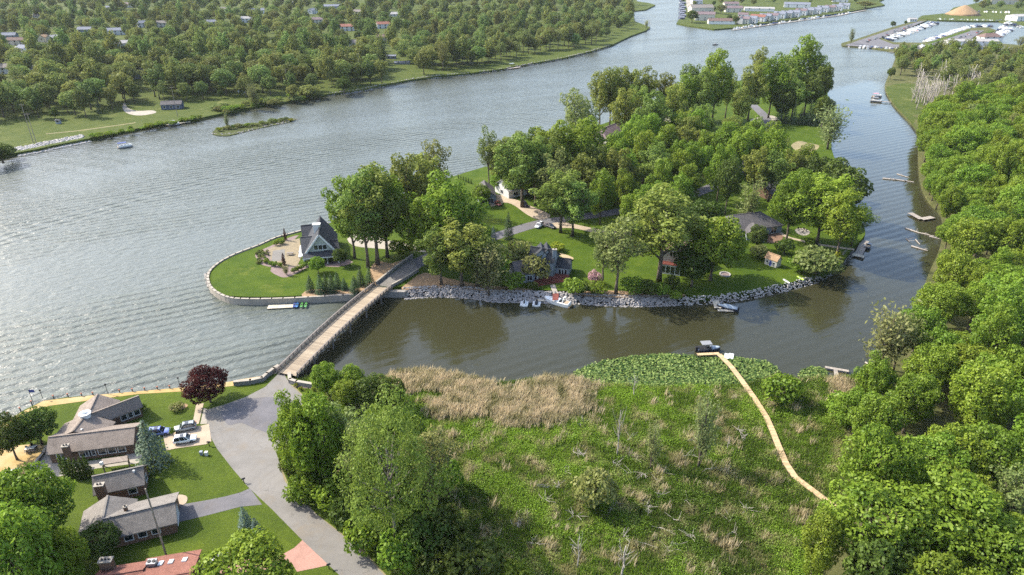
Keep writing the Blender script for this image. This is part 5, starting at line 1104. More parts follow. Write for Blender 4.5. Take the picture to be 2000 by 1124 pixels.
planked('jetty_head', 'golden plank cross-jetty where the boardwalk meets the water', XY([(1362, 692.5), (1405, 690.5)], .9), 1.1, .92, .3, PL_G)
planked('floating_dock', 'pale floating dock moored at the tip seawall', XY([(523, 600), (580, 597)], .4), 2.2, .40, .5, PL_P)
planked('bank_jetty', 'short pale jetty below the cottage lawn', XY([(1397, 584), (1402, 602)], .6), 2.0, .6, .4, PL_P)
planked('cover_slip', 'low jetty edge carrying the covered boat', XY([(1402, 606), (1432, 607)], .4), 1.2, .4, .4, PL_P)
planked('corner_jetty', 'square weathered jetty at the channel corner of the island', XY([(1690, 470), (1676, 499)], .6), 2.6, .6, .35, PL_W)
planked('corner_jetty_end', 'wide end platform of the corner jetty', XY([(1665, 497), (1688, 502)], .6), 2.2, .63, .35, PL_P)
planked('broken_jetty', 'weathered broken jetty in the lily patch', XY([(1612, 717), (1658, 725)], .6), 1.0, .6, .3, PL_W)
planked('broken_jetty_gangway', 'grey gangway leading to the broken jetty', XY([(1632, 722), (1634, 735)], .6), 1.0, .63, .3, PL_W)
planked('cruiser_dock', 'pale dock beside the moored cruiser', XY([(1045, 587), (1063, 586)], .6), 1.2, .6, .35, PL_P)
planked('channel_jetty', 'dark jetty on the marsh bank upstream', XY([(1740, 200), (1700, 196)], .8), 2.0, .8, .6, PL_W)
planked('far_bank_dock', 'white dock with gangway on the far bank', XY([(322, 244), (372, 238)], .8), 2.2, .8, .7, PL_P)
planked('stone_quay', 'grey quay with moored pontoon boat on the far bank', XY([(982, 136), (1015, 131)], .8), 3.0, .8, .8, PL_W)
planked('collapsed_dock', 'collapsed bleached dock under the bank trees', XY([(1778, 416), (1800, 428), (1822, 424)], .7), 2.4, .7, .4, PL_W)
planked('promenade_dock', 'small golden dock against the promenade wall', XY([(462, 746), (512, 738)], 1.7), 1.4, Z_M + .15, .5, PL_G, legs=False)
planked('wood_landing', 'grey landing at the foot of the bank wood', XY([(1708, 745), (1716, 712)], 1.0), 2.6, 1.0, .4, PL_W)
# drift logs
def log(label, px, r, z=.15, br=0):
    pts = [P(u, v, z) for u, v in px]; c = pts[0]; o = thing('drift_log', label, 'log', (c.x, c.y, z)); m = MB(); pl = [(p - c) for p in pts]; m.tube(pl, [r * (1 - .5 * i / (len(pl) - 1)) for i in range(len(pl))], 7); m.build('log_trunk', MT['deadwood'], o)
    if br:
        m = MB()
        for k in range(br): a = pl[0].lerp(pl[-1], (k + 1) / (br + 1)); m.tube([a, a + Vector((random.uniform(-2, 2), random.uniform(-2, 2), random.uniform(.3, 1.2)))], [r * .4, r * .15], 5)
        m.build('branch', MT['deadwood'], o)
    return o
for lab, px, r, br in [('long bleached log lying in the upper channel', [(1724, 349), (1755, 352), (1785, 356)], .42, 3), ('thin drift log above the long bleached log', [(1752, 340), (1775, 347)], .2, 1), ('slanting fallen trunk below the collapsed dock', [(1768, 446), (1795, 455), (1825, 462)], .28, 4), ('pale fallen trunk in the bank shadow', [(1780, 481), (1800, 487), (1812, 490)], .3, 3), ('short drift log beside the slanting trunk', [(1788, 468), (1797, 478)], .2, 1), ('half-sunken branch in the bank shadow', [(1770, 466), (1776, 472)], .18, 2), ('drift log near the collapsed dock', [(1815, 462), (1840, 468)], .22, 1),
   ('pale log on the water by the grey landing', [(1690, 708), (1704, 716)], .25, 0), ('drift log at the tip of the mud bank', [(560, 236), (583, 234)], .35, 4), ('dark stump end of the mud bank', [(414, 262), (424, 262)], .5, 3)]: log(lab, px, r, .15, br)
for k in range(18):
    u, v = random.uniform(1180, 1480), random.uniform(850, 1070); a = random.uniform(-.5, .5); L = random.uniform(8, 26)
    p = P(u, v, .5); q = P(u + L * math.cos(a), v + L * math.sin(a), .5)
    if dist_poly(BWW, np.array([p.x]), np.array([p.y]), False)[0] > 3:
        o = log('grey fallen branch lying in the marsh grass', [(u, v), (u + L * .5 * math.cos(a), v + L * .5 * math.sin(a) - 1), (u + L * math.cos(a), v + L * math.sin(a))], .10, .75, 3); o['group'] = 'fallen branches in the marsh'; o.name = 'fallen_branch'
# bare brush tangles
for k in range(26):
    u, v = random.uniform(1000, 1480), random.uniform(830, 1080); p = P(u, v, .4); o = thing('dead_brush', 'tangle of dead grey brush in the marsh', 'brush', (p.x, p.y, .4), 0, 'dead brush tangles in the marsh'); m = MB()
    for j in range(9): a = random.uniform(0, 6.28); r = random.uniform(.6, 1.9); s = Vector((random.uniform(-.7, .7), random.uniform(-.7, .7), .5)); m.tube([s, s + Vector((math.cos(a) * r, math.sin(a) * r, random.uniform(.0, .9)))], [.05, .02], 4)
    m.build('twigs', MT['deadwood'], o)
# ------------------------------------------------------------------ vehicles
def loft(m, secs, mi=0, cap=True):
    k = len(secs[0]); vs = [p for s in secs for p in s]
    fs = [(i * k + j, i * k + (j + 1) % k, (i + 1) * k + (j + 1) % k, (i + 1) * k + j) for i in range(len(secs) - 1) for j in range(k)]
    if cap: fs += [tuple(range(k)), tuple((len(secs) - 1) * k + j for j in range(k))]
    return m.add(vs, fs, mi)
def paint(name, c):
    m, nt, b = nodes(name); b.inputs['Base Color'].default_value = (*c, 1); b.inputs['Roughness'].default_value = .3; b.inputs['Coat Weight'].default_value = .6; b.inputs['Metallic'].default_value = .15; return m
MT['tyre'] = M('tyre_rubber', (.02, .02, .02), .9, .1, 4); MT['lamp'] = glass('lamp_lens', (.7, .7, .7)); MT['tail'] = glass('tail_lens', (.35, .01, .01))
def suv(name, label, front, rear, z, col, sedan=False):
    a, b = P(*front, z), P(*rear, z); c = (a + b) / 2; d = (a - b).xy.normalized(); L = 4.75
    o = thing(name, label, 'car', (c.x, c.y, z), math.atan2(d.y, d.x)); pm_ = paint(name + '_paint', col)
    def sec(x, w, z0, z1): h = z1 - z0; return [(x, -w * .92, z0), (x, w * .92, z0), (x, w, z0 + h * .3), (x, w * .98, z0 + h * .75), (x, w * .88, z1), (x, -w * .88, z1), (x, -w * .98, z0 + h * .75), (x, -w, z0 + h * .3)]
    zt = .98 if not sedan else .85
    m = MB(); loft(m, [sec(-2.36, .78, .42, .9), sec(-2.25, .92, .3, zt), sec(-1.2, .95, .26, zt + .02), sec(.6, .95, .26, zt), sec(1.3, .94, .27, zt - .04), sec(2.1, .88, .32, zt - .16), sec(2.34, .72, .42, .68)]); m.build('body', pm_, o, True)
    def cab(x, w0, w1, z0, z1): return [(x[0], -w0, z0), (x[0], w0, z0), (x[1], w1, z1), (x[1], -w1, z1)]
    rt = 1.72 if not sedan else 1.42; m = MB(); loft(m, [cab((-2.2 if not sedan else -1.75, -1.95 if not sedan else -.95), .87, .70, zt - .03, rt - .06), cab((-1.6 if not sedan else -1.2, -1.5 if not sedan else -.75), .89, .74, zt - .03, rt), cab((.4, -.05), .89, .73, zt - .03, rt), cab((1.15, .38), .86, .68, zt - .05, rt - .08)]); m.build('glasshouse', MT['glass'], o)
    m = MB(); x0, x1 = (-1.98, .40) if not sedan else (-1.0, .38); m.hexa([(x0, -.72, rt - .05), (x1, -.70, rt - .06), (x1, .70, rt - .06), (x0, .72, rt - .05)], [(x0 + .1, -.66, rt + .04), (x1 - .1, -.64, rt + .02), (x1 - .1, .64, rt + .02), (x0 + .1, .66, rt + .04)]); rf = m.build('roof', pm_, o)
    if not sedan:
        m = MB(); m.box(-.9, -.1, -.42, .42, rt + .045, rt + .06); m.build('sunroof', MT['glass'], rf)
        for s in (-1, 1): m = MB(); m.box(-1.7, .2, s * .62 - .03, s * .62 + .03, rt + .03, rt + .11); m.build('roof_rail', MT['black'], rf)
    m = MB()
    for s in (-1, 1):
        for xx, xb in ((.0, -.1), (-1.0, -1.0), (.75, .2)): m.bar((xx + .2, s * .885, zt - .02), (xb, s * .735, rt - .02), .09, .05)
    m.build('pillar', pm_, o)
    for sx in (-1.42, 1.42):
        for s in (-1, 1):
            m = MB(); k = 14; ring = lambda r, y: [(sx + r * math.cos(2 * math.pi * j / k), y, .36 + r * math.sin(2 * math.pi * j / k)) for j in range(k)]
            loft(m, [ring(.32, s * .72), ring(.37, s * .76), ring(.37, s * .94), ring(.30, s * .97)]); w = m.build('wheel', MT['tyre'], o); m = MB(); loft(m, [ring(.22, s * .95), ring(.2, s * .985)]); m.build('rim', MT['steel'], w)
    for s in (-1, 1):
        m = MB(); m.box(2.12, 2.28, s * .68 - .14, s * .68 + .14, .66, .78); m.build('headlight', MT['lamp'], o); m = MB(); m.box(-2.36, -2.24, s * .74 - .1, s * .74 + .1, .72, .98); m.build('taillight', MT['tail'], o)
        m = MB(); m.box(.72, .9, s * 1.0 - .1, s * 1.0 + .1, .98, 1.12); m.build('mirror', pm_, o)
    return o
suv('parked_car', 'white sport utility car parked on the tan driveway', (384, 859), (341, 866), Z_M + L3, (.78, .78, .78))
suv('parked_car', 'silver-grey sport utility car parked nearer the ranch house path', (341, 843), (384, 835), Z_M + L3, (.26, .29, .30))
suv('parked_car', 'blue car half hidden by the blue-grey spruce', (329, 846), (296, 850), Z_M + L3, (.16, .20, .45))
suv('parked_car', 'pale lilac saloon car beside the maple and red-roofed house', (448, 1096), (402, 1108), Z_M + L1, (.55, .48, .58), True)
suv('parked_car', 'dark car on the tan island driveway', (1029, 406), (1020, 399), Z_I + L3, (.04, .03, .04))
suv('parked_car', 'white car standing by the island road shrubs', (1048, 447), (1058, 440), Z_I + L2, (.7, .72, .74))
suv('parked_car', 'dark golf cart sized car on the lawn edge by the road', (1079, 446), (1071, 443), Z_I + L2, (.05, .05, .06), True)
suv('parked_car', 'small red car at the garage', (975, 402), (970, 398), Z_I + L3, (.3, .06, .04), True)
for lab, f, r, c in [('dark blue car on the village street, closer to the white house', (100, 114), (90, 113), (.05, .07, .12)), ('black car on the village street beside the dark blue one', (107, 116), (98, 115), (.03, .03, .04)), ('white van by the village street', (52, 98), (42, 95), (.7, .7, .7))]: suv('parked_car', lab, f, r, Z_F + L1, c)

# ------------------------------------------------------------------ boats
def hull(m, L, B, H, mi=0, z0=-.15, bow=.35):
    xs = [-.5, -.3, 0, .2, .35, .45, .5]; ws = [.90, 1, 1, .92, .66, .34, .05]; secs = []
    for x, w in zip(xs, ws):
        zg = H * (1 + bow * max(0, x + .1)); secs.append([(x * L, 0, z0 - .1), (x * L, B / 2 * w * .75, z0 + .1), (x * L, B / 2 * w, zg), (x * L, B / 2 * w * .82, zg + .02), (x * L, -B / 2 * w * .82, zg + .02), (x * L, -B / 2 * w, zg), (x * L, -B / 2 * w * .75, z0 + .1)])
    return loft(m, secs, mi)
def boat_at(px0, px1, z=.0): a, b = P(*px0, z), P(*px1, z); c = (a + b) / 2; d = (b - a).xy.normalized(); return (c.x, c.y, z), math.atan2(d.y, d.x), (b - a).length
MT['gel'] = paint('gelcoat_white', (.78, .78, .76)); MT['gel_dark'] = paint('gelcoat_dark', (.03, .035, .05)); MT['canvas'] = M('grey_canvas', (.22, .23, .25), .9, .1, 3); MT['canvas_blue'] = M('blue_grey_canvas', (.30, .36, .42), .8, .1, 3); MT['tan_vinyl'] = M('tan_vinyl', (.45, .35, .25), .7, .1, 3); MT['sail_blue'] = M('navy_canvas', (.03, .06, .22), .8, .1, 3); MT['red_paint'] = paint('red_gel', (.45, .03, .03)); MT['kayak_blue'] = paint('blue_plastic', (.03, .12, .28)); MT['kayak_green'] = paint('green_plastic', (.05, .2, .03)); MT['lime_board'] = paint('lime_plastic', (.5, .7, .12))
loc, rz, L = boat_at((1112, 600), (1064, 587))
o = thing('motor_cruiser', 'white motor cruiser with radar arch moored at the red steps', 'boat', loc, rz); m = MB(); hull(m, 8.6, 2.9, 1.25); m.build('hull', MT['gel'], o, False)
m = MB(); m.hexa([(-1.2, -1.0, 1.25), (2.4, -.7, 1.45), (2.4, .7, 1.45), (-1.2, 1.0, 1.25)], [(-1.0, -.85, 1.75), (1.4, -.55, 1.75), (1.4, .55, 1.75), (-1.0, .85, 1.75)]); m.build('cabin', MT['gel'], o)
m = MB(); m.hexa([(-1.3, -1.0, 1.3), (-.9, -1.05, 1.3), (-.9, 1.05, 1.3), (-1.3, 1.0, 1.3)], [(-1.9, -.9, 2.1), (-1.8, -.95, 2.1), (-1.8, .95, 2.1), (-1.9, .9, 2.1)]); m.build('windscreen', MT['glass'], o)
m = MB(); [m.bar((-2.2, s * 1.15, 1.2), (-2.6, s * .8, 2.9), .25, .12) for s in (-1, 1)]; m.bar((-2.6, -.85, 2.9), (-2.6, .85, 2.9), .35, .12); m.build('radar_arch', MT['gel'], o)
m = MB(); m.box(-3.9, -1.4, -1.05, 1.05, 1.0, 1.3); m.build('cockpit', MT['tan_vinyl'], o)
m = MB(); m.box(-4.8, -4.3, -1.2, 1.2, .25, .4); m.build('swim_platform', MT['wood_gold'], o)
for i in range(2):
    px = [(1024, 594), (1048, 594)][i]; c = P(*px, .2); o = thing('watercraft_lift', ['white drive-on float carrying a jet ski, outer berth', 'white drive-on float carrying a jet ski, next to the dock'][i], 'float', (c.x, c.y, .05), 1.45)
    m = MB(); [m.box(-1.6, 1.4, s * .75 - .45, s * .75 + .45, 0, .35) for s in (-1, 1)]; m.box(-1.6, -1.2, -1.2, 1.2, 0, .5); m.build('float_deck', MT['gel'], o)
    m = MB(); hull(m, 2.9, 1.0, .55, 0, .1); k = m.build('jet_ski_hull', MT['gel_dark' if i else 'gel'], o); k.location.z = .25; m = MB(); m.box(-1.1, .1, -.22, .22, .55, .95); m.build('jet_ski_seat', MT['black'], k); m = MB(); m.bar((.35, -.4, 1.15), (.35, .4, 1.15), .08, .08); m.box(.2, .5, -.15, .15, .6, 1.12); m.build('handlebar', MT['black'], k)
loc, rz, L = boat_at((1437, 607), (1403, 601), .1)
o = thing('covered_boat', 'runabout under a blue-grey cover at the short pale jetty', 'boat', loc, rz); m = MB(); hull(m, 6.2, 2.3, .85); m.build('hull', MT['gel_dark'], o); m = MB(); loft(m, [[(x * 6, -w, .85), (x * 6, w, .85), (x * 6, 0, zz)] for x, w, zz in ((-.48, .95, 1.1), (-.1, 1.05, 1.7), (.1, 1.0, 1.75), (.35, .6, 1.25), (.47, .15, 1.1))]); m.build('cover', MT['canvas_blue'], o); m = MB(); m.box(-3.5, -3.0, -.3, .3, .1, 1.2); m.build('outboard', MT['black'], o)
loc, rz, L = boat_at((1362, 686), (1405, 684), .1)
o = thing('bowrider_boat', 'dark motorboat with grey bimini top tied to the boardwalk jetty', 'boat', loc, rz); m = MB(); hull(m, 6.4, 2.4, .9); m.build('hull', MT['gel_dark'], o); m = MB(); m.hexa([(.6, -1.0, .95), (2.9, -.35, 1.1), (2.9, .35, 1.1), (.6, 1.0, .95)], [(.7, -.9, 1.1), (2.7, -.3, 1.18), (2.7, .3, 1.18), (.7, .9, 1.1)]); m.build('foredeck', MT['canvas_blue'], o)
m = MB(); m.hexa([(-2.3, -1.05, 2.45), (.5, -1.05, 2.5), (.5, 1.05, 2.5), (-2.3, 1.05, 2.45)], [(-2.3, -1.0, 2.52), (.5, -1.0, 2.58), (.5, 1.0, 2.58), (-2.3, 1.0, 2.52)]); bt = m.build('bimini_top', MT['canvas'], o)
m = MB(); [m.bar((x, s * 1.0, .9), (x2, s * 1.0, 2.5), .05, .05) for s in (-1, 1) for x, x2 in ((-.6, -2.2), (-.6, .4), (.4, .3))]; m.build('bimini_frame', MT['steel'], bt)
m = MB(); m.hexa([(.4, -1.0, .95), (.6, -1.0, .95), (.6, 1.0, .95), (.4, 1.0, .95)], [(.0, -.85, 1.5), (.1, -.85, 1.5), (.1, .85, 1.5), (.0, .85, 1.5)]); m.build('windscreen', MT['glass'], o); m = MB(); m.box(-3.7, -3.1, -.35, .35, .0, 1.4); m.build('outboard', MT['black'], o); m = MB(); m.box(-2.9, .3, -.9, .9, .88, 1.0); m.build('cockpit', MT['black'], o)
for i, (u, v) in enumerate([(1419, 694), (1428, 694)]):
    c = P(u, v + 3, .2); o = thing('drive_on_float', ['white float pad beside the boardwalk head', 'outer white float pad beside the boardwalk head'][i], 'float', (c.x, c.y, .1), 1.2); m = MB(); [m.box(-1.3, 1.3, s * .32 - .26, s * .32 + .26, 0, .35) for s in (-1, 1)]; m.box(-1.3, 1.3, -.1, .1, .05, .2); m.build('pad', MT['gel'], o)
loc, rz, L = boat_at((1688, 489), (1702, 478), .1); o = thing('small_runabout', 'small dark runabout with yellow cover tied to the corner jetty', 'boat', loc, rz); m = MB(); hull(m, 4.6, 2.0, .8); m.build('hull', MT['gel_dark'], o); m = MB(); m.box(-1.9, .9, -.75, .75, .78, .95); m.build('cockpit', MT['tan_vinyl'], o); m = MB(); m.box(-.2, .1, -.8, .8, .9, 1.4); m.build('windscreen', MT['glass'], o)
loc, rz, L = boat_at((1655, 483), (1668, 490), .2); o = thing('dinghy', 'white dinghy pulled in beside the corner jetty', 'boat', loc, rz); m = MB(); hull(m, 3.2, 1.4, .5); m.build('hull', MT['gel'], o); m = MB(); m.box(-.3, .1, -.6, .6, .45, .56); m.build('thwart', MT['wood'], o)
def pontoon(label, px0, px1, col='canvas', L=7.5):
    loc, rz, l_ = boat_at(px0, px1, .1); o = thing('pontoon_boat', label, 'boat', loc, rz); m = MB()
    for s in (-1, 1): m.tube([(-L / 2, s * .95, .25), (L / 2 - .8, s * .95, .25), (L / 2, s * .95, .45)], [.33, .33, .08], 8)
    m.build('float_tube', MT['steel'], o); m = MB(); m.box(-L / 2, L / 2 - .4, -1.25, 1.25, .58, .7); m.build('deck', MT['tan_vinyl'], o); m = MB(); [m.box(-L / 2 + .2, L / 2 - .7, s * 1.22 - .04, s * 1.22 + .04, .75, 1.4) for s in (-1, 1)]; m.box(L / 2 - .75, L / 2 - .67, -1.2, 1.2, .75, 1.4); m.build('fence', MT['gel'], o)
    m = MB(); m.box(-L / 2 + .4, L * .12, -1.2, 1.2, 2.6, 2.68); k = m.build('canopy', MT[col], o); m = MB(); [m.bar((x, s * 1.15, 1.35), (x, s * 1.15, 2.62), .06, .06) for s in (-1, 1) for x in (-L / 2 + .6, L * .1)]; m.build('canopy_frame', MT['steel'], k); m = MB(); [m.box(x, x + .7, s * .85 - .25, s * .85 + .25, .72, 1.15) for s in (-1, 1) for x in (-2.5, -1, .8, 2)]; m.build('seat', MT['gel'], o)
pontoon('pontoon boat with blue canopy cruising by the far bank', (232, 290), (258, 286), 'sail_blue', 7.5)
pontoon('white pontoon boat tied to the grey quay', (990, 132), (1014, 128), 'canvas_blue', 8.5)
pontoon('pontoon boat moored on the dark channel jetty', (1700, 191), (1725, 189), 'red_paint', 7.5); pontoon('second pontoon boat behind the channel jetty', (1702, 198), (1722, 200), 'canvas', 7)
pontoon('pontoon boat at the white far bank dock', (328, 246), (352, 243), 'canvas', 7)
for i, (u, w, c) in enumerate([(580, 'blue', 'kayak_blue'), (589, 'green', 'kayak_green'), (597, 'lime', 'kayak_green'), (575, 'navy', 'sail_blue')]):
    loc, rz, L = boat_at((u - 1, 602), (u + 2, 591), .42); o = thing('kayak', f'{w} kayak lying on the floating dock', 'kayak', loc, rz); m = MB(); hull(m, 3.2, .75, .25, 0, .0, .4); m.build('hull', MT[c], o); m = MB(); m.box(-.6, .3, -.22, .22, .22, .29); m.build('cockpit', MT['black'], o)
for lab, p0, p1, c in [('lime green paddle board on the cottage lawn', (1557, 540), (1570, 548), 'lime_board'), ('white paddle board on the cottage lawn', (1530, 546), (1542, 554), 'gel')]:
    loc, rz, L = boat_at(p0, p1, Z_I + .02); o = thing('paddle_board', lab, 'paddle board', loc, rz); m = MB(); loft(m, [[(x, -w, .0), (x, w, .0), (x, w, .12), (x, -w, .12)] for x, w in ((-1.6, .15), (-1.3, .36), (0, .42), (1.2, .32), (1.6, .05))]); m.build('board', MT[c], o); m = MB(); m.box(-1.0, .3, -.25, .25, .12, .13); m.build('deck_pad', MT['canvas'], o)
loc, rz, L = boat_at((1402, 88), (1391, 89), 0); o = thing('speedboat', 'dark speedboat under way in the upper river', 'boat', loc, rz); m = MB(); hull(m, 7, 2.4, .9); m.build('hull', MT['gel_dark'], o); m = MB(); m.box(-1, .3, -.8, .8, .9, 1.7); m.build('console', MT['canvas'], o)

# ------------------------------------------------------------------ small things by the houses
def picnic(label, px, rz, z, cloth='white'):
    c = P(*px, z); o = thing('picnic_table', label, 'table', (c.x, c.y, z), rz); m = MB(); m.box(-1.1, 1.1, -.5, .5, .70, .78); m.build('table_top', MT[cloth], o)
    for s in (-1, 1): m = MB(); m.box(-1.1, 1.1, s * .8 - .16, s * .8 + .16, .40, .46); m.build('bench_seat', MT['wood_grey'], o); m = MB(); m.bar((s * .8, -.75, 0), (s * .8, 0, .7), .1, .1); m.bar((s * .8, .75, 0), (s * .8, 0, .7), .1, .1); m.build('leg', MT['wood_grey'], o)
picnic('white-topped picnic table on the golden terrace', (24, 926), .5, Z_M + L1); picnic('garden table near the ranch house on the golden terrace', (62, 880), .3, Z_M + L1); picnic('grey table on the tan patio of the white house', (567, 498), .05, Z_I + L2, 'wood_grey')
def chair(label, px, rz, z, mat='black', group=None):
    c = P(*px, z); o = thing('garden_chair', label, 'chair', (c.x, c.y, z), rz, group); m = MB(); m.box(-.3, .3, -.3, .3, .4, .48); m.build('seat', MT[mat], o); m = MB(); m.box(-.3, .3, .24, .31, .48, 1.0); m.build('backrest', MT[mat], o)
    for x in (-.26, .26):
        for y in (-.26, .26): m = MB(); m.box(x - .03, x + .03, y - .03, y + .03, 0, .4); m.build('leg', MT[mat], o)
for i, (u, v) in enumerate([(52, 880), (66, 873), (57, 886), (70, 880)]): chair('dark chair round the garden table on the golden terrace', (u, v), i * 1.5, Z_M + L1, 'black', 'chairs round the terrace table')
for i, (u, v) in enumerate([(1559, 449), (1564, 448), (1570, 449), (1574, 452), (1567, 455)]): chair('black chair on the round seating circle', (u, v), i * 1.2, Z_I + L1, 'black', 'chairs on the seating circle')
for i, (u, v) in enumerate([(1498, 466), (1506, 468), (1512, 463), (1503, 460)]): chair('dark chair on the house patio', (u, v), i * 1.5, Z_I + L1, 'black', 'chairs on the house patio')
for i, (u, v) in enumerate([(1050, 546), (1056, 543), (1062, 541)]): chair('white chair on the red deck', (u, v), i * 1.1, Z_I + .62, 'white', 'chairs on the red deck')
c = P(1416, 537, Z_I); o = thing('fire_pit', 'round stone fire pit ring on the cottage lawn', 'fire pit', (c.x, c.y, Z_I + .02)); m = MB()
for k in range(16): a = k * math.pi / 8; m = MB(); m.box(-.32, .32, -.2, .2, 0, .35); q = m.build('stone', MT['pale_rock'], o); q.location = (1.6 * math.cos(a), 1.6 * math.sin(a), 0); q.rotation_euler.z = a + math.pi / 2
m = MB(); m.disc((0, 0, 0), 1.4, .08, 14); m.build('ash_bed', MT['gravel_purple'], o)
o = sheet('sand_court', [(533, 490), (556, 487), (556, 509), (530, 511)], Z_I + L3, MT['asphalt'])
for lab, (u, v), rr in [('black mailbox on a post at the tan driveway mouth', (409, 872), 0), ('black mailbox on a post at the lawn corner by the road', (477, 944), .6), ('black mailbox on a post beside the pink driveway', (643, 1112), .5)]:
    c = P(u, v, Z_M); o = thing('mailbox', lab, 'mailbox', (c.x, c.y, Z_M), rr); m = MB(); m.box(-.07, .07, -.07, .07, -.2, 1.05); m.build('post', MT['black'], o); m = MB(); loft(m, [[(-.35, y, z) for y, z in ((-.14, 1.05), (.14, 1.05), (.14, 1.25), (.07, 1.34), (-.07, 1.34), (-.14, 1.25))], [(.35, y, z) for y, z in ((-.14, 1.05), (.14, 1.05), (.14, 1.25), (.07, 1.34), (-.07, 1.34), (-.14, 1.25))]]); m.build('box', MT['black'], o)
for lab, (u, v), mt in [('grey-blue bin standing on the lawn', (394, 889), 'bluegrey'), ('white bin standing on the lawn', (404, 890), 'white')]:
    c = P(u, v, Z_M); o = thing('bin', lab, 'bin', (c.x, c.y, Z_M)); m = MB(); m.hexa([(-.24, -.24, 0), (.24, -.24, 0), (.24, .24, 0), (-.24, .24, 0)], [(-.3, -.3, .9), (.3, -.3, .9), (.3, .3, .9), (-.3, .3, .9)]); m.build('bin_body', MT[mt], o); m = MB(); m.box(-.32, .32, -.32, .32, .9, .98); m.build('lid', MT[mt], o)
c = P(445, 1088, Z_M); o = thing('brick_planter', 'white-rimmed brick planter box beside the maple', 'planter', (c.x, c.y, Z_M), .15); m = MB(); m.box(-.9, .9, -.6, .6, 0, .9); m.build('planter_wall', MT['brick'], o); m = MB(); [m.box(-.95, .95, s * .55 - .1, s * .55 + .1, .9, 1.0) for s in (-1, 1)]; [m.box(s * .85 - .1, s * .85 + .1, -.45, .45, .9, 1.0) for s in (-1, 1)]; m.box(-.08, .08, -.45, .45, .9, 1.0); m.build('rim', MT['white'], o)
# lawn bed ring
c = P(352, 797, Z_M); sheet('flower_bed', smooth([(332, 800), (340, 792), (355, 788), (366, 790), (364, 796), (350, 801)], 3), Z_M + L1, MT['mulch'])
GPP = 'mooring posts along the promenade'
for (u, v) in [(16, 810), (40, 800), (62, 787), (105, 776), (133, 773), (160, 772), (182, 770), (234, 765), (259, 763), (283, 761), (308, 759), (332, 757), (355, 754)]:
    c = P(u, v + 2, Z_M); o = thing('mooring_post', 'dark capped post on the edge of the golden promenade', 'post', (c.x, c.y, 0), 0, GPP); m = MB(); m.tube([(0, 0, -1), (0, 0, Z_M + .75)], .15, 8); m.build('pile', MT['wood_grey'], o); m = MB(); m.disc((0, 0, Z_M + .75), .22, .1, 8); m.build('cap', MT['terracotta'], o)
for lab, (u, v), h, fl in [('flag on a tall pole at the promenade corner', (66, 790), 4.2, True), ('slim lamp post on the promenade behind the ranch house', (211, 770), 2.6, False), ('slim lamp post at the promenade bend', (84, 780), 2.4, False), ('slim lamp post on the promenade near the copper tree', (352, 757), 2.6, False)]:
    c = P(u, v, Z_M); o = thing('flag_pole' if fl else 'lamp_post', lab, 'flag pole' if fl else 'lamp post', (c.x, c.y, Z_M)); m = MB(); m.tube([(0, 0, 0), (0, 0, h)], .06, 6); m.build('pole', MT['black'], o); m = MB()
    if fl: m.box(.05, 1.3, -.02, .02, h - .8, h - .05); m.build('flag', MT['flag_blue'], o)
    else: m.disc((0, 0, h), .2, .4, 8); m.build('lantern', MT['black'], o)
def pole(label, u, vb, vt, z, arms=1, group=None):
    p = P(u, vb, z); lo, hi = 2, 40
    for _ in range(30):
        mm = (lo + hi) / 2
        if proj(p.x, p.y, z + mm)[1] > vt: lo = mm
        else: hi = mm
    o = thing('utility_pole', label, 'utility pole', (p.x, p.y, z), 0, group); m = MB(); m.tube([(0, 0, -.3), (0, 0, lo)], [.19, .12], 8); m.build('pole', MT['bark_pale'], o)
    for k in range(arms): m = MB(); m.box(-1.4, 1.4, -.08, .08, lo - .8 - k * 1.3, lo - .62 - k * 1.3); a = m.build('crossarm', MT['wood'], o); m = MB(); [m.disc((x, 0, lo - .62 - k * 1.3), .07, .25, 6) for x in (-1.2, 0, 1.2)]; m.build('insulator', MT['bluegrey'], a)
pole('leaning-looking utility pole between the grey and red roofed houses', 325, 1086, 955, Z_M, 0)
for lab, u, vb, vt in [('tall wooden pole of the pair behind the white revetment', 65, 279, 203), ('shorter wooden pole of the pair behind the white revetment', 72, 283, 221), ('wooden pole beside the blue boathouse', 347, 228, 169), ('wooden pole at the wood edge on the far bank', 564, 182, 134), ('taller wooden pole of the pair by the bank clearing', 704, 157, 104), ('shorter wooden pole of the pair by the bank clearing', 697, 155, 115), ('wooden pole in the far bank woods', 1088, 67, 17), ('distant wooden pole by the river bend', 1176, 33, 3)]: pole(lab, u, vb, vt, Z_F)
# ------------------------------------------------------------------ far bank: houses, woods; townhouse point; marina
BOX = []                                             # picture boxes of things that the woods leave a gap in front of
def far_house(label, u, v, L, W, wall, roof, yaw, hgt=5.0, rise=2.6, nm='village_house', z=None, hip=False, wins=3, group=None, cat='house', gap=True):
    z = Z_F if z is None else z; c = P(u, v, z); o = thing(nm, label, cat, (c.x, c.y, z), yaw, group)
    if gap: s_ = pxm(u, v, z); BOX.append((u, v, L * s_ * .6 + 3, (hgt + rise) * s_ + 2, c.y))
    h = House.__new__(House); h.o = o; h.z0 = 0; h.c = Vector((0, 0, 0))
    I = h.gable((-L / 2, 0), (L / 2, 0), hgt + rise, hgt, W / 2, W / 2, wall, roof, .35, (W * .4, W * .4) if hip else (0, 0), pxin=False)
    for k in range(wins): h.window(I, 'n', (k + .5) / wins, .9 if hgt < 4 else 2.9, 1.5, 1.5)
    if hgt > 4:
        for k in range(wins): h.window(I, 'n', (k + .5) / wins, .4, 1.5, 1.5)
    if wins: h.window(I, 'a', .5, hgt * .5, 1.4, 1.4)
    return h
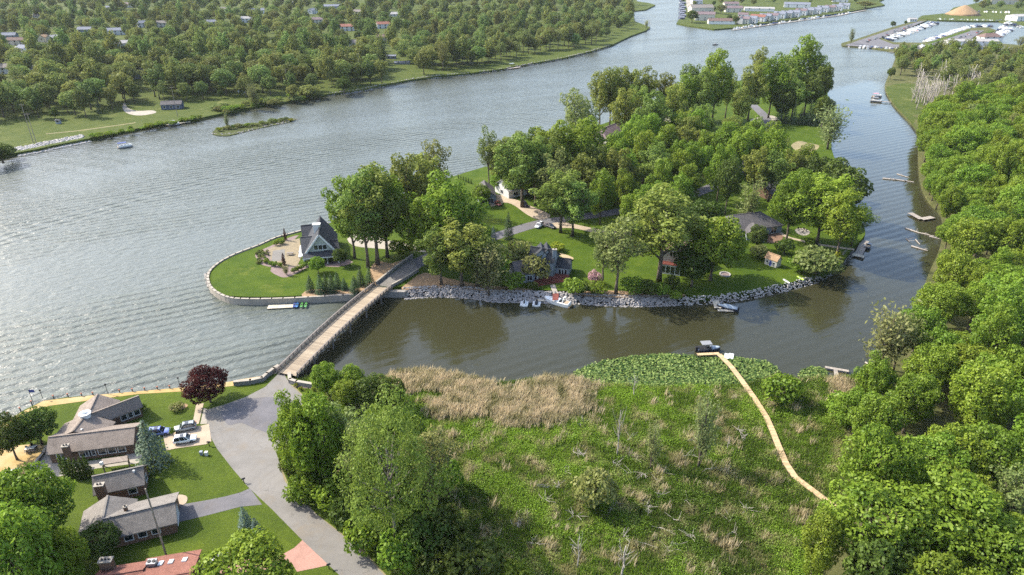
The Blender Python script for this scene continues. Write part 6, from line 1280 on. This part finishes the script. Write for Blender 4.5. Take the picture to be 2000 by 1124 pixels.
fh = [('white village house with grey roof at the street corner', 13, 143, 17, 10, 'white', 'grey', .1), ('small white house with blue roof by the village street', 75, 141, 9, 8, 'white', 'blue', -.2), ('cream house with twin gables above the village street', 107, 83, 12, 10, 'offwhite', 'pale', 1.4), ('cream gabled house beside the twin-gabled house', 88, 82, 10, 9, 'offwhite', 'tan', 1.5), ('blue-roofed house among village trees', 171, 66, 18, 11, 'bluegrey', 'blue', .1), ('pale house with blue dormer roof in the village', 228, 68, 18, 11, 'white', 'blue', .3), ('white house with blue dormers high in the village', 219, 22, 16, 11, 'white', 'blue', .2), ('cream house with plum roof at the village top', 250, 15, 18, 11, 'offwhite', 'plum', 0), ('blue-grey house with grey roof in the bank woods', 277, 152, 14, 11, 'bluegrey', 'charcoal', .2), ('white house with dark windows above the street', 50, 104, 14, 9, 'white', 'blue', -.5), ('cream house half hidden above the bank woods', 242, 94, 13, 9, 'offwhite', 'pale', .2), ('white gabled house beside a copper tree', 279, 53, 14, 10, 'white', 'blue', .8), ('pale house in the middle of the village', 316, 53, 14, 10, 'offwhite', 'grey', .3), ('white house with pale roof over the wood', 484, 44, 15, 10, 'white', 'pale', .2), ('small dark-topped white house in the village', 75, 39, 9, 8, 'white', 'slate', 0), ('grey-blue house between village crowns', 416, 51, 13, 10, 'bluegrey', 'blue', .4), ('distant grey roof house in the village', 438, 25, 15, 10, 'offwhite', 'grey', .1), ('distant house with blue-grey roof among crowns', 505, 27, 18, 11, 'white', 'blue', .3), ('distant cream house at the village top', 582, 12, 16, 10, 'offwhite', 'pale', 0), ('white gable house with blue roof over the woods', 611, 27, 15, 10, 'white', 'blue', 1.2), ('low house with plum roof behind the woods', 621, 46, 14, 10, 'offwhite', 'plum', .1), ('long blue-roofed house at the village top', 650, 19, 26, 11, 'bluegrey', 'blue', .1), ('white house with red roof over the far woods', 679, 60, 17, 11, 'white', 'red', .1), ('blue house with red chimney in the far woods', 644, 88, 12, 10, 'bluegrey', 'charcoal', .5), ('white house with red hipped roof beyond the woods', 752, 55, 20, 11, 'white', 'red', .3), ('small white house deep in the far woods', 692, 93, 10, 8, 'white', 'grey', .1), ('cream house at the edge of the far woods', 746, 82, 12, 9, 'offwhite', 'brown', .2), ('distant grey house at the village corner', 20, 78, 16, 10, 'bluegrey', 'blue', .2), ('long cream house beside the village street', 35, 88, 18, 8, 'offwhite', 'brown', 0), ('white house in the far tree canopy', 345, 24, 14, 10, 'white', 'grey', .3), ('pale blue-roofed house in the far tree canopy', 385, 14, 14, 10, 'white', 'blue', .1), ('distant white house above the river woods', 770, 35, 14, 10, 'white', 'pale', .2), ('distant pale house above the river woods', 700, 30, 14, 10, 'offwhite', 'grey', -.3)]
for t in fh: far_house(*t[:8])
BHh = far_house('dark blue boathouse with grey roof beside a wooden pole', 338, 212, 13, 8, 'boat_blue', 'charcoal', .2, 3.2, 1.8, 'boathouse', cat='boathouse', gap=False)
far_house('grey riverside shed at the bank clearing', 765, 115, 9, 5, 'bluegrey', 'blue', 0, 2.6, 1.0, 'shed', wins=2, cat='shed'); far_house('low blue-grey shelter by the bank lawn', 786, 125, 14, 7, 'bluegrey', 'blue', .05, 1.6, .7, 'shed', wins=2, cat='shed'); far_house('small grey kiosk on the riverside grass', 115, 242, 3, 2.5, 'bluegrey', 'charcoal', 0, 2, .5, 'kiosk', wins=1, cat='kiosk')
for k in range(8): u, v = [(462, 168), (468, 173), (474, 178), (479, 182), (484, 178), (466, 181), (421, 143), (437, 150)][k]; c = P(u, v, Z_F); o = thing('marker_post', 'small white post at the edge of the bank woods', 'post', (c.x, c.y, Z_F), 0, 'white posts at the wood edge'); m = MB(); m.box(-.35, .35, -.35, .35, 0, 1.5); m.build('post', MT['white'], o); m = MB(); m.box(-.45, .45, -.45, .45, 1.5, 1.65); m.build('cap', MT['white'], o); 
for lab, u, v, g_ in [('boathouse', 338, 214, 0)]: pass
# townhouse point
thl = 'white gable-fronted townhouse with blue-grey roof in the waterside row'
for k in range(15):
    t = k / 14; u = 1452 + (1648 - 1452) * t; v = 46.5 + (18.5 - 46.5) * t + .8 * math.sin(k * 2.1)
    if k == 2: far_house('townhouse with red roof in the waterside row', u, v, 20, 12, 'white', 'red', -.55, 6, 2.6, 'townhouse', wins=4, gap=False); continue
    h = far_house(thl, u, v, 16, 12, 'white' if k % 3 else 'palegreen', 'blue' if k % 4 else 'plum', -.55, 6.2, 2.6, 'townhouse', wins=3, group='townhouses in the waterside row', gap=False)
    I = h.gable((-2.5, 0), (-2.5, -7.2), 8.4, 5.8, 3.2, 3.2, 'white', 'blue', .3, wpart='front_wall', rpart='gable_roof', pxin=False)
for t in [('large grey-roofed apartment house on the point', 1368, 26, 34, 18, 'offwhite', 'grey', .1, 8, 4), ('cream apartment house with balconies at the point', 1376, 40, 26, 14, 'offwhite', 'plum', -.2, 8, 3), ('low white house with brown hipped roof on the point', 1408, 47, 34, 12, 'white', 'brown', -.1, 4, 3), ('tan-walled house behind the brown-roofed house', 1432, 24, 26, 14, 'offwhite', 'plum', -.1, 6, 3), ('grey house on the far side of the point', 1427, 14, 24, 12, 'offwhite', 'plum', 0, 5, 3), ('long white low building behind the townhouses', 1482, 22, 44, 12, 'white', 'pale', -.2, 4, 2), ('blue-roofed building behind the townhouse row', 1556, 15, 40, 12, 'white', 'blue', -.3, 5, 3), ('small white house beside the tree on the point', 1360, 8, 18, 12, 'white', 'blue', .1, 5, 3), ('white house next to the townhouse row end', 1451, 36, 14, 10, 'white', 'plum', -.4, 5, 2.5), ('distant blue house past the townhouses', 1640, 4, 26, 12, 'white', 'blue', -.3, 5, 3)]: far_house(*t, gap=False)
for i in range(9): u = 1331 + (i % 2) * 3; v = 4 + i * 4.2; far_house('small pale blue boat shed on the river side of the point', u, v, 7, 9, 'boat_blue', 'blue', .1, 2.4, 1.2, 'boat_shed', wins=0, group='boat sheds on the point', gap=False, cat='shed')
# boats of the marina and the townhouse docks
def boat_mesh(cover, L=8.5):
    m = MB(); hull(m, L, 2.9, 1.3, 0); m.hexa([(-.5, -1.0, 1.3), (L * .28, -.6, 1.5), (L * .28, .6, 1.5), (-.5, 1.0, 1.3)], [(-.2, -.8, 2.2), (L * .15, -.5, 2.1), (L * .15, .5, 2.1), (-.2, .8, 2.2)], 0); m.box(-L * .42, -.6, -1.1, 1.1, 1.25, 2.0 if cover == 1 else 1.45, 1); m.box(-1.6, .3, -.95, .95, 2.6, 2.75, 0); m.bar((-1.4, -.9, 1.4), (-1.4, -.9, 2.6), .1, .1, 0); m.bar((-1.4, .9, 1.4), (-1.4, .9, 2.6), .1, .1, 0); m.box(-.1, .2, -.82, .82, 1.6, 2.15, 2)
    o = m.build('motorboat', [MT['gel_dark' if cover == 1 else 'gel'], MT[['tan_vinyl', 'sail_blue', 'canvas', 'red_paint'][cover % 4]], MT['glass']]); me = o.data; bpy.data.objects.remove(o); return me
BMS = [boat_mesh(i, 8 + .6 * i) for i in range(4)]; br_ = random.Random(11)
BLAB = ['white motorboat with tan cockpit', 'dark-hulled motorboat with navy canvas', 'white motorboat with grey canvas', 'white motorboat with red canvas']
def boat_row(p0, p1, n, where, yaw_off=1.57, z=0.0, jit=.15):
    a, b = P(*p0, z), P(*p1, z); d = math.atan2(b.y - a.y, b.x - a.x)
    for k in range(n):
        q = a.lerp(b, (k + br_.uniform(.2, .8)) / n); i = br_.choices(range(4), [.4, .25, .3, .05])[0]; o = bpy.data.objects.new('motorboat', BMS[i]); link(o); o.location = q; o.rotation_euler.z = d + yaw_off * br_.choice((1, -1)) + br_.uniform(-jit, jit); s = br_.uniform(.65, 1.1); o.scale = (s, s, s)
        tag(o, BLAB[i] + ' ' + where, 'boat', BLAB[i] + 's ' + where)
boat_row((1736, 80), (1829, 46.5), 34, 'in the slips of the long marina spit'); boat_row((1730, 77), (1820, 45.5), 22, 'in the slips of the long marina spit')
boat_row((1806, 84), (1890, 56), 30, 'along the middle marina pier'); boat_row((1812, 80), (1893, 53), 24, 'along the middle marina pier'); boat_row((1893, 53), (1938, 52.5), 9, 'along the middle marina pier')
boat_row((1938, 78), (1966, 56), 16, 'in the inner marina basin'); boat_row((1946, 75), (1975, 58), 14, 'in the inner marina basin'); boat_row((1950, 62), (1972, 44), 8, 'in the inner marina basin')
boat_row((1828, 40), (1948, 43), 20, 'along the marina back quay', z=0); boat_row((1955, 42), (2000, 56), 10, 'along the marina back quay'); boat_row((1652, 92), (1660, 92.5), 1, 'on the outer marina wall'); boat_row((1676, 94), (1762, 99), 12, 'on the outer marina wall', jit=.3)
boat_row((1908, 24), (1975, 26), 8, 'stored ashore behind the marina', z=Z_F); boat_row((1775, 92), (1990, 100), 14, 'stored ashore on the marina road verge', z=1.6)
boat_row((1432, 58), (1470, 52), 7, 'at the townhouse docks', .3); boat_row((1475, 53), (1545, 43), 9, 'at the townhouse docks', .3); boat_row((1560, 40), (1660, 27), 14, 'at the townhouse docks', .3); boat_row((1332, 40), (1330, 5), 8, 'at the docks of the boat sheds')
planked('townhouse_dock', 'long dock before the waterside townhouse row', XY([(1430, 59), (1500, 49), (1560, 41), (1640, 30), (1690, 20)], .8), 3, .8, 4, PL_W, legs=False)
planked('marina_jetty', 'low jetty running out from the marina wall', XY([(1738, 102), (1780, 103)], .8), 2.5, .8, 2, PL_W)
far_house('long white covered boat shelter in the marina', 1895, 88, 52, 11, 'white', 'pale', -.05, 4, 2.0, 'boat_shelter', z=1.5, wins=8, cat='shelter'); far_house('marina house with dark red hipped roof', 1931, 79, 22, 14, 'white', 'brown', .1, 4, 3.5, 'marina_house', z=1.5, hip=True)
far_house('white marina office beside the long spit', 1781, 42, 10, 7, 'white', 'pale', 0, 3, 1.5, 'marina_office', z=1.5, gap=False); far_house('pale hall behind the marina trees', 1965, 8, 60, 22, 'offwhite', 'tan', -.1, 7, 3, 'marina_hall'); far_house('long white hall at the marina edge', 1998, 40, 40, 20, 'white', 'pale', .2, 6, 2, 'marina_hall')
c = P(1881, 29, Z_F); o = thing('sand_mound', 'big conical mound of tan sand behind the marina', 'mound', (c.x, c.y, Z_F)); rg2 = np.random.default_rng(4); m = MB(); k = 28; rings = [(23, -.3), (18, 3), (12, 7), (6, 10.5), (1.5, 12.5)]; loft(m, [[(r * (1 + .06 * rg2.normal()) * math.cos(2 * math.pi * j / k), r * (1 + .06 * rg2.normal()) * math.sin(2 * math.pi * j / k), z + .2 * rg2.normal()) for j in range(k)] for r, z in rings]); m.build('mound', MT['mulch'], o, True)
# parked cars on the marina lots: cars too far to show parts
m = MB(); m.box(-2.2, 2.2, -.9, .9, .3, .95, 0); m.hexa([(-1.6, -.85, .95), (1.1, -.85, .95), (1.1, .85, .95), (-1.6, .85, .95)], [(-1.1, -.7, 1.5), (.4, -.7, 1.5), (.4, .7, 1.5), (-1.1, .7, 1.5)], 1); [m.tube([(x, s * .75, .33), (x, s * .95, .33)], .33, 8, 2) for x in (-1.4, 1.4) for s in (-1, 1)]
CARM = []
for i, cc in enumerate([(.7, .7, .7), (.05, .06, .08), (.25, .27, .3), (.3, .04, .04)]): oo = m.build('car', [paint(f'far_car_paint_{i}', cc), MT['glass'], MT['tyre']]); CARM.append(oo.data); bpy.data.objects.remove(oo)
for (p0, p1, n, wh) in [((1690, 84), (1790, 47), 16, 'on the long marina spit'), ((1850, 82), (1915, 62), 9, 'on the middle marina pier lot')]:
    a, b = P(*p0, 1.5), P(*p1, 1.5)
    for k in range(n): i = br_.randrange(4); q = a.lerp(b, (k + br_.uniform(.1, .9)) / n); o = bpy.data.objects.new('car', CARM[i]); link(o); o.location = (q.x + br_.uniform(-3, 3), q.y, 1.54); o.rotation_euler.z = br_.uniform(-.2, .2) + .9; w = ['white', 'black', 'grey', 'red'][i]; tag(o, f'{w} car parked {wh}', 'car', f'{w} cars parked {wh}')

# --- far bank woods: nearest trees one by one, the rest as one mass
FE = [(-200, 262), (0, 240), (60, 232), (120, 236), (180, 232), (240, 206), (330, 200), (400, 196), (450, 192), (500, 190), (560, 186), (620, 180), (690, 168), (745, 150), (800, 134), (860, 136), (940, 128), (1050, 100), (1130, 86), (1190, 76), (1230, 50), (1232, 20), (1220, -10)]
FOREST = XY(FE, Z_F) + [(P(1220, -40, Z_F).x, 2400), (-2200, 2400), (-2200, P(-200, 262).y)]
def clear(a, b, hh, ww, dep=105):
    u, v0 = proj(a, b, Z_F); v1 = proj(a, b, Z_F + hh)[1]; s_ = pxm(u, max(v0, -60), Z_F) if v0 > -60 else 1
    for (bu, bv, bw, bh, by) in BOX:
        if by - dep < b < by + 4 and abs(u - bu) < bw * .5 + ww * s_ * .3 and v1 < bv - bh * .25 and v0 > bv - bh - 4: return False
    return True
frng = np.random.default_rng(31)
street = smooth(XY([(-60, 84), (10, 90), (60, 103), (82, 118), (110, 122), (135, 118)], Z_F), 4, False)
pts = scatter(FOREST, 10.5, 60000, frng, lambda a, b: in_frame(a, b, 10, 60) and b < 640 and clear(a, b, 20, 14, 90) and dist_poly(street, np.array([a]), np.array([b]), False)[0] > 7, box=(-620, 300, 200, 640))
pts.sort(key=lambda q: -proj(q[0], q[1], Z_F)[1]); front, back = pts[:85], pts[85:]
print('far front', len(front), len(back))
FLAB = {'far_round': 'rounded tree at the front of the far bank woods', 'far_tall': 'tall tree at the front of the far bank woods', 'dark': 'dark tree at the front of the far bank woods', 'olive': 'thin olive tree at the front of the far bank woods', 'spruce': 'spruce at the front of the far bank woods'}
for a, b in front:
    k = TR.choices(['far_round', 'far_tall', 'dark', 'olive', 'spruce'], [.5, .28, .07, .1, .05])[0]; h = {'far_round': TR.uniform(15, 22), 'far_tall': TR.uniform(19, 27), 'dark': TR.uniform(8, 12), 'olive': TR.uniform(15, 20), 'spruce': TR.uniform(11, 17)}[k]
    if float(dist_poly(FOREST[:len(FE)], np.array([a]), np.array([b]), False)[0]) < 10: h *= .7
    tree(k, a, b, Z_F, h, h * {'far_round': .85, 'far_tall': .62, 'dark': .8, 'olive': .55, 'spruce': .4}[k], FLAB[k], FLAB[k].replace(' at', 's at'))
mid = scatter(FOREST, 15.5, 60000, frng, lambda a, b: in_frame(a, b, 10, 80) and 640 <= b < 1000 and clear(a, b, 20, 16) and dist_poly(street, np.array([a]), np.array([b]), False)[0] > 8, box=(-850, 400, 640, 1000))
far = scatter(FOREST, 23, 40000, frng, lambda a, b: in_frame(a, b, 10, 120) and 1000 <= b < 2200 and clear(a, b, 20, 16), box=(-1600, 500, 1000, 2200))
far2 = scatter(TH + [(1500, 2200), (760, 2200)], 26, 9000, frng, lambda a, b: in_frame(a, b, 10, 60) and proj(a, b, Z_F)[1] < (14 if a < 400 else 8) and b < 1900)
far3 = scatter(UPM, 16, 30000, frng, lambda a, b: in_frame(a, b, 10, 60) and b < 2000 and proj(a, b, Z_F)[1] < 22 and not (1850 < proj(a, b, Z_F)[0] < 1908 and proj(a, b, Z_F)[1] > 12) and clear(a, b, 20, 16))
print('woods mass', len(back), len(mid), len(far), len(far2), len(far3))
def mass(name, label, pts, hs, src):
    n = len(pts); V = np.array([(a, b, Z_F) for a, b in pts], np.float32); me = bpy.data.meshes.new(name); me.vertices.add(n); me.vertices.foreach_set('co', V.ravel()); rg_ = np.random.default_rng(77)
    sc = rg_.uniform(*hs, n)
    if n: me.attributes.new('sc', 'FLOAT', 'POINT').data.foreach_set('value', sc.astype(np.float32)); me.attributes.new('rz', 'FLOAT', 'POINT').data.foreach_set('value', rg_.uniform(0, 6.28, n).astype(np.float32)); me.attributes.new('pick', 'FLOAT', 'POINT').data.foreach_set('value', rg_.integers(0, len(src), n).astype(np.float32))
    o = link(bpy.data.objects.new(name, me)); tag(o, label, 'woods', kind='stuff')
    ng = bpy.data.node_groups.new(name, 'GeometryNodeTree'); ng.interface.new_socket('Geometry', in_out='INPUT', socket_type='NodeSocketGeometry'); ng.interface.new_socket('Geometry', in_out='OUTPUT', socket_type='NodeSocketGeometry')
    gi = ng.nodes.new('NodeGroupInput'); go = ng.nodes.new('NodeGroupOutput'); jn = ng.nodes.new('GeometryNodeJoinGeometry')
    def att(nm): k = ng.nodes.new('GeometryNodeInputNamedAttribute'); k.data_type = 'FLOAT'; k.inputs[0].default_value = nm; return k.outputs[0]
    a_sc, a_rz, a_pk = att('sc'), att('rz'), att('pick'); cb = ng.nodes.new('ShaderNodeCombineXYZ'); ng.links.new(a_rz, cb.inputs[2])
    for i, so in enumerate(src):
        oi = ng.nodes.new('GeometryNodeObjectInfo'); oi.inputs[0].default_value = so; oi.transform_space = 'ORIGINAL'; oi.inputs[1].default_value = True
        cm = ng.nodes.new('FunctionNodeCompare'); cm.data_type = 'FLOAT'; cm.operation = 'EQUAL'; ng.links.new(a_pk, cm.inputs[0]); cm.inputs[1].default_value = i; cm.inputs['Epsilon'].default_value = .1
        ip = ng.nodes.new('GeometryNodeInstanceOnPoints'); ng.links.new(gi.outputs[0], ip.inputs['Points']); ng.links.new(cm.outputs[0], ip.inputs['Selection']); ng.links.new(oi.outputs['Geometry'], ip.inputs['Instance']); ng.links.new(cb.outputs[0], ip.inputs['Rotation']); ng.links.new(a_sc, ip.inputs['Scale']); ng.links.new(ip.outputs[0], jn.inputs[0])
    ng.links.new(jn.outputs[0], go.inputs[0]); md = o.modifiers.new('scatter', 'NODES'); md.node_group = ng; return o
crowns = {}
for ob in COL.objects:
    if ob.name.startswith('crown'): crowns.setdefault(ob.data.name, ob)
def cr(kind): return [crowns[t[0].name] for t in TREES[kind] if t[0].name in crowns]
SRC = cr('far_round') + cr('far_tall') + cr('far_round') + cr('dark')[:1]
mass('far_woods', 'canopy of the far bank woods', back, (.95, 1.35), SRC); mass('village_trees', 'garden trees between the village houses', mid, (.75, 1.2), SRC)
mass('distant_woods', 'distant hazy tree canopy at the top of the village', far, (.85, 1.35), SRC); mass('point_trees', 'distant trees behind the townhouses', far2, (.5, .85), SRC); mass('marina_woods', 'tree belt behind the marina', far3, (.8, 1.2), SRC)
# far bank trees that stand alone
for k, u, vb, vt, w, lab in [('dark', 673, 183, 150, 36, 'round dark bush at the water edge of the far lawn'), ('far_round', 724, 165, 115, 30, 'tree with forked top on the far lawn'), ('far_round', 746, 163, 114, 30, 'tree beside the forked tree on the far lawn'), ('far_round', 828, 146, 97, 40, 'lone round tree on the far lawn'), ('olive', 865, 139, 80, 30, 'olive tree at the end of the far lawn'), ('willow', 498, 212, 165, 34, 'pale yellow-green bush tree on the far shore'), ('far_round', 605, 190, 166, 50, 'low spreading bush on the far shore'), ('far_round', 575, 198, 164, 26, 'upright bush on the far shore'), ('olive', 1155, 88, 42, 30, 'loose tree near the river bend'), ('bare', 1268, 58, 34, 10, 'leaning dead tree on the tip of the far bank'), ('willow', 1262, 56, 40, 12, 'scrubby bush on the tip of the far bank'), ('thin', 895, 0, 0, 0, '')]:
    if lab: tree_px(k, u, vb, vt, w, Z_F, lab)
for i in range(26):
    u = 890 + i * 11 + TR.uniform(-4, 4); vb = 140 - i * 1.95 - TR.uniform(4, 14); tree_px(TR.choice(['olive', 'far_tall', 'far_round']), u, vb, vb - TR.uniform(28, 48), TR.uniform(20, 32), Z_F, 'bushy bank tree in the strip between far woods and river', 'bank trees between far woods and river')
for i in range(34): u = 395 + TR.uniform(0, 250); vb = 231 - (u - 395) * .165 - TR.uniform(1, 12); tree_px('olive_shrub' if i % 2 else 'shrub', u, vb, vb - TR.uniform(6, 13), TR.uniform(12, 24), Z_F, 'low riverside bush on the far shore', 'low riverside bushes on the far shore')
for i in range(30): u = TR.uniform(180, 400); vb = 277 - (u - 175) * .185 - TR.uniform(3, 9); tree_px('shrub', u, vb, vb - TR.uniform(4, 8), TR.uniform(8, 18), Z_F, 'low weed clump behind the far shoreline', 'weed clumps behind the far shoreline')
for i in range(16): t = i / 15; u = 428 + t * 140; vb = 256 - t * 20 + TR.uniform(-2, 2); tree_px('lime_shrub' if i % 3 == 0 else 'olive_shrub', u, vb, vb - TR.uniform(5, 9), TR.uniform(8, 16), .35, 'low bush growing on the mud bank', 'bushes on the mud bank')
tree_px('thin', 445, 252, 215, 14, .35, 'slender dying sapling on the mud bank')
for (u, vb, vt, w) in [(6, 318, 280, 60), (-20, 325, 285, 60), (20, 306, 285, 34)]: tree_px('dark', u, vb, vt, w, Z_F, 'dark bush at the end of the white revetment', 'dark bushes at the end of the revetment')
for k, u, vb, vt, w, lab in [('dark', 1351, 45, 19, 28, 'round tree on the tip of the townhouse point'), ('dark', 1436, 48, 30, 14, 'dark tree beside the first townhouse'), ('far_round', 1408, 28, 8, 22, 'tree between apartment houses on the point'), ('far_round', 1392, 25, 12, 14, 'yellow-green tree by the grey apartment roof'), ('dark', 1423, 46, 28, 12, 'dark tree behind the brown hipped roof'), ('far_round', 1451, 34, 20, 12, 'olive tree behind the townhouse row'), ('willow', 1661, 86, 56, 16, 'ragged tree on the tip of the marina spit'), ('dark', 1743, 55, 41, 12, 'small dark tree on the marina spit'), ('dark', 1768, 49, 40, 7, 'tiny dark tree on the marina spit'), ('olive', 1991, 98, 70, 22, 'tree at the marina road by the white halls'), ('far_round', 1690, 16, 2, 34, 'tree clump at the downstream end of the townhouses')]: tree_px(k, u, vb, vt, w, Z_F, lab)
# right bank upstream: olive wood, bare trunks, grass
UPW = XY([(1752, 122), (1790, 112), (1880, 112), (2000, 118), (2120, 140), (2120, 250), (1960, 235), (1900, 225), (1860, 205), (1830, 160), (1775, 150), (1745, 150)], 1.2)
for a, b in scatter(UPW, 11, 9000, np.random.default_rng(5), lambda a, b: in_frame(a, b, 8, 40)):
    k = TR.choices(['olive', 'far_tall', 'cotton'], [.4, .4, .2])[0]; h = TR.uniform(12, 18); lab = {'olive': 'thin olive tree in the upstream bank wood', 'far_tall': 'full tree in the upstream bank wood', 'cotton': 'cottonwood in the upstream bank wood'}[k]; tree(k, a, b, 1.15, h, h * .68, lab, lab.replace('tree', 'trees'))
for u, vb, vt, w in [(1790, 215, 165, 26), (1805, 222, 160, 30), (1822, 220, 150, 34), (1840, 205, 140, 34), (1858, 195, 140, 30), (1780, 200, 165, 20), (1800, 200, 150, 26), (1870, 190, 150, 26)] + [(TR.uniform(1775, 1905), TR.uniform(165, 215), 0, 0) for _ in range(26)]:
    if not w: vt, w = vb - TR.uniform(38, 58), TR.uniform(22, 34)
    tree_px('bare', u, vb, vt, w, 1.15, 'bare grey dead tree in the marsh of the upstream bank', 'bare dead trees of the upstream bank')
tree_px('dark', 1738, 156, 131, 16, 1.1, 'dark small tree on the channel corner of the upstream bank'); tree_px('olive', 1758, 148, 110, 26, 1.1, 'tree at the water edge of the upstream bank wood')
for i in range(30): u = TR.uniform(1735, 1810); vb = TR.uniform(165, 245); q = P(u, vb, 1); 
sheet('bank_meadow', smooth([(1732, 170), (1790, 165), (1830, 200), (1850, 230), (1800, 258), (1775, 234), (1745, 202)], 3), 1.32, MT['rough_grass'])

# ------------------------------------------------------------------ air
m = MB(); m.box(-9500, 9500, -2500, 9500, -3, 104); hz = m.build('haze', []); hm = bpy.data.materials.new('haze_air'); hm.use_nodes = True; ht = hm.node_tree; ht.nodes.clear(); ho = ht.nodes.new('ShaderNodeOutputMaterial'); hv = ht.nodes.new('ShaderNodeVolumePrincipled')
hv.inputs['Color'].default_value = (.86, .92, 1, 1); hv.inputs['Density'].default_value = .00003; hv.inputs['Anisotropy'].default_value = .2; ht.links.new(hv.outputs[0], ho.inputs['Volume']); hz.data.materials.append(hm); tag(hz, 'thin pale summer haze over the river', 'haze', kind='stuff')
